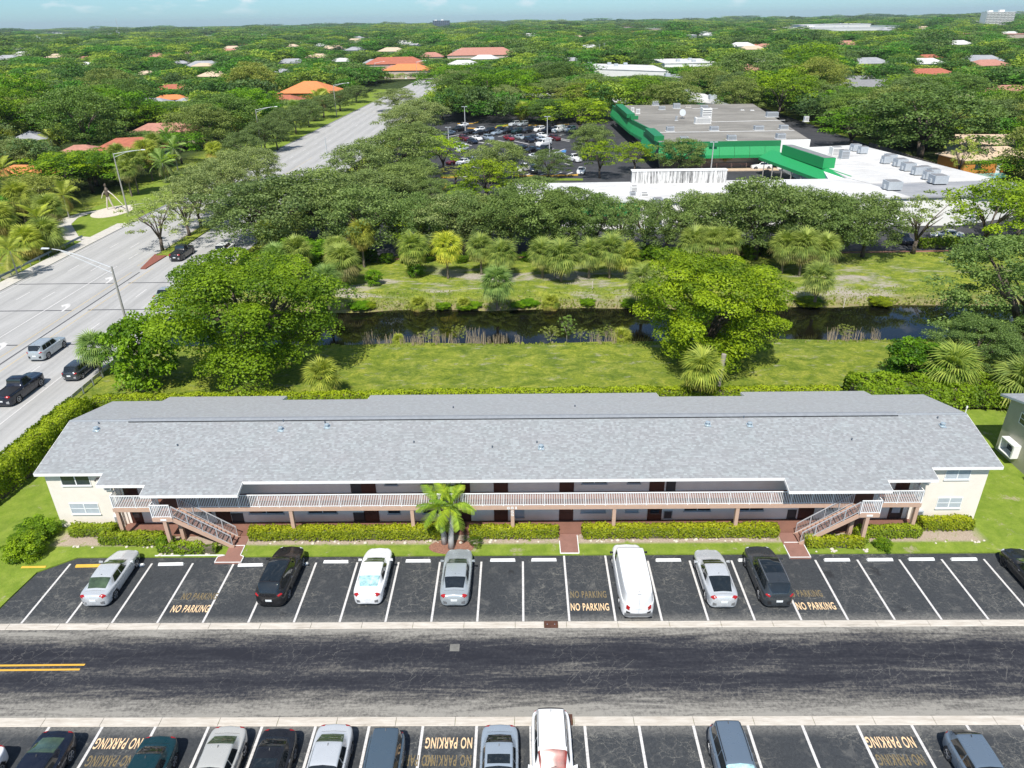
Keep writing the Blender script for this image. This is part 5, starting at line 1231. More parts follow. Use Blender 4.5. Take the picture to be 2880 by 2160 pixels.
# the roof object sits at -origin of its Empty, so its children keep world coordinates
# other flat white buildings behind the store
def flat(name, pts, z, rm, wm, label, units=0, cat='building'):
    cx = sum(p[0] for p in pts)/len(pts); cy = sum(p[1] for p in pts)/len(pts)
    r = empty(name, (cx, cy, 0), 0, label, cat); lp = [(p[0]-cx, p[1]-cy) for p in pts]
    MB().poly(lp, z-.3, 0, 0).build('wall', wm, r); k = 1.01
    ro = MB().poly([(p[0]*k, p[1]*k) for p in lp], z, 0, z-.28).build('roof', rm, r)
    rs = random.Random(len(label))
    n = min(10, max(2, int(max(abs(lp[1][0]-lp[0][0]), 6)/5))); mbw = None
    for i in range(n):
        a = Vector((*lp[0], 0)).lerp(Vector((*lp[1], 0)), (i+.5)/n); mbw = MB().box(a.x-.8, a.x+.8, a.y-.06, a.y+.3, 1.0, 2.2).build('window', M['glass'], r)
    for i in range(units):
        x, y = rs.uniform(min(p[0] for p in lp)*.7, max(p[0] for p in lp)*.7), rs.uniform(min(p[1] for p in lp)*.6, max(p[1] for p in lp)*.6)
        MB().box(x-1.2, x+1.2, y-1.2, y+1.2, z, z+1.4).build('roof_unit', M['acgrey'], ro)
    return r
def q4(u0, v0, u1, v1, z, dep):      # rectangle whose near roof edge runs between two pixels
    a, b = at(u0, v0, z), at(u1, v1, z)
    if not (0 < a.y < 4800 and 0 < b.y < 4800): a, b = at_y(u0, v0, 4800), at_y(u1, v1, 4800)
    return [(a.x, a.y), (b.x, b.y), (b.x+dep*.02, b.y+dep), (a.x+dep*.02, a.y+dep)]
flat('store_annexe', q4(1938, 284, 2052, 294, 6, 45), 6, M['whiteroof'], M['green'], 'white-roofed annexe with green wall behind the big green store', 3)
flat('low_building', q4(1466, 272, 1605, 276, 4, 20), 4, M['whiteroof'], M['green'], 'low building with green corner left of the big store', 1)
flat('low_building', q4(1730, 288, 1775, 290, 4, 20), 4, M['whiteroof'], M['green'], 'small green-fronted building glimpsed behind the store', 0)
flat('school_building', q4(1640, 192, 1880, 200, 6, 60), 6, M['whiteroof'], M['whitewall'], 'long white school-like building among the trees beyond the store', 4)
flat('school_building', q4(1870, 178, 2020, 176, 6, 60), 6, M['whiteroof'], M['whitewall'], 'white building right of the long white one', 3)
flat('school_building', q4(1868, 222, 1930, 214, 5, 20), 5, M['patchroof'], M['whitewall'], 'small grey-roofed white building in the trees', 1)
flat('white_house', q4(2095, 170, 2180, 168, 5, 40), 5, M['whiteroof'], M['whitewall'], 'white block glimpsed left of the tall bright tree', 1)
flat('distant_mall', q4(2215, 78, 2530, 77, 9, 160), 9, M['whiteroof'], M['whitewall'], 'wide white distant mall near the skyline', 8)
flat('distant_mall', q4(2270, 70, 2450, 66, 14, 120), 14, M['whiteroof'], M['whitewall'], 'taller white block behind the distant mall', 4)
flat('distant_mall', q4(1780, 80, 1880, 80, 8, 120), 8, M['whiteroof'], M['pinkwall'], 'distant pale building with white roof, left of the centre skyline', 3)
flat('distant_mall', q4(1705, 74, 1785, 74, 9, 120), 9, M['redroof'], M['pinkwall'], 'distant salmon-roofed building near the centre skyline', 0)
flat('distant_shed', q4(1910, 102, 1960, 98, 7, 60), 7, M['whiteroof'], M['whitewall'], 'small white distant shed right of centre', 0)
flat('distant_shed', q4(234, 100, 256, 100, 6, 60), 6, M['whiteroof'], M['whitewall'], 'white shed among the trees at the upper left', 0)
flat('distant_shed', q4(270, 99, 298, 98, 6, 60), 6, M['redroof'], M['whitewall'], 'white shed with red side at the upper left', 0)
flat('distant_shed', q4(574, 99, 612, 99, 6, 60), 6, M['whiteroof'], M['whitewall'], 'long low white shed at the upper left skyline', 0)
flat('distant_shed', q4(118, 122, 140, 121, 6, 40), 6, M['whiteroof'], M['pinkwall'], 'tiny pale roof at the far upper left', 0)
for i, (u0, u1, v) in enumerate(((75, 92, 79), (115, 140, 79), (150, 205, 80), (235, 272, 80), (745, 770, 75), (840, 860, 74), (1405, 1430, 66), (2560, 2580, 72))):
    flat('skyline_shed', q4(u0, v, u1, v, 12, 200), 12, M['whiteroof'], M['whitewall'], 'white shed on the skyline, number of sheds from the left edge: %s' % ['first', 'second', 'third', 'fourth', 'fifth', 'sixth', 'seventh', 'last'][i], 0)
# office block on the horizon and white apartment tower at the upper right
def tower(u0, u1, vb, vt, dep, label, floors, bays, wm, glassy=False):
    a, b = at(u0, vb), at(u1, vb); h = at_y(u0, vt, a.y).z; r = empty('tower_block', (a.x, a.y, 0), 0, label, 'building'); w = b.x-a.x
    MB().box(0, w, 0, dep, 0, h).build('wall', wm, r); fl = h/floors; bw = w/bays
    wme = MB().box(-bw*.32, bw*.32, -.6, .2, fl*.22, fl*.80).mesh('window', M['glass'])
    bme = MB().box(-bw*.40, bw*.40, -2.2, -.05, 0, fl*.10).box(-bw*.40, bw*.40, -2.25, -2.1, fl*.1, fl*.34).mesh('balcony', wm)
    for i in range(floors):
        for j in range(bays):
            obj('window', wme, r, ((j+.5)*bw, 0, i*fl))
            if not glassy and j % 3 != 2: obj('balcony', bme, r, ((j+.5)*bw, 0, i*fl))
    MB().box(w*.1, w*.25, dep*.3, dep*.6, h, h+4).box(w*.5, w*.66, dep*.3, dep*.6, h, h+5).build('roof_house', M['whitewall'], r); return r
tower(2768, 2960, 76, 34, 30, 'tall white apartment block with balconies at the upper right', 9, 24, M['whitewall'])
tower(1218, 1257, 84, 58, 60, 'glassy dark office block with white top on the skyline', 6, 8, plain('dark_cladding', (0.10, 0.13, 0.17), 0.4), True)
flat('roof_hall', q4(2740, 96, 2960, 96, 8, 60), 8, M['pinkroof'], M['pinkwall'], 'pink tiled building in front of the white apartment tower', 0)

# ------------------------------------------------------------------ houses in the trees
def house(u, v, w, d, rm, wm, label, rz=0.0, h=3.0, hip=True, gable=False, group=None, zt=None):
    """(u, v) is the pixel of the middle of the roof's near edge"""
    p = at(u, v, h); r = empty('house', (p.x, p.y, 0), rz, label, 'house', group); o = .6; rh = min(w, d)*.22
    MB().box(-w/2, w/2, 0, d, 0, h).build('wall', wm, r)
    a, b = -w/2-o, w/2+o; c, e = -o, d+o
    if w >= d: inset = (e-c)/2*(0.9 if hip else 0.0); R1, R2 = (a+inset, (c+e)/2), (b-inset, (c+e)/2)
    else: inset = (b-a)/2*(0.9 if hip else 0.0); R1, R2 = ((a+b)/2, c+inset), ((a+b)/2, e-inset)
    v = [(a, c, h-.1), (b, c, h-.1), (b, e, h-.1), (a, e, h-.1), (a, c, h+.05), (b, c, h+.05), (b, e, h+.05), (a, e, h+.05), (*R1, h+rh), (*R2, h+rh)]
    if w >= d: f = [[4, 5, 9, 8], [5, 6, 9], [6, 7, 8, 9], [7, 4, 8]]
    else: f = [[4, 5, 8], [5, 6, 9, 8], [6, 7, 9], [7, 4, 8, 9]]
    MB().add(v, f+[[0, 3, 2, 1], [0, 1, 5, 4], [1, 2, 6, 5], [2, 3, 7, 6], [3, 0, 4, 7]]).build('roof', rm, r)
    for x in (-w*.3, w*.28): MB().box(x-.7, x+.7, -.04, .05, .9, 2.1).build('window', M['glass'], r)
    MB().box(-.5, .5, -.05, .05, 0, 2.1).build('door', M['white'], r)
    return r
RR, PR, OR_, TR = M['redroof'], M['pinkroof'], M['orangeroof'], M['tanroof']; WW, PW = M['whitewall'], M['pinkwall']
house(355, 425, 17, 12, RR, WW, 'house with salmon tiled roof behind the highway lamp on the left', R(14))
house(215, 430, 9, 7, PR, WW, 'small salmon roof left of the larger salmon-roofed house', R(10))
house(455, 375, 20, 11, PR, PW, 'long pinkish roof with a dark dormer behind the silvery palm', R(8))
house(30, 500, 12, 9, OR_, WW, 'orange tiled roof at the left edge among palms', R(-5))
house(75, 395, 9, 10, M['patchroof'], WW, 'grey-white roofed house at the left edge', R(20))
house(480, 255, 20, 12, RR, PW, 'dark red long roof in the left woodland', R(0))
house(475, 280, 14, 8, OR_, WW, 'orange low roof in front of the dark red long roof', R(10))
house(420, 290, 13, 8, M['patchroof'], WW, 'pale grey roof left of the orange low roof', 0)
house(515, 290, 10, 8, M['patchroof'], WW, 'pale grey roof right of the orange low roof', 0)
house(855, 262, 24, 20, OR_, M['orangewall'], 'big bright orange tiled house beside the highway', R(-5), h=4)
house(790, 285, 14, 10, RR, PW, 'low dark tiled wing in front of the orange house', R(-5))
house(1110, 180, 44, 20, RR, PW, 'long salmon tiled building with dormers above the highway bend', R(4), h=5)
house(1140, 198, 28, 16, OR_, PW, 'orange tiled wing in front of the long salmon building', R(-6), h=5)
house(1355, 155, 60, 26, PR, PW, 'large pink tiled roof beyond the highway on the right of the bend', R(0), h=6)
house(1210, 160, 22, 16, PR, PW, 'small pink tiled roof left of the large pink one', R(0), h=5)
house(430, 160, 24, 16, PR, PW, 'pink roof in the upper left woodland', R(0), h=4)
house(58, 156, 30, 18, M['whiteroof'], PW, 'white roof at the upper left edge with salmon side', 0, h=5)
house(8, 168, 26, 18, M['patchroof'], PW, 'grey roofs cut off by the left edge', 0, h=5)
house(236, 166, 16, 12, PR, PW, 'tiny pink roof in the upper left woodland', 0, h=4)
house(265, 245, 12, 8, M['patchroof'], WW, 'pale roof in the middle of the left woodland', 0)
house(145, 290, 10, 8, TR, WW, 'tan roof above the left palms', 0)
house(850, 125, 22, 14, M['whiteroof'], WW, 'small white roof in the distance left of the highway end', 0)
house(2815, 447, 17, 9, TR, M['orangewall'], 'orange-walled house with tan roof and pool at the right edge', R(8), h=3)
house(2790, 405, 14, 8, M['tanroof'], WW, 'tan-roofed house with white gable behind the orange-walled one', R(-5), h=3.2, hip=False)
house(2705, 285, 18, 10, OR_ if False else TR, PW, 'peach roofed house in the trees at the right', R(6))
house(2860, 262, 18, 12, PR, WW, 'salmon roof at the right edge', R(0))
house(2440, 248, 26, 14, M['greyroof'], WW, 'grey-roofed house with white gable up the right side', R(5), hip=False)
house(2425, 228, 14, 10, M['greyroof'], WW, 'smaller grey roof with a white gable behind', R(5), hip=False)
house(2620, 212, 30, 14, RR, PW, 'long brown roof in the right woodland', R(4))
house(2620, 165, 20, 12, RR, PW, 'tiny red roof in the right woodland', R(4))
house(2142, 133, 24, 14, RR, PW, 'small red roof above the tall bright tree', 0)
house(2065, 130, 18, 14, M['tanroof'], WW, 'small pale roof above the school building', 0)
house(1500, 96, 40, 20, PR, PW, 'long pale pink roof in the distance centre', 0, h=5)
house(1770, 93, 36, 20, OR_, PW, 'orange roof in the distance right of centre', 0, h=5)
house(1670, 100, 26, 18, PR, PW, 'pink roof glimpsed in the distance centre', 0, h=5)
po = at(2762, 495); tag(MB().poly([(po.x-5, po.y-3), (po.x+6, po.y-2), (po.x+6, po.y+3), (po.x-5, po.y+2)], .09, 0, 0).build('swimming_pool', M['pool']), 'turquoise swimming pool behind the fence at the right', 'pool')
def fence(u0, v0, u1, v1, h, m, label, n=14):
    a, b = at(u0, v0), at(u1, v1); r = empty('fence', a, math.atan2(b.y-a.y, b.x-a.x), label, 'fence'); L = (b-a).length
    pm = MB().box(0, L/n-.04, -.03, .03, .05, h).mesh('panel', m); qm = MB().box(-.08, .08, -.08, .08, 0, h+.1).mesh('post', m)
    for i in range(n): obj('panel', pm, r, (i*L/n+.02, 0, 0))
    for i in range(n+1): obj('post', qm, r, (i*L/n, 0, 0))
fence(2440, 430, 2700, 520, 2.6, M['darkwood'], 'weathered wooden fence along the right side of the shopping centre', 34)
fence(2700, 530, 2800, 570, 2.4, M['acgrey'], 'grey wall fence beside the pool garden', 10)

# ------------------------------------------------------------------ street lamps on the highway and utility poles
def street_lamp(base, h, arm, label, m='polemetal', armz=1.2, dirx=-1, up=0.5):
    r = empty('street_lamp', base, 0, label, 'street lamp', 'street lamps along the highway')
    MB().tube([(0, 0, 0), (0, 0, h)], [.17, .09], 10).build('pole', M[m], r)
    mb = MB().tube([(0, 0, h-.15), (dirx*arm*.45, 0, h+armz*.62), (dirx*arm*.72, 0, h+armz*.92), (dirx*arm*.85, 0, h+armz)], [.055, .05, .045, .04], 8)
    mb.tube([(0, 0, h-.75), (dirx*arm*.4, 0, h+armz*.30), (dirx*arm*.72, 0, h+armz*.88)], [.045, .04, .035], 8)
    mb.build('arm', M['polebright'], r)
    x = dirx*arm*.95; MB().add([(x-.42, -.14, h+armz+.02), (x+.42, -.10, h+armz+.02), (x+.42, .10, h+armz+.02), (x-.42, .14, h+armz+.02), (x-.34, -.10, h+armz+.15), (x+.38, -.06, h+armz+.12), (x+.38, .06, h+armz+.12), (x-.34, .10, h+armz+.15)],
        [[0, 3, 2, 1], [4, 5, 6, 7], [0, 1, 5, 4], [1, 2, 6, 5], [2, 3, 7, 6], [3, 0, 4, 7]]).build('lamp_head', M['polebright'], r)
street_lamp((-49.2+6.9, 79.8-8.0, 0), 9.9, 6.6, 'tall concrete street lamp at the near edge of the highway by the round tree', armz=1.9)
street_lamp((-75.1, 137.7, 0), 11.2, 6.0, 'street lamp on the far side of the highway beside the round sand bed', dirx=1, armz=.5)
street_lamp((-72.2, 209.5, 0), 11.4, 6.0, 'second street lamp along the far verge of the highway', dirx=1, armz=.6)
street_lamp((-70.4, 294.0, 0), 11.4, 6.0, 'third street lamp along the far verge of the highway', dirx=1, armz=.6)
street_lamp((at(1058, 236).x, at(1058, 236).y, 0), 11.4, 6.0, 'fourth street lamp, above the trees at the highway bend', dirx=1, armz=.6)
street_lamp((at(1174, 232).x, at(1174, 232).y, 0), 11.4, 6.0, 'fifth street lamp, right at the end of the visible highway', dirx=1, armz=.6)
street_lamp((at(1275, 185).x, at(1275, 185).y, 0), 11.4, 7.0, 'sixth street lamp, among the trees beyond the highway end', dirx=1, armz=.8)
def pole(u, vb, vt, label, r0=.16, m='polebright', group='utility poles among the distant trees'):
    b = at(u, vb); h = at_y(u, vt, b.y).z; k = max(1, b.y/420)
    e = empty('utility_pole', b, 0, label, 'pole', group); MB().tube([(0, 0, 0), (0, 0, h)], [r0*k, r0*.6*k], 8).build('shaft', M[m], e)
    if h > 8: MB().box(-1.1*k**.5, 1.1*k**.5, -.06*k, .06*k, h-.9, h-.9+.12*k).build('crossarm', M[m], e)
p = at(922, 455); pole(922, 455, 385, 'white post standing in the highway trees left of the car park', .2)
POLES = ((336, 98, 52), (155, 115, 90), (118, 132, 105), (112, 130, 100), (176, 118, 108), (210, 124, 110), (238, 128, 112), (263, 124, 110), (310, 115, 95), (316, 115, 94), (336, 120, 86), (341, 120, 90), (10, 130, 112), (44, 120, 112), (576, 96, 78), (640, 98, 84), (648, 98, 82), (664, 98, 82), (120, 133, 108), (183, 212, 195), (1106, 222, 205), (1147, 220, 190), (1366, 215, 182), (1302, 275, 240), (2434, 190, 178), (2464, 188, 178), (2515, 208, 170), (2412, 190, 182), (2408, 262, 235))
for u, vb, vt in POLES:
    pole(u, vb, vt, 'pale slender utility pole rising from the distant trees '+('of the upper left' if u < 700 else 'beyond the highway end' if u < 1400 else 'of the upper right'), group='utility poles '+('upper left' if u < 700 else 'beyond the highway end' if u < 1400 else 'upper right'))
# small marks on the banks
def marker(u, v, h, label, m='white'):
    MB_ = MB().tube([(0, 0, 0), (0, 0, h)], [.05, .05], 8).tube([(0, 0, h), (0, 0, h+.18)], [.09, .07], 8)
    o = MB_.build('marker_post', M[m]); o.location = at(u, v); tag(o, label, 'post')
marker(2713, 1168, .75, 'white marker post behind the right end of the roof'); marker(2771, 718, 1.3, 'white marker by the bright tree beyond the canal')
marker(2372, 865, 1.0, 'pale marker at the far water edge of the canal', 'stone'); marker(1666, 812, .8, 'short pale post on the far canal bank', 'stone')
# bronze figure with thin legs on the sand bed
r = empty('sculpture', (sc.x-1.0, sc.y+1.4, .12), 0, 'spindly bronze sculpture standing on the round sand bed', 'sculpture')
MB().tube([(-.7, 0, 0), (-.5, 0, 1.2), (-.1, 0, 2.6)], [.12, .14, .2], 7).build('leg', M['stone'], r); MB().tube([(.6, .3, 0), (.35, .1, 1.2), (.1, 0, 2.6)], [.12, .14, .2], 7).build('leg', M['stone'], r)
MB().tube([(0, 0, 2.5), (0, 0, 3.2), (.05, 0, 3.9), (0, 0, 4.4)], [.28, .42, .36, .12], 8).build('torso', M['bronze'], r)
MB().tube([(.2, 0, 3.7), (1.2, -.3, 3.0), (2.4, -.8, 1.9), (3.2, -1.2, 1.2)], [.12, .10, .08, .06], 6).build('arm', M['stone'], r); MB().tube([(-.2, 0, 3.7), (-.9, .2, 3.1), (-1.3, 0, 2.2)], [.12, .1, .07], 6).build('arm', M['stone'], r)
MB().tube([(0, 0, 4.4), (0, 0, 4.7), (.1, 0, 5.0)], [.16, .24, .12], 8).build('head', M['bronze'], r)
# ------------------------------------------------------------------ vegetation
def leaves(pos, nrm, size, rs, tint, aspect=0.62, jit=0.5, shape='quad', droop=None):
    """one small folded face per leaf cluster"""
    n = len(pos); nrm = nrm+rs.normal(0, jit, (n, 3)); nrm /= np.linalg.norm(nrm, axis=1, keepdims=True)+1e-9
    t = rs.normal(0, 1, (n, 3)); t -= (t*nrm).sum(1, keepdims=True)*nrm; t /= np.linalg.norm(t, axis=1, keepdims=True)+1e-9
    b = np.cross(nrm, t); s = (size*rs.uniform(.6, 1.3, n))[:, None]
    q = np.zeros((n, 4, 3)); q[:, 0] = pos-t*s; q[:, 1] = pos+b*s*aspect; q[:, 2] = pos+t*s; q[:, 3] = pos-b*s*aspect
    return q
def cloud(clumps, per, size, seed, up=0.55, shell=0.72, jit=0.45, tvar=0.35):
    """leaf faces on the outside of many flattened clumps; clumps rows: x y z rx ry rz"""
    rs = np.random.RandomState(seed); C = np.asarray(clumps, float); n = len(C)*per
    i = np.repeat(np.arange(len(C)), per); d = rs.normal(0, 1, (n, 3)); d /= np.linalg.norm(d, axis=1, keepdims=True)
    d[:, 2] = np.where(d[:, 2] < -0.35, -d[:, 2], d[:, 2])
    r = rs.uniform(shell, 1.08, n)[:, None]; pos = C[i, :3]+d*C[i, 3:6]*r
    nr = d*0.7+np.array([0, 0, up]); ct = rs.uniform(0, 1, len(C))[i]
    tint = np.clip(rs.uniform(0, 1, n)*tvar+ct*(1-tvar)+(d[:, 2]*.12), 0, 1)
    return leaves(pos, nr, size, rs, tint, jit=jit), tint
def quads_mesh(name, q, m, attrs):
    v = q.reshape(-1, 3); f = np.arange(len(v)).reshape(-1, 4); return mesh_np(name, v, f, m, attrs=attrs)
def dome_clumps(n, seed, flat=.62, r0=.10, r1=.19, low=-.35, squash=.55, lobes=0, drop=.9):
    rs = np.random.RandomState(seed); out = []
    lob = rs.uniform(0, 2*math.pi, max(lobes, 1)); 
    for k in range(n):
        z = low+(1-low)*((k+.5)/n); a = k*2.39996+rs.uniform(-.5, .5); rr = math.sqrt(max(0, 1-z*z)) if z > 0 else 1-abs(z)*.35
        w = 1.0+(0.15*math.sin(3*a+lob[0])+.10*math.sin(5*a+lob[0]*2)) if lobes else 1+rs.uniform(-.08, .08)
        sc = rs.uniform(.74, 1.06) if k % 4 else rs.uniform(.45, .75)
        r = rs.uniform(r0, r1)
        out.append((.5*math.cos(a)*rr*sc*w, .5*math.sin(a)*rr*sc*w, .62+.36*z*sc if z > 0 else .60+z*.60*drop, r, r, r*squash))
    return out
def trunk_mesh(seed, limbs=6, base=.035, fork=.25, mat='bark', spread=.34, n=7):
    rs = random.Random(seed); mb = MB(); mb.tube([(0, 0, -.02), (0, 0, fork*.5), (rs.uniform(-.02, .02), 0, fork)], [base*1.25, base, base*.85], n)
    for k in range(limbs):
        a = 2*math.pi*k/limbs+rs.uniform(-.4, .4); s = rs.uniform(.6, 1)*spread; zt = rs.uniform(.62, .85)
        p1 = (s*.35*math.cos(a), s*.35*math.sin(a), fork+(zt-fork)*.45); p2 = (s*math.cos(a), s*math.sin(a), zt)
        mb.tube([(0, 0, fork-.03), p1, p2], [base*.6, base*.4, base*.15], 5)
        for j in range(2):
            b = a+rs.uniform(-.9, .9); mb.tube([p1, (p1[0]+.16*math.cos(b), p1[1]+.16*math.sin(b), p1[2]+.18)], [base*.28, base*.1], 4)
    return mb.mesh('trunk', M[mat], True)
LEAFP = {}
def crown(key, clumps, per, size, seed, m, **kw):
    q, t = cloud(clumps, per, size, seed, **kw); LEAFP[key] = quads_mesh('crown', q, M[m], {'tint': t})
crown('heroA', dome_clumps(105, 11, r0=.085, r1=.165, low=-.75, squash=.62, lobes=1, drop=1.0), 620, .0090, 1, 'leaf', shell=.80, jit=.45, tvar=.40, up=.35)
crown('heroB', dome_clumps(125, 17, r0=.075, r1=.15, low=-.8, squash=.50, lobes=1, drop=1.0), 440, .0100, 2, 'leaf', shell=.80, jit=.45, tvar=.40, up=.35)
for i in range(3):
    crown('oak%d' % i, dome_clumps(84, 30+i, r0=.085, r1=.16, low=-.65, squash=.62, lobes=1+i), 200, .0125, 40+i, 'leafoak', shell=.45, jit=.8, tvar=.7, up=.4)
crown('wild', dome_clumps(120, 77, r0=.06, r1=.12, low=-.8, squash=.6, lobes=1, drop=1.0), 330, .0090, 78, 'leafoak', shell=.5, jit=.8, tvar=.7)
crown('sparse0', dome_clumps(36, 51, r0=.07, r1=.13, low=-.5, squash=.55, lobes=1), 75, .015, 52, 'leafoak', shell=.3, jit=.8, tvar=.7)
for i in range(3):
    crown('clump%d' % i, dome_clumps(46, 60+i, r0=.09, r1=.17, low=-.4, squash=.5, lobes=i), 110, .017, 70+i, 'leaf', shell=.6)
crown('bush', dome_clumps(70, 55, r0=.10, r1=.17, low=-.9, squash=.8, lobes=1, drop=1.0), 120, .026, 56, 'leaf', shell=.6, jit=.6)
for i in range(4):
    crown('far%d' % i, dome_clumps(26, 80+i, r0=.13, r1=.22, low=-.45, squash=.6, lobes=i % 2), 46, .034, 90+i, 'leafoak' if i % 2 else 'leaf', shell=.6, jit=.5)
TRK = {'big': trunk_mesh(1, 8, .040, .16), 'oak': trunk_mesh(2, 7, .026, .26, 'bark'), 'thin': trunk_mesh(3, 6, .014, .30, 'barkpale', .38, 6), 'far': trunk_mesh(4, 3, .022, .30, 'bark', .25, 5)}
CAMP = np.array([0, 0, CAM_H])
def proj(p):
    v = np.array([p[0], p[1], p[2]-CAM_H]); z = v@FW; return 1440+F_PX*(v@RT)/z, 1080-F_PX*(v@UP)/z, z
PLANTED = []
def tree(x, y, w, h, kind, label, colour=(1, 1, 1), group=None, rz=None, trunk='oak', wy=None, rnd=[random.Random(7)], z=0.0, crown_name='crown', cat='tree', name='tree'):
    rz = rnd[0].uniform(0, 6.28) if rz is None else rz
    r = empty(name, (x, y, z), rz, label, cat, group); r.scale = (w, wy or w, h)
    c = obj(crown_name, LEAFP[kind], r); c.color = (*colour, 1)
    if trunk: obj('trunk', TRK[trunk], r)
    PLANTED.append((x, y, w*.5)); return r
def tree_px(bx, by, wpx, ty, kind, label, colour=(1, 1, 1), group=None, trunk='oak', rz=None, S=1.30199):
    """base pixel, crown width in pixels and top pixel of the tree, read in the 2212-wide view"""
    b = at(bx*S, by*S); zc = proj((b.x, b.y, 3))[2]; w = wpx*S*zc/F_PX*1.08
    t = at_y(bx*S, ty*S, b.y+w*.12); return tree(b.x, b.y, w, max(2.0, t.z*1.1), kind, label, colour, group, rz, trunk)
BR = (1.0, 1.12, 0.9); YG = (1.9, 1.7, 1.0); DK = (.72, .80, .8); GY = (1.25, 1.2, 1.35)
# the two big round trees between the building and the canal
tree(-27.0, 66.4, 15.8, 12.3, 'heroA', 'biggest round bright-green tree, left of the canal and above the roof', (1.08, 1.0, .8), None, .1, 'big', wy=15.0)
tree(-37.0, 63.8, 6.2, 7.2, 'bush', 'small leafy tree at the left foot of the biggest round tree, beside the sabal palm', (.95, 1.0, .8), None, 1.0, 'oak')
tree(18.8, 68.5, 14.5, 11.2, 'heroB', 'tall yellow-green tree with layered crown in front of the canal, right of centre', (1.35, 1.12, .75), None, 2.2, 'big', wy=12)
tree(52.0, 70.0, 18.0, 13.0, 'wild', 'large dark wild tree filling the right edge beside the canal', (.85, 1.0, .8), None, .3, 'big', wy=17)
tree(37.2, 62.2, 5.5, 4.6, 'bush', 'dark green bush tree left of the wild right-edge tree, above the hedge', (.62, .78, .6), None, 1.3, 'oak')
tree(43.5, 63.5, 8, 6.5, 'wild', 'dark bush tree at the right edge above the hedge', (.7, .85, .7), None, 2.3, 'oak')
# oaks and others beyond the canal (base x, base y, width, top y)
G1 = 'trees between the canal and the white strip building'
for a in ((600, 540, 230, 395, 'oak0', 'broad dark oak left of the canal palms, nearest the highway', DK), (700, 530, 210, 380, 'oak1', 'broad oak second from the highway in the row behind the palms', (.9, .95, .9)), (790, 555, 180, 415, 'oak2', 'dense oak above the dark shaded gap behind the left canal palms', (.85, .95, .85)),
          (868, 540, 130, 445, 'clump2', 'flat-topped yellow-green tree behind the left canal palms', (1.15, 1.0, .8)), (960, 545, 150, 430, 'oak0', 'grey-green oak behind the two lone canal palms', GY), (1055, 540, 150, 430, 'oak2', 'oak behind the palm pair in the middle of the canal bank', (1, 1, .9)),
          (1150, 545, 170, 405, 'oak1', 'dark oak in front of the green fascia left of the white wall', (.85, .95, .8)), (1235, 545, 130, 415, 'oak0', 'oak at the end of the green fascia', (.85, .95, .8)), (1335, 548, 130, 435, 'sparse0', 'thin open tree in front of the white wall', (1.1, 1.15, 1)),
          (910, 550, 120, 430, 'oak1', 'oak filling the gap between the lone palms and the yellow-green tree', (.8, .95, .8)),
          (1005, 550, 115, 425, 'oak2', 'oak behind the golden-green palm', (.9, 1, .95)),
          (1105, 550, 120, 420, 'oak0', 'oak between the palm pair and the green fascia', (.8, .92, .75)),
          (1195, 550, 110, 425, 'oak2', 'oak above the lower right palm of the central pair', (.9, 1, .8)),
          (1285, 550, 110, 430, 'oak1', 'oak above the three palms left of the yellow-green tree', (.8, .95, .8)),
          (1390, 552, 110, 440, 'oak0', 'low oak right of the thin open tree', (.85, .95, .85)),
          (1485, 550, 120, 425, 'oak2', 'oak above the left palm of the centre-right cluster', (.95, 1.05, .9)),
          (1590, 555, 130, 410, 'oak0', 'tall oak right of the centre-right palm cluster', (.85, .95, .85)),
          (1682, 552, 120, 415, 'oak1', 'oak above the left palm of the right cluster', (.9, 1, .9)),
          (1765, 555, 115, 425, 'oak2', 'oak above the right palm of the right cluster', (.85, .95, .8)),
          (1440, 545, 120, 455, 'sparse0', 'light open oak right of the thin tree', (.95, 1, .9)), (1530, 545, 150, 430, 'oak1', 'oak behind the palm cluster at the centre right', GY), (1630, 560, 190, 400, 'oak2', 'tall broad oak above the yellow-green canal tree', (.85, .92, .85)),
          (1725, 545, 150, 420, 'oak0', 'oak left of the right-hand palm cluster', (.85, .95, .85)), (1800, 560, 160, 440, 'oak1', 'dark oak right of the right-hand palm cluster', (.72, .85, .72)), (1862, 555, 150, 430, 'oak2', 'oak beside the service lane, left of the lone open tree', (.85, .92, .8)),
          (1972, 548, 150, 425, 'sparse0', 'lone open-crowned tree standing on the mulch strip at the right', (1.15, 1.15, 1)), (2120, 548, 175, 400, 'clump0', 'bright leafy tree with a double trunk beyond the canal at the right', (1.35, 1.15, .8)), (2195, 520, 150, 395, 'clump1', 'bright leafy tree cut off by the right edge beyond the canal', (1.25, 1.1, .8))):
    tree_px(*a, group=G1)
G2 = 'trees in the highway median and verges'
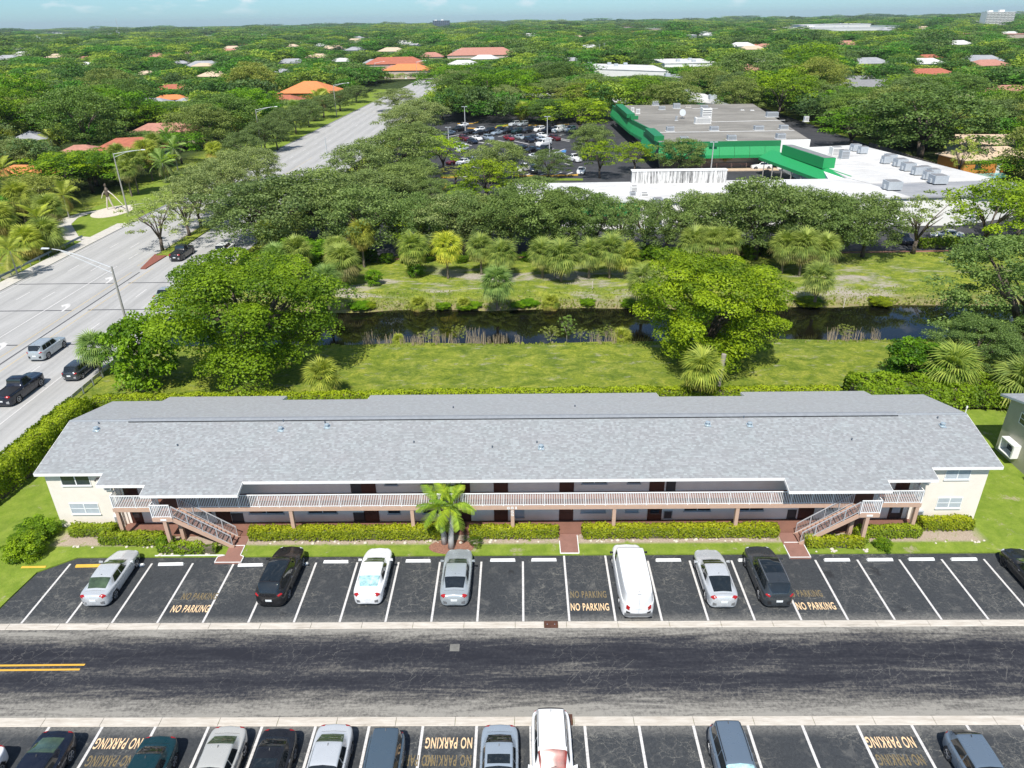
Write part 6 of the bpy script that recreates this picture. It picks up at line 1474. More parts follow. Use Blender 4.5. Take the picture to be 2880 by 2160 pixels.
for a in ((352, 543, 130, 430, 'sparse0', 'grey-leaved median oak just behind the brick nose', (1.5, 1.4, 1.6)), (410, 512, 120, 405, 'sparse0', 'second grey-leaved median oak', (1.3, 1.25, 1.3)), (435, 492, 110, 375, 'oak0', 'third median oak from the brick nose', GY), (470, 462, 110, 355, 'oak1', 'fourth median oak from the brick nose', GY),
          (512, 440, 110, 335, 'oak2', 'fifth median oak from the brick nose', GY), (560, 400, 100, 325, 'oak0', 'sixth median oak, where the highway reappears', GY), (672, 470, 130, 385, 'clump2', 'yellowish tree on the near side of the highway', (1.1, 1.0, .8)), (560, 520, 140, 420, 'oak1', 'oak overhanging the near lanes right of the black pickup', DK),
          (785, 418, 140, 318, 'oak2', 'broad oak hiding the highway beside the white post', (.95, 1, 1)), (860, 390, 160, 290, 'oak0', 'large grey-green oak left of the car park', (.95, 1, .9)), (790, 460, 165, 375, 'oak1', 'oak below the large grey-green one', (.9, .95, .9)), (700, 432, 75, 368, 'clump0', 'small yellow-green tree by the highway', (1.1, 1, .8)),
          (875, 308, 100, 235, 'oak2', 'grey-green oak at the highway bend', GY), (905, 290, 100, 220, 'oak1', 'second grey-green oak at the highway bend', GY), (955, 260, 90, 205, 'clump1', 'yellow-green tree right of the highway bend', (1.2, 1.05, .9)), (858, 240, 80, 195, 'oak0', 'silvery tree left of the highway end', GY),
          (895, 335, 110, 270, 'oak1', 'oak between the highway bend and the car park', (.9, .95, .9))):
    tree_px(*a, group=G2)
G3 = 'small trees along the far verge of the highway'
for k, (bx, by, w, ty) in enumerate(((575, 330, 70, 262), (612, 305, 62, 240), (640, 290, 62, 235), (668, 275, 60, 222), (530, 360, 70, 290), (700, 255, 60, 210), (735, 240, 60, 200), (600, 325, 60, 262), (770, 222, 55, 188))):
    tree_px(bx, by, w, ty, 'oak%d' % (k % 3), 'dark small tree on the grass verge of the highway, %s' % ['below the orange house', 'beside the second lamp', 'right of the second lamp', 'left of the third lamp', 'nearest of the verge row', 'under the third lamp', 'behind the third lamp', 'left of the second lamp foot', 'last of the verge row'][k], DK, G3)
G4 = 'trees in the shopping centre car park'
for a in ((958, 372, 95, 300, 'clump0', 'lime-green tree at the left of the car park', (1.9, 1.6, .8)), (1052, 440, 120, 350, 'clump1', 'yellow-green tree at the car park entrance', (1.35, 1.1, .8)), (1080, 395, 115, 312, 'oak0', 'grey-green oak in the middle of the car park', (1.15, 1.15, 1.1)), (1185, 385, 80, 328, 'oak1', 'small dark round tree by the long yellow kerb', DK),
          (1252, 290, 125, 218, 'clump2', 'large yellow-green tree above the car park beside the store', (1.5, 1.25, .8)), (1295, 385, 80, 310, 'clump0', 'yellow-green tree in front of the store corner', (1.45, 1.2, .8)), (1370, 372, 70, 312, 'clump1', 'second yellow-green tree in front of the store corner', (1.45, 1.2, .8)), (1275, 345, 80, 275, 'oak2', 'grey-green oak against the store front', (.95, 1, .9)),
          (1468, 372, 100, 305, 'oak2', 'round oak in front of the green store fascia', (.85, .95, .8)), (985, 398, 60, 360, 'sparse0', 'thin tree below the lime-green one', (1.3, 1.1, .9)), (1020, 250, 90, 205, 'oak0', 'oak at the back of the car park', GY), (1090, 250, 80, 190, 'oak1', 'oak behind the car park, left of two', GY), (1140, 240, 80, 190, 'clump2', 'yellow tree behind the car park', (1.5, 1.3, .8)),
          (1200, 235, 100, 175, 'oak2', 'grey-green tree behind the car park', (.95, 1, .95)), (1275, 235, 100, 165, 'oak0', 'large grey-green tree above the yellow-green one', (.95, 1.05, 1)), (1330, 230, 90, 175, 'clump1', 'yellow-green tree behind the store annexe', (1.2, 1.1, .8)), (1380, 225, 80, 168, 'oak1', 'dark tree above the store annexe', DK),
          (895, 405, 90, 345, 'oak1', 'grey-green oak left of the car park entrance', (.9, 1, .9)), (870, 435, 130, 360, 'oak2', 'oak between the highway and the entrance lane', (1, 1.05, .9)), (925, 445, 110, 392, 'oak0', 'oak below the entrance lane of the car park', (.85, .95, .8)), (1150, 425, 110, 385, 'oak1', 'low oak between the yellow kerb and the white roof', (.8, .9, .8)), (1010, 450, 90, 400, 'clump2', 'yellowish tree at the left end of the white roof', (1.2, 1.1, .8)),
          (1110, 215, 90, 160, 'far0', 'dense green tree beyond the car park', (1, 1, .8)), (960, 215, 110, 150, 'clump0', 'dense green trees beyond the highway end', (.75, .9, .7)), (1010, 190, 90, 140, 'clump1', 'green tree right of the highway end', (.75, .9, .7))):
    tree_px(*a, group=G4)
G5 = 'trees to the right of the store'
for a in ((1985, 345, 260, 200, 'oak1', 'huge dark tree right of the white roof', (.62, .78, .6)), (1835, 322, 130, 240, 'clump0', 'dark green tree at the right corner of the store roof', (.78, .95, .7)), (1880, 300, 110, 225, 'clump2', 'green tree behind the right corner of the store', (.85, .95, .7)), (1745, 185, 110, 100, 'clump1', 'tall bright tree above the store', (1.15, 1.1, .8)),
          (1610, 215, 130, 120, 'oak0', 'big dark tree behind the store', (.8, .95, .8)), (1690, 240, 130, 165, 'clump2', 'yellow-green tree behind the store', (1.1, 1.05, .8)), (1560, 190, 100, 135, 'clump0', 'bright tree right of the school roofs', (1.1, 1.05, .8)), (2140, 285, 120, 200, 'clump1', 'dark green tree above the tan house at the right', (.75, .9, .7)),
          (2065, 392, 60, 300, 'sparse0', 'pale weeping tree beside the orange-walled house', (2.0, 1.8, 1.1)), (2175, 405, 120, 340, 'clump2', 'rounded green tree hiding the right house', (.8, .95, .7)), (1790, 255, 120, 190, 'oak2', 'dark grey-green tree behind the right side of the store', DK), (1855, 255, 60, 218, 'clump1', 'yellow flowering tree right of the store', (2.2, 1.6, .6)), (2010, 215, 130, 165, 'far1', 'dark tree in the right woodland', DK)):
    tree_px(*a, group=G5)
# bare greyish tree at the left
t_ = tree_px(35, 222, 62, 165, 'sparse0', 'leafless greyish tree in the left woodland', (3.2, 2.0, 3.0))

# palms -----------------------------------------------------------------
def fan_frond(seed, n=18, L=1.0, fold=.25):
    """fan leaf: petiole along +X then blades fanned out"""
    rs = np.random.RandomState(seed); q = []; c = np.array([.42, 0, .06])
    for k in range(n):
        a = (k/(n-1)-.5)*3.5; l = (.60-.10*abs(a)/1.75)*rs.uniform(.9, 1.05); d = np.array([math.cos(a), math.sin(a), -.10-.16*abs(a)]); w = np.array([-math.sin(a), math.cos(a), 0])*.025
        e1 = c+d*l*.6+[0, 0, .03]; e2 = c+d*l+[0, 0, -.14*rs.uniform(.6, 1.6)]
        q.append([c, e1-w, e2, e1+w])
    q.append([[0, -.012, 0], [.44, -.008, .06], [.44, .008, .06], [0, .012, 0]])
    return np.array(q)*L
def pin_frond(seed, n=20, L=1.0, droop=.5):
    rs = np.random.RandomState(seed); q = []
    def r(t): return np.array([t*(1-.18*droop*t), 0, .28*t-droop*.85*t*t])
    for k in range(n):
        t = .14+.86*k/(n-1); p = r(t); l = .30*math.sin(math.pi*min(1, .22+.78*(1-(t-.14)/.86)*.95))
        for s in (-1, 1):
            e = p+np.array([.45*l, s*l*.9, -.32*l-.05*rs.rand()]); w = np.array([.018, 0, 0]); q.append([p-w, p+w*1.6, e+w*.6, e-w*.2])
    for k in range(5):
        a, b = r(k/5), r((k+1)/5); w = np.array([0, .011*(1-k/6), 0]); q.append([a-w, b-w, b+w, a+w])
    return np.array(q)*L
def mesh_frond(q, t=.5, dry=0.0, name='frond'):
    n = len(q); rs = np.random.RandomState(n); return quads_mesh(name, q, M['frond'], {'tint': np.clip(rs.uniform(t-.3, t+.3, n), 0, 1), 'dry': np.full(n, dry)})
def xform(q, az, el, roll, s, org=(0, 0, 0)):
    v = q.reshape(-1, 3)*s; ce, se = math.cos(el), math.sin(el)
    cr_, sr = math.cos(roll), math.sin(roll); v = v@np.array([[1, 0, 0], [0, cr_, sr], [0, -sr, cr_]])
    v = v@np.array([[ce, 0, se], [0, 1, 0], [-se, 0, ce]]); ca, sa = math.cos(az), math.sin(az); v = v@np.array([[ca, sa, 0], [-sa, ca, 0], [0, 0, 1]])
    return (v+np.array(org)).reshape(q.shape)
def palm_frame(seed, n, dead=8):
    rs = random.Random(seed); out = []
    for k in range(n):
        f = k/(n-1); el = 1.35-f*2.25+rs.uniform(-.12, .12); out.append((k*2.39996+rs.uniform(-.2, .2), el, rs.uniform(-.3, .3), rs.uniform(.88, 1.05), f))
    return out
FR_G = [fan_frond(i) for i in range(4)]; FM = [mesh_frond(q, .45) for q in FR_G]; FY = mesh_frond(FR_G[1], .75, .25); FD = mesh_frond(FR_G[2]*[1, .55, 1], .6, .9, 'dead_frond')
def joined_crown(seed, n, fr, dead=10, L=1.0):
    rs = np.random.RandomState(seed); Q = []; T = []; D = []
    for az, el, ro, s, f in palm_frame(seed, n):
        q = xform(fr[rs.randint(len(fr))], az, el, ro, s*L); Q.append(q); T += list(np.clip(rs.uniform(.1, .6, len(q))+.25*(el > .3), 0, 1)); D += [0.0 if f < .7 else rs.choice([0.1, .3, .55])]*len(q)
    for k in range(dead):
        q = xform(fr[0]*[1, .5, 1], rs.uniform(0, 6.3), -1.0-rs.uniform(0, .45), 0, rs.uniform(.7, .95)*L, (0, 0, -.1)); Q.append(q); T += [.6]*len(q); D += [.85]*len(q)
    return quads_mesh('crown', np.concatenate(Q), M['frond'], {'tint': T, 'dry': D})
for i in range(3): LEAFP['sabal%d' % i] = joined_crown(100+i, 56, FR_G, 20)
PF = [pin_frond(i, droop=.35+.2*i) for i in range(3)]
LEAFP['feather0'] = joined_crown(120, 18, PF, 3); LEAFP['feather1'] = joined_crown(121, 16, PF, 2)
PTM = MB().tube([(0, 0, 0), (0, 0, .3), (0, 0, .7), (0, 0, 1)], [.20, .155, .15, .19], 9).mesh('trunk', M['palmtrunk'], True)
PTF = MB().tube([(0, 0, 0), (.02, 0, .5), (0, 0, 1)], [.16, .11, .10], 8).mesh('trunk', M['royaltrunk'], True)
GP = 'sabal palms'
def palm(x, y, h, r, label, kind='sabal', colour=(1, 1, 1), detail=False, group=GP, rz=0.0, boots=True, z=0.0, rnd=random.Random(3)):
    """h: height of the bud, r: frond length"""
    p = empty('palm_tree', (x, y, z), rz, label, 'palm tree', group)
    t = obj('trunk', PTM if kind == 'sabal' else PTF, p); t.scale = (1, 1, h)
    if detail:
        sd = rnd.randint(0, 99); fl = FM if kind == 'sabal' else FPM
        for k, (az, el, ro, s, f) in enumerate(palm_frame(sd, 40 if kind == 'sabal' else 17)):
            me = (FY if f > .84 else fl[k % len(fl)]) if kind == 'sabal' else fl[k % len(fl)]
            o = obj('frond', me, p); o.rotation_mode = 'XYZ'
            o.matrix_local = Matrix.Translation((0, 0, h)) @ Matrix.Rotation(az, 4, 'Z') @ Matrix.Rotation(-el, 4, 'Y') @ Matrix.Rotation(ro, 4, 'X') @ Matrix.Scale(r*s, 4); o.color = (*colour, 1)
        if kind == 'sabal':
            for k in range(9):
                o = obj('dead_frond', FD, p); o.matrix_local = Matrix.Translation((0, 0, h-.15)) @ Matrix.Rotation(rnd.uniform(0, 6.3), 4, 'Z') @ Matrix.Rotation(1.05+rnd.uniform(0, .4), 4, 'Y') @ Matrix.Scale(r*.85, 4)
    else:
        o = obj('crown', LEAFP[('sabal%d' % rnd.randint(0, 2)) if kind == 'sabal' else ('feather%d' % rnd.randint(0, 1))], p, (0, 0, h), (0, 0, rnd.uniform(0, 6.3)), (r, r, r)); o.color = (*colour, 1)
    PLANTED.append((x, y, r)); return p
FPM = [mesh_frond(q, .45) for q in PF]
def palm_px(cx, cy, by, wpx, label, kind='sabal', colour=(1, 1, 1), detail=False, group=GP, S=1.30199, lean=None):
    """crown centre, base row and crown width in the 2212-wide view"""
    b = at(cx*S, by*S); zc = proj((b.x, b.y, 3))[2]; r = wpx*S*zc/F_PX/2; h = max(.6, at_y(cx*S, cy*S, b.y).z); return palm(b.x, b.y, h*.95, r*1.28, label, kind, colour, detail, group)
BG = (.85, 1.0, 1.15); YP = (1.35, 1.25, .8)
for a, kw in (((703, 812, 862, 80, 'sabal palm standing behind the back hedge, in front of the biggest round tree'), dict(colour=(1.35, 1.2, .8), detail=True)), ((1507, 792, 880, 92, 'sabal palm standing behind the back hedge, in front of the yellow-green tree'), dict(colour=(1.3, 1.2, .85), detail=True)),
              ((221, 748, 812, 72, 'sabal palm beside the highway guard rail, left of the biggest round tree'), dict(detail=True, colour=BG)), ((2038, 795, 858, 112, 'squat sabal palm above the hedge near the right end of the roof'), dict(detail=True, colour=(1.15, 1.15, .95))), ((2185, 825, 880, 110, 'sabal palm at the right edge above the hedge'), dict(detail=True)), ((1893, 826, 838, 60, 'low palmetto just behind the roof at the right'), dict(colour=BG, detail=True)),
              ((1074, 610, 668, 76, 'blue-green palm at the water edge in the middle of the far bank'), dict(detail=True, colour=BG)), ((1387, 605, 662, 76, 'palm at the water edge left of the yellow-green tree'), dict(detail=True)), ((1760, 598, 652, 72, 'palm at the water edge right of the yellow-green tree'), dict(detail=True)), ((712, 600, 668, 66, 'palm at the water edge behind the biggest round tree'), dict(detail=True, colour=BG)),
              ((968, 530, 601, 66, 'golden-green lone palm on the far canal bank'), dict(detail=True, colour=(1.9, 1.6, .7))), ((897, 532, 598, 68, 'palm with ivy round its trunk on the far canal bank'), dict(detail=True, colour=(1.1, 1.1, .9))), ((1040, 532, 592, 62, 'left palm of a close pair in the middle of the far bank'), dict(detail=True)), ((1085, 548, 600, 66, 'right palm of a close pair in the middle of the far bank'), dict(detail=True)),
              ((1172, 545, 600, 66, 'left palm of the pair by the centre of the far bank'), dict(detail=True)), ((1212, 552, 608, 76, 'right and lower palm of the pair by the centre of the far bank'), dict(detail=True)), ((1272, 545, 600, 64, 'first of three palms left of the yellow-green tree'), dict(detail=True)), ((1316, 538, 600, 70, 'second of three palms left of the yellow-green tree'), dict(detail=True)), ((1350, 552, 600, 62, 'third of three palms left of the yellow-green tree'), dict(detail=True, colour=(1.3, 1.2, .8))),
              ((1493, 522, 585, 68, 'left palm of the cluster above the yellow-green tree'), dict()), ((1528, 520, 586, 66, 'middle palm of the cluster above the yellow-green tree'), dict()), ((1562, 520, 584, 66, 'right palm of the cluster above the yellow-green tree'), dict()),
              ((1688, 530, 590, 66, 'left palm of the cluster right of the yellow-green tree'), dict()), ((1726, 528, 595, 70, 'middle palm of the cluster right of the yellow-green tree'), dict()), ((1772, 536, 592, 66, 'right palm of the cluster right of the yellow-green tree'), dict()),
              ((607, 556, 618, 66, 'left palm of the pair beside the highway end of the canal'), dict(colour=BG)), ((650, 540, 612, 66, 'right palm of the pair beside the highway end of the canal'), dict()), ((745, 562, 618, 76, 'large palm above the brush at the left end of the far bank'), dict()), ((787, 503, 577, 60, 'tall thin-trunked palm at the left end of the mulch strip'), dict(colour=(1.3, 1.1, .8))), ((587, 498, 560, 56, 'palm at the corner of the car park by the highway'), dict()), ((735, 535, 600, 56, 'palm half hidden behind the large left-bank palm'), dict()),
              ((1564, 322, 362, 42, 'palm standing in front of the green store wall'), dict(colour=(1.3, 1.15, .8))), ((1530, 325, 362, 36, 'palm left of the lamp post in front of the store'), dict(colour=(1.3, 1.15, .8))), ((1060, 358, 392, 46, 'palm in the middle island of the car park'), dict()), ((1128, 238, 268, 34, 'palm at the back of the car park'), dict(colour=(1.2, 1.1, .8)))):
    palm_px(*a, **kw)
# pale trunk without a crown beside the right sabal
p = at_d(1546, 862); o = MB().tube([(0, 0, 0), (.1, 0, 2.5), (.25, 0, 4.6)], [.26, .24, .22], 9).build('bare_palm', M['barkpale'], loc=p); tag(o, 'pale bare trunk behind the roof beside the right sabal palm', 'trunk')
# ivy round one trunk
# palms of the left jungle
rj = random.Random(21); GJ = 'palms in the jungle left of the highway'
jl = [(30, 360, 440), (62, 420, 500), (18, 470, 540), (95, 470, 520), (70, 520, 560), (120, 450, 505), (40, 540, 600), (8, 420, 480), (110, 505, 545), (150, 420, 470), (300, 345, 420), (330, 325, 390), (360, 350, 395), (285, 365, 425), (345, 305, 365), (385, 318, 370), (468, 325, 350), (270, 330, 400), (408, 230, 262), (230, 262, 300), (50, 280, 320), (90, 265, 300), (20, 300, 345), (160, 250, 290), (120, 300, 340), (70, 330, 370), (640, 232, 262), (690, 215, 240), (620, 245, 275), (700, 205, 232), (560, 255, 300), (520, 262, 300), (680, 240, 262)]
for k, (cx, cy, by) in enumerate(jl):
    w = 58*(by/480)**1.0 if by > 250 else 34
    palm_px(cx, cy, by, w*rj.uniform(.85, 1.15), 'palm in the jungle left of the highway, '+('beside the highway verge' if cx > 380 else 'around the salmon-roofed houses' if cx > 250 else 'near the left edge below the grey roofs' if by > 400 else 'near the left edge in the upper woodland'), 'sabal' if k % 3 else 'feather', rj.choice([(1, 1, 1), YP, BG, (1.2, 1.1, .8)]), group=GJ+(' by the verge' if cx > 380 else ' by the houses' if cx > 250 else ' lower' if by > 400 else ' upper'))
for (cx, cy, by, w) in ((365, 290, 320, 36), (1878, 205, 238, 34), (1895, 240, 285, 40), (1850, 232, 262, 30), (1870, 160, 190, 26), (1820, 195, 215, 26), (2065, 190, 215, 30), (2030, 232, 250, 26), (1300, 232, 255, 30), (1940, 190, 215, 26), (1480, 150, 170, 22)):
    palm_px(cx, cy, by, w, 'feathery palm among the trees far behind', 'feather', rj.choice([(1, 1, 1), (1.3, 1.2, .9), (.9, 1.1, 1.3)]), group='feather palms among the distant trees')
# feather palm in front of the building: two grey trunks, arching yellow-green fronds
pr = empty('palm_tree', (-4.9, 38.75, .1), 0, 'feather palm with two leaning grey trunks in front of the balcony', 'palm tree')
for (x0, y0, x1, y1, h) in ((-.5, .5, -.75, .75, 2.3), (.0, .0, .10, .55, 2.6)):
    MB().tube([(x0, y0, -.1), (x0*.9+x1*.1, y0, .7), ((x0+x1)/2, (y0+y1)/2, 1.5), (x1, y1, h)], [.24, .19, .16, .10], 12).build('trunk', M['royaltrunk'], pr, True)
    MB().tube([(x1, y1, h-.02), (x1, y1, h+.6)], [.10, .06], 8).build('crownshaft', plain('crownshaft', (0.16, 0.24, 0.05), .5) if 'cs' not in M else M['cs'], pr, True)
    rs_ = random.Random(int(h*10))
    for k, (az, el, ro, s, f) in enumerate(palm_frame(int(h*7), 13)):
        me = FPM[k % 3]; o = obj('frond', me, pr); e2 = 1.25-f*1.95
        o.matrix_local = Matrix.Translation((x1, y1, h+.5)) @ Matrix.Rotation(az, 4, 'Z') @ Matrix.Rotation(-e2, 4, 'Y') @ Matrix.Rotation(ro, 4, 'X') @ Matrix.Scale(rs_.uniform(1.55, 1.95), 4); o.color = (*rs_.choice([(1.1, 1.25, .6), (1.5, 1.5, .55), (.9, 1.1, .6)]), 1)
tag(MB().poly([(-4.9+1.55*math.cos(a), 38.85+.75*math.sin(a)) for a in np.linspace(0, 2*math.pi, 19)[:-1]], .125, 0, .05).build('mulch_bed', M['mulch']), kind='structure')
tree(-3.25, 38.85, .9, .75, 'clump1', 'small dark spiky shrub right of the feather palm', (.35, .4, .35), None, 0, None, z=.1, name='shrub', crown_name='foliage', cat='shrub')

# hedges -----------------------------------------------------------------
def hedge(pts, w, h, label, seed, leaf=.075, dens=260, z=.1, colour=(1, 1, 1), group='clipped hedges round the building', wob=.08, name='hedge', taper=.9):
    """clipped hedge along a line of points"""
    rs = np.random.RandomState(seed); r = empty(name, (pts[0][0], pts[0][1], z), 0, label, 'hedge', group); Q = []; T = []; mb = MB()
    for i in range(len(pts)-1):
        a = np.array([pts[i][0]-pts[0][0], pts[i][1]-pts[0][1], 0.]); b = np.array([pts[i+1][0]-pts[0][0], pts[i+1][1]-pts[0][1], 0.]); L = np.linalg.norm(b-a); d = (b-a)/L; nn = np.array([-d[1], d[0], 0])
        mb.bar(a+d*.05+[0, 0, h*.42], b-d*.05+[0, 0, h*.42], w*.72, h*.84)
        area = L*w+2*L*h+2*w*h; n = int(area*dens); u = rs.uniform(0, 1, n)*area
        t = rs.uniform(0, 1, n)[:, None]; s = rs.uniform(-.5, .5, n)[:, None]; v = (rs.uniform(0.0, 1, n)**.75*.86+.14)[:, None]; sg = np.where(rs.rand(n) < .5, -1, 1)[:, None]
        top = (u < L*w)[:, None]; side = ((u >= L*w) & (u < L*w+2*L*h))[:, None]
        Z = np.array([0, 0, 1.0])
        pos = np.where(top, a+d*L*t+nn*w*s+Z*h, np.where(side, a+d*L*t+nn*w*.5*sg+Z*h*v, a+d*L*(sg > 0)+nn*w*s+Z*h*v))
        nr = np.where(top, Z+0*pos, np.where(side, nn*sg+Z*.35, d*sg+Z*.3))
        # rounded, uneven surface
        e = np.clip((pos[:, 2:3]/h-.72)/.28, 0, 1)**2; c = a+d*((pos-a)@d)[:, None]; off = pos-c; off[:, 2] = 0
        pos = pos-off*e*.22-Z*(np.abs((off@nn)[:, None])/(w*.5))**3*h*.10*top
        wv = (np.sin(pos[:, :1]*1.1+seed*2)+np.sin(pos[:, :1]*2.3+seed)+np.sin(pos[:, :1]*5.1+pos[:, 1:2]*3)+np.sin(pos[:, 1:2]*2.7))*wob/3
        pos = pos+nr*wv+rs.normal(0, leaf*.55, pos.shape)
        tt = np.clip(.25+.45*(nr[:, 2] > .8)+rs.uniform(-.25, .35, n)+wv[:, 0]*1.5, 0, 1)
        Q.append(leaves(pos, nr, leaf, rs, tt, jit=.55, aspect=.7)); T.append(tt)
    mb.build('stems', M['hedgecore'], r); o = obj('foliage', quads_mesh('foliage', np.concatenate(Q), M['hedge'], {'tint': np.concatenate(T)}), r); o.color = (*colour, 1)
    return r
YH = (1.25, 1.1, .8)
FY_ = 39.92
hedge([(-31.6, 40.45), (-28.6, 40.45)], .8, .75, 'short hedge under the left wing windows', 1)
hedge([(-29.1, 39.6), (-27.4, 39.5), (-24.9, 39.45)], .85, .75, 'hedge curving below the left balcony', 2)
hedge([(-24.7, 38.55), (-23.5, 38.5), (-20.7, 38.45)], .55, .62, 'uneven shrubs below the left staircase', 3, dens=200, wob=.22, colour=(.85, .95, .8))
hedge([(-18.9, FY_), (-5.6, FY_)], .82, .85, 'long hedge between the left path and the feather palm', 4, colour=YH)
hedge([(-3.7, FY_), (2.35, FY_)], .72, .82, 'hedge between the feather palm and the centre path', 5, colour=YH)
hedge([(4.05, FY_), (17.35, FY_)], .78, .85, 'long hedge right of the centre path', 6, colour=YH)
hedge([(18.95, 38.85), (22.7, 38.75)], .72, .65, 'hedge below the right staircase', 7, colour=YH)
hedge([(22.8, 39.0), (22.9, 39.8), (26.9, 39.85)], .75, .72, 'L-shaped hedge below the right balcony', 8)
hedge([(27.4, 40.6), (30.9, 40.6)], .8, .8, 'hedge under the right wing windows', 9, colour=YH)
hedge([(-43.5, 20), (-41.2, 36.0), (-40.0, 47), (-39.9, 57.0)], 2.2, 2.3, 'tall clipped hedge between the highway and the left lawn', 10, leaf=.10, dens=150, colour=(1.1, 1.1, .8), wob=.16)
hedge([(-39.5, 58.4), (-10, 58.9), (12, 59.2), (29, 59.0)], 1.5, 1.5, 'long hedge behind the building', 11, leaf=.10, dens=110, colour=(1.1, 1.1, .8), wob=.15)
hedge([(30, 59.3), (38, 59.2), (46, 58.8)], 3.6, 2.2, 'deep dark green hedge behind the gap beside the neighbour building', 12, leaf=.12, dens=110, colour=(.7, .85, .65), wob=.35)
for (cx, y0, w, h, k, lb, co) in ((-33.5, 38.3, 2.5, 1.75, 'bush', 'round clipped bush at the lower left corner of the lawn', (1.3, 1.15, .8)), (-34.0, 40.2, 2.7, 1.45, 'bush', 'darker flat bush behind the round one at the lower left', (1, 1, .8)), (24.0, 38.6, 1.2, .8, 'bush', 'darker bush at the end of the hedge below the right staircase', (.9, .9, .7)), (-24.4, 39.0, 1.2, 1.1, 'bush', 'taller bush at the corner of the left hedges', (1.1, 1.05, .8))):
    tree(cx, y0, w, h, k, lb, co, None, None, None, z=-.15, crown_name='foliage', name='bush', cat='bush')
GH2 = 'hedges and bushes of the shopping centre edge'
hedge([(31.0, 107), (36.6, 107)], 1.3, 1.2, 'dark clipped hedge between the palm clusters beyond the canal', 13, leaf=.16, dens=50, colour=(.5, .65, .5), group=GH2)
hedge([(60.6, 108.8), (68.4, 108.8)], 1.5, 1.3, 'clipped hedge left of the double-trunk tree beyond the canal', 14, leaf=.16, dens=50, colour=(.7, .8, .6), group=GH2)
hedge([(71.8, 109.2), (80, 109.2)], 1.5, 1.3, 'clipped hedge right of the double-trunk tree beyond the canal', 15, leaf=.16, dens=50, colour=(.75, .85, .6), group=GH2)
# rocks in the planting strip
rr_ = random.Random(9); rock = None
def rock_mesh(seed):
    rs = np.random.RandomState(seed); mb = MB(); v = []; f = []
    for i, (z, r) in enumerate(((0, .9), (.35, 1.0), (.75, .6))): v += [(r*math.cos(a)*rs.uniform(.8, 1.15), r*math.sin(a)*rs.uniform(.7, 1.1), z) for a in np.linspace(0, 2*math.pi, 7)[:-1]]
    f = [[i*6+k, i*6+(k+1) % 6, (i+1)*6+(k+1) % 6, (i+1)*6+k] for i in range(2) for k in range(6)]+[[12+k for k in range(6)]]; return mb.add(v, f).mesh('stone', M['stone'])
RK = [rock_mesh(i) for i in range(3)]
for x0, x1, n in ((-18.5, 2.0, 26), (4.2, 17.0, 26), (19.2, 23, 10), (-24.5, -21, 10), (27.5, 31.5, 7), (-31, -25, 9)):
    for k in range(n):
        x = rr_.uniform(x0, x1); s = rr_.uniform(.05, .15); yb = 39.42 if x0 > -19 and x1 < 18 else (38.3 if x1 in (23, -21) else 39.1)
        o = obj('stone', rr_.choice(RK), None, (x, yb+rr_.uniform(-.15, .1), .10), (0, 0, rr_.uniform(0, 6)), (s, s, s)); tag(o, 'pale stone lying in the planting strip at the foot of a hedge', 'stone', 'stones at the foot of the hedges')
# canal margin: reeds, saplings, shrubs
def reeds(n, h, spread, seed, m='reed'):
    rs = random.Random(seed); mb = MB()
    for k in range(n):
        x, y = rs.uniform(-spread, spread), rs.uniform(-spread*.4, spread*.4); l = rs.uniform(.6, 1)*h; mb.tube([(x, y, 0), (x+rs.uniform(-.2, .2)*h, y+rs.uniform(-.1, .1), l)], [.03, .012], 4, cap=False)
    return mb.mesh('stems', M[m])
RD = [reeds(18, 1.8, .7, 1), reeds(12, 1.4, .5, 2), reeds(24, 1.5, 1.0, 3)]
rc = random.Random(12)
for k, (px_) in enumerate((795, 805, 845, 900, 905, 912, 930, 970, 985, 1020, 1030, 1060, 1075, 1090, 1120, 1290, 1320, 1345, 1800, 1825, 1842, 1870, 1900, 880, 950, 1045)):
    g = at_d(px_, 738); r = empty('reed_clump', (g.x, 74.0+rc.uniform(-.2, .6), -.3), rc.uniform(0, 6), 'clump of dry reeds on the near canal edge', 'reeds', 'dry reeds along the canal'); s = rc.uniform(.7, 1.15); r.scale = (s, s, s); obj('stems', rc.choice(RD), r)
for px_, w, h, col, lb in ((1225, 1.9, 3.4, (1.1, 1.3, .9), 'slim young green tree at the near canal edge'), (1190, 2.4, 2.0, (1.3, 1.2, .8), 'yellowish shrub left of the young green tree by the canal'), (1255, 1.8, 1.7, (1.3, 1.2, .8), 'yellowish shrub right of the young green tree by the canal'), (990, 1.6, 2.3, (1.35, 1.2, .8), 'yellowish shrub standing out of the canal left of centre'), (925, 2.2, 1.7, (1.35, 1.2, .8), 'low yellow shrub at the near canal edge, left'), (1312, 1.8, 2.0, (1.2, 1.15, .8), 'yellow-green shrub at the near canal edge left of the yellow-green tree'), (1835, 1.8, 1.9, (1.25, 1.15, .8), 'yellow shrub in front of the blue water'), (1290, 1.4, 1.6, (1.2, 1.15, .8), 'thin yellow shrub near the centre right of the canal edge')):
    g = at_d(px_, 738); tree(g.x, 74.6, w, h, 'sparse0', lb, col, None, None, 'thin', z=-.4, name='shrub', cat='shrub')
for px_, by, s, lb in ((1345, 738, 1.5, 'yellow fan palmetto at the canal edge beside the yellow-green tree'), (860, 738, .9, 'small dry palmetto at the near canal edge'), (1192, 668, 1.5, 'dry palmetto pair at the far water edge'), (900, 660, 1.4, 'dry palmetto on the far bank at the left'), (1000, 655, 1.1, 'greenish palmetto on the far bank')):
    g = at_d(px_, by); palm(g.x, 74.7 if by > 700 else 87.6, .35, s, lb, 'sabal', (1.2, 1.1, .7), False, 'palmettos along the canal', z=-.3 if by > 700 else -.8)
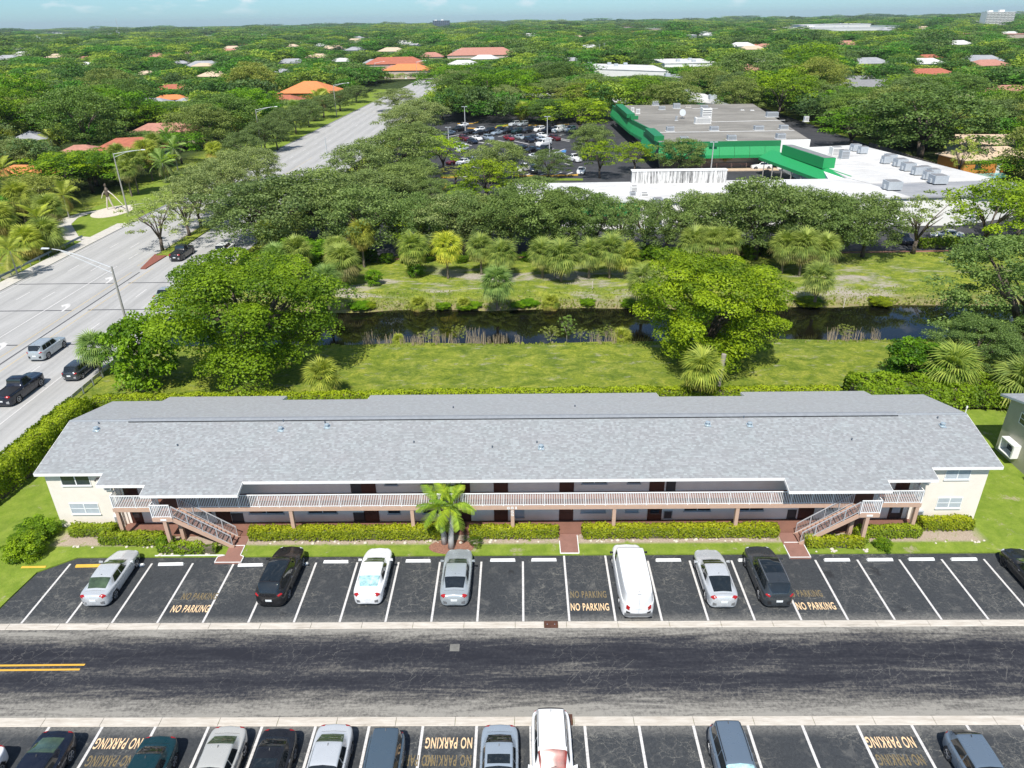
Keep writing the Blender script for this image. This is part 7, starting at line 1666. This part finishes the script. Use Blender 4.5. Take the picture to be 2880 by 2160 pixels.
p = at(1053, 800); tree(p.x, p.y, 2.2, 2.0, 'bush', 'small round bush on the far canal bank at the left', (1.1, 1.2, .9), None, None, None, name='bush', crown_name='foliage', cat='bush')
p = at(1170, 778); tree(p.x, p.y, 2.6, 3.4, 'bush', 'ivy mass round the trunk of a far-bank palm', (.6, .75, .6), None, None, None, name='ivy', crown_name='foliage', cat='ivy')
for u, v, w, h, lb in ((900, 760, 6.5, 4.2, 'bush mass below the left far-bank palms'), (840, 745, 6, 4, 'bush mass beside the highway end of the far bank'), (1990, 770, 2.0, 1.8, 'bush under the right palm cluster'), (1950, 775, 3.0, 2.5, 'dark bush left of the right palm cluster')):
    p = at(u, v); tree(p.x, p.y, w, h, 'bush', lb, (.75, .9, .65), None, None, None, name='bush', crown_name='foliage', cat='bush')

# tufts of grass on the banks and the field: one mass
def tufts():
    rs = np.random.RandomState(77); n = 9000
    x = rs.uniform(-43, 60, n); y = np.where(rs.rand(n) < .30, rs.uniform(73.0, 74.3, n), rs.uniform(87.3, 92 , n)); z = np.where(y > 87, np.interp(y, [87.4, 88.4, 90, 92, 94, 97], [-1.1, -.75, -.45, -.25, -.12, 0]), np.interp(y, [73.2, 74.6], [0, -.5]))
    ed = rs.rand(n) < .22; y = np.where(ed & (y > 80), rs.uniform(87.2, 88.8, n), np.where(ed, rs.uniform(73.2, 74.6, n), y)); z = np.where(ed, np.interp(y, [73.2, 74.6, 80, 87.2, 88.4], [0, -.5, -1, -1.15, -.75]), z)
    s = rs.uniform(.08, .2, n)*np.where(ed, 1.7, 1); a = rs.uniform(0, np.pi, n); d = np.stack([np.cos(a), np.sin(a), 0*a], 1); p = np.stack([x, y, z-.02], 1)
    lean = np.stack([rs.normal(0, .3, n), rs.normal(0, .3, n), np.ones(n)], 1)*s[:, None]
    q = np.stack([p-d*s[:, None]*.55, p+d*s[:, None]*.55, p+d*s[:, None]*.25+lean, p-d*s[:, None]*.3+lean*.9], 1)
    t = np.clip(rs.normal(.6, .3, n), 0, 1); dr = np.where(rs.rand(n) < .18, .7, 0)
    o = obj('bank_grass', quads_mesh('bank_grass', q, M['frondgrass'], {'tint': t, 'dry': dr})); tag(o, 'loose tufts of grass on the field and the canal banks', 'grass', kind='stuff')
M['frondgrass'] = leaf_mat('leaf_grass', (0.15, 0.20, 0.03), (0.33, 0.37, 0.07), .4, dry=(0.38, 0.31, 0.18))
tufts()
# low scrub under the far-bank trees and along the water
ru = random.Random(31)
for k in range(34):
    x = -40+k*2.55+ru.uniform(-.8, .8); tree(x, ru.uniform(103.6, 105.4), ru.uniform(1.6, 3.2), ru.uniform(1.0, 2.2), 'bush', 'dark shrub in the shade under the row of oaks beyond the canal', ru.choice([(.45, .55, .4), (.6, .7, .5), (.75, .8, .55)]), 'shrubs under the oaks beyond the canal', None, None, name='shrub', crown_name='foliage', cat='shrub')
for k in range(15):
    x = -28+k*5.2+ru.uniform(-2.4, 2.4); tree(x, ru.uniform(87.3, 88.6), ru.uniform(1.4, 3.6), ru.uniform(.4, .8), 'bush', 'low scrub at the far water edge of the canal', ru.choice([(1.3, 1.0, .9), (1.0, 1.05, .7), (1.5, 1.1, 1.1), (.8, 1.0, .6)]), 'scrub along the far water edge', None, None, name='shrub', crown_name='foliage', cat='shrub', z=-.95)

# small roofs scattered through the suburb
rh_ = random.Random(44); k = 0
while k < 64:
    u, v = rh_.uniform(20, 2860), 78+rh_.random()**1.7*130; g = at(u, v-.022*(u-1440)*.6, 3)
    if not (330 < g.y < 3200) or (-110 < g.x < 100 and g.y < 520): continue
    c_ = rh_.choice(['white', 'grey', 'tan', 'grey', 'pink', 'white', 'tan']); w_ = rh_.uniform(12, 22)*(1+g.y/2600)
    zone = ('left' if u < 960 else 'centre' if u < 1920 else 'right')+(' near the skyline' if g.y > 1200 else '')
    house(u, v-.022*(u-1440)*.6, w_, w_*.6, {'white': M['whiteroof'], 'pink': PR, 'tan': TR, 'grey': M['patchroof'], 'red': RR}[c_], WW, 'small %s roof showing through the distant trees, %s' % (c_, zone), rh_.uniform(-.3, .3), h=3.5+g.y/900, group='small %s roofs in the distant trees, %s' % (c_, zone)); k += 1

# woodland ------------------------------------------------------------------
SIGHT = []
CLEAR = []      # rectangles (x0, x1, y0, y1) kept open
for r in [o for o in COL.objects if o.parent is None and o.get('category') in ('house', 'building') and o.name.split('.')[0] != 'apartment_building']:
    ws_ = [r.matrix_world] ; bpy.context.view_layer.update() if False else None
    xs, ys = [], []
    for c in r.children:
        if c.type == 'MESH' and c.name.split('.')[0] in ('wall', 'roof') and len(c.data.vertices):
            for v in c.data.vertices:
                lx, ly = v.co.x+c.location.x, v.co.y+c.location.y; ca, sa = math.cos(r.rotation_euler.z), math.sin(r.rotation_euler.z)
                xs.append(r.location.x+lx*ca-ly*sa); ys.append(r.location.y+lx*sa+ly*ca)
    if xs:
        CLEAR.append((min(xs)-2, max(xs)+2, min(ys)-5, max(ys)+2)); SIGHT.append((min(xs)/min(ys), max(xs)/min(ys), min(ys)))
def blocked(x, y, r):
    if -86+hx(y)-r < x < -43.0+hx(y)+r*2.2 and y < 480: return True
    if x > -44 and y < 109: return True
    if -40 < x < 94 and y < 262: return True
    if -60 < x < -40 and y < 104: return True
    for a, b, c, d in CLEAR:
        if a < x < b and c < y < d: return True
    return False
def headroom(x, y):
    h = 99.0
    for a, b, yh in SIGHT:
        if y < yh and a-.004 < x/y < b+.004: h = min(h, CAM_H-(CAM_H-3.5)*y/yh)
    return h
rw = random.Random(5); cand = []
def sample(y0, y1, sp0, spk, xl=None):
    out = []; y = y0
    while y < y1:
        sp_ = max(sp0, y*spk); hw = y*.76+25; x = -hw
        while x < hw*1.02:
            xx, yy = x+rw.uniform(-.42, .42)*sp_, y+rw.uniform(-.42, .42)*sp_; x += sp_*1.05; s = sp_*rw.choice([.8, 1.0, 1.2, 1.4, 1.7, 2.1])
            if blocked(xx, yy, s*.3): continue
            if any((xx-a)**2+(yy-b)**2 < (c*.8)**2 for a, b, c in PLANTED_NEAR): continue
            if headroom(xx, yy) < 2.2: continue
            out.append((xx, yy, s))
        y += sp_*.86
    return out
PLANTED_NEAR = [p for p in PLANTED if p[2] > 1.5]
pts = sample(70, 7500, 8.8, .0175)
pts.sort(key=lambda p: -p[2]/math.hypot(p[0], p[1]))
PAL = [(.5, .68, .45), (.68, .88, .55), (1, 1, .8), (1.2, 1.1, .8), (.75, .85, .9), (1.05, 1.05, 1.1), (.9, 1.05, .6), (1.35, 1.2, .75), (.7, .9, .6)]
NAMEC = ['dark green', 'deep green', 'mid green', 'yellow-green', 'grey-green', 'pale grey-green', 'fresh green', 'bright yellow-green', 'bottle green']
NT_ = 215
def band(x, y):
    u = proj((x, y, 5))[0]; d = 'in front' if y < 150 else ('in the middle' if y < 230 else 'farther back')
    return d+(' near the left edge' if u < 350 else ' left of centre' if u < 900 else ' near the middle of the photo' if u < 1900 else ' right of centre' if u < 2500 else ' near the right edge')
for x, y, s in pts[:NT_]:
    ci = rw.randrange(len(PAL)); side = 'left of the highway' if x < -60+hx(y) else ('right of the shopping centre' if x > 40 else 'beyond the shopping centre'); k = rw.choice(['oak0', 'oak1', 'oak2', 'clump0', 'clump1', 'clump2'])
    tree(x, y, s*1.1, min(s*rw.uniform(.62, .95)+1.5, headroom(x, y)), k, '%s tree %s, %s' % (NAMEC[ci], side, band(x, y)), PAL[ci], '%s trees %s, %s' % (NAMEC[ci], side, band(x, y)), rw.uniform(0, 6.3), 'far')
# the rest reads as one wooded mass: clumped crowns placed by geometry nodes
def wood():
    rest = pts[NT_:]; n = len(rest); me = bpy.data.meshes.new('woodland'); me.vertices.add(n)
    co = np.array([(x, y, 0) for x, y, s in rest], dtype=np.float32); me.vertices.foreach_set('co', co.ravel())
    rs = np.random.RandomState(3); hh = np.array([s for _, _, s in rest]); far = 1+np.array([y for _, y, _ in rest])/5000; H = np.minimum(hh*rs.uniform(.55, 1.05, n)+1.5, rs.uniform(7, 13.5, n)*far*np.where(rs.rand(n) < .04, 1.5, 1)); H = np.minimum(H, np.array([headroom(x, y) for x, y, s in rest]))
    for nm, tp, arr in (('scl', 'FLOAT_VECTOR', np.stack([hh*1.15, hh*1.15, H], 1)), ('rotz', 'FLOAT', rs.uniform(0, 6.28, n)), ('pick', 'INT', rs.randint(0, 4, n))):
        a = me.attributes.new(nm, tp, 'POINT')
        if tp == 'FLOAT_VECTOR': a.data.foreach_set('vector', arr.astype(np.float32).ravel())
        elif tp == 'INT': a.data.foreach_set('value', arr.astype(np.int32))
        else: a.data.foreach_set('value', arr.astype(np.float32))
    o = obj('woodland', me); tag(o, 'continuous wooded suburb stretching to the horizon', 'woodland', kind='stuff')
    # crown prototypes live in a collection that is not part of the scene
    pc = bpy.data.collections.new('crown_library')
    mat = leaf_mat('leaf_woodland', (0.055, 0.112, 0.026), (0.23, 0.33, 0.072), .25); nt = mat.node_tree
    # vary the colour from tree to tree
    src = [l for l in nt.links if l.to_node.type == 'MIX_RGB' or True]
    oi = [x for x in nt.nodes if x.type == 'OBJECT_INFO'][0]; ramp = nt.nodes.new('ShaderNodeValToRGB'); e = ramp.color_ramp.elements
    stops = [(0, (.42, .62, .45)), (.2, (.95, 1.0, .7)), (.36, (.62, .68, .85)), (.52, (1.55, 1.4, .7)), (.63, (.55, .95, .42)), (.84, (.95, .95, 1.1)), (.95, (1.8, 1.6, .9))]
    while len(e) < len(stops): e.new(.5)
    for i, (p_, c_) in enumerate(stops): e[i].position = p_; e[i].color = (c_[0]*.68, c_[1]*.68, c_[2]*.68, 1)
    ramp.color_ramp.interpolation = 'CONSTANT'
    nt.links.new(oi.outputs['Random'], ramp.inputs[0])
    for l in list(nt.links):
        if l.from_node == oi and l.from_socket.name == 'Color':
            ts = l.to_socket; nt.links.remove(l)
            mx = nt.nodes.new('ShaderNodeMixRGB'); mx.blend_type = 'MULTIPLY'; mx.inputs[0].default_value = 1; mx.inputs[2].default_value = (1.45, 1.45, 1.45, 1)
            nt.links.new(ramp.outputs[0], mx.inputs[1]); nt.links.new(mx.outputs[0], ts)
    for i in range(4):
        m2 = LEAFP['far%d' % i].copy(); m2.materials.clear(); m2.materials.append(mat); c = bpy.data.objects.new('crown_%s' % 'abcd'[i], m2); pc.objects.link(c)
    ng = bpy.data.node_groups.new('scatter_crowns', 'GeometryNodeTree'); ng.interface.new_socket('Geometry', in_out='INPUT', socket_type='NodeSocketGeometry'); ng.interface.new_socket('Geometry', in_out='OUTPUT', socket_type='NodeSocketGeometry')
    gi, go = ng.nodes.new('NodeGroupInput'), ng.nodes.new('NodeGroupOutput'); ip = ng.nodes.new('GeometryNodeInstanceOnPoints'); ci = ng.nodes.new('GeometryNodeCollectionInfo')
    ci.inputs['Collection'].default_value = pc; ci.inputs['Separate Children'].default_value = True; ci.inputs['Reset Children'].default_value = True
    def named(nm, dt):
        x = ng.nodes.new('GeometryNodeInputNamedAttribute'); x.data_type = dt; x.inputs['Name'].default_value = nm; return x.outputs['Attribute']
    ng.links.new(gi.outputs[0], ip.inputs['Points']); ng.links.new(ci.outputs[0], ip.inputs['Instance']); ip.inputs['Pick Instance'].default_value = True
    ng.links.new(named('pick', 'INT'), ip.inputs['Instance Index']); ng.links.new(named('scl', 'FLOAT_VECTOR'), ip.inputs['Scale'])
    cx = ng.nodes.new('ShaderNodeCombineXYZ'); ng.links.new(named('rotz', 'FLOAT'), cx.inputs['Z']); er = ng.nodes.new('FunctionNodeEulerToRotation'); ng.links.new(cx.outputs[0], er.inputs[0]); ng.links.new(er.outputs[0], ip.inputs['Rotation'])
    ng.links.new(ip.outputs[0], go.inputs[0]); md = o.modifiers.new('scatter', 'NODES'); md.node_group = ng
    print('woodland instances', n)
wood()

# ------------------------------------------------------------------ air
hzm = bpy.data.materials.new('haze_air'); hzm.use_nodes = True; hn = hzm.node_tree.nodes; hn.remove(hn['Principled BSDF'])
pv = hn.new('ShaderNodeVolumePrincipled'); pv.inputs['Color'].default_value = (0.80, 0.88, 1.0, 1); pv.inputs['Density'].default_value = 0.00005; pv.inputs['Anisotropy'].default_value = 0.2
hzm.node_tree.links.new(pv.outputs[0], hn['Material Output'].inputs['Volume'])
tag(MB().box(-9500, 9500, -320, 15500, -4.0, 130).build('haze', hzm), 'thin pale haze over the suburb', 'haze', kind='stuff')
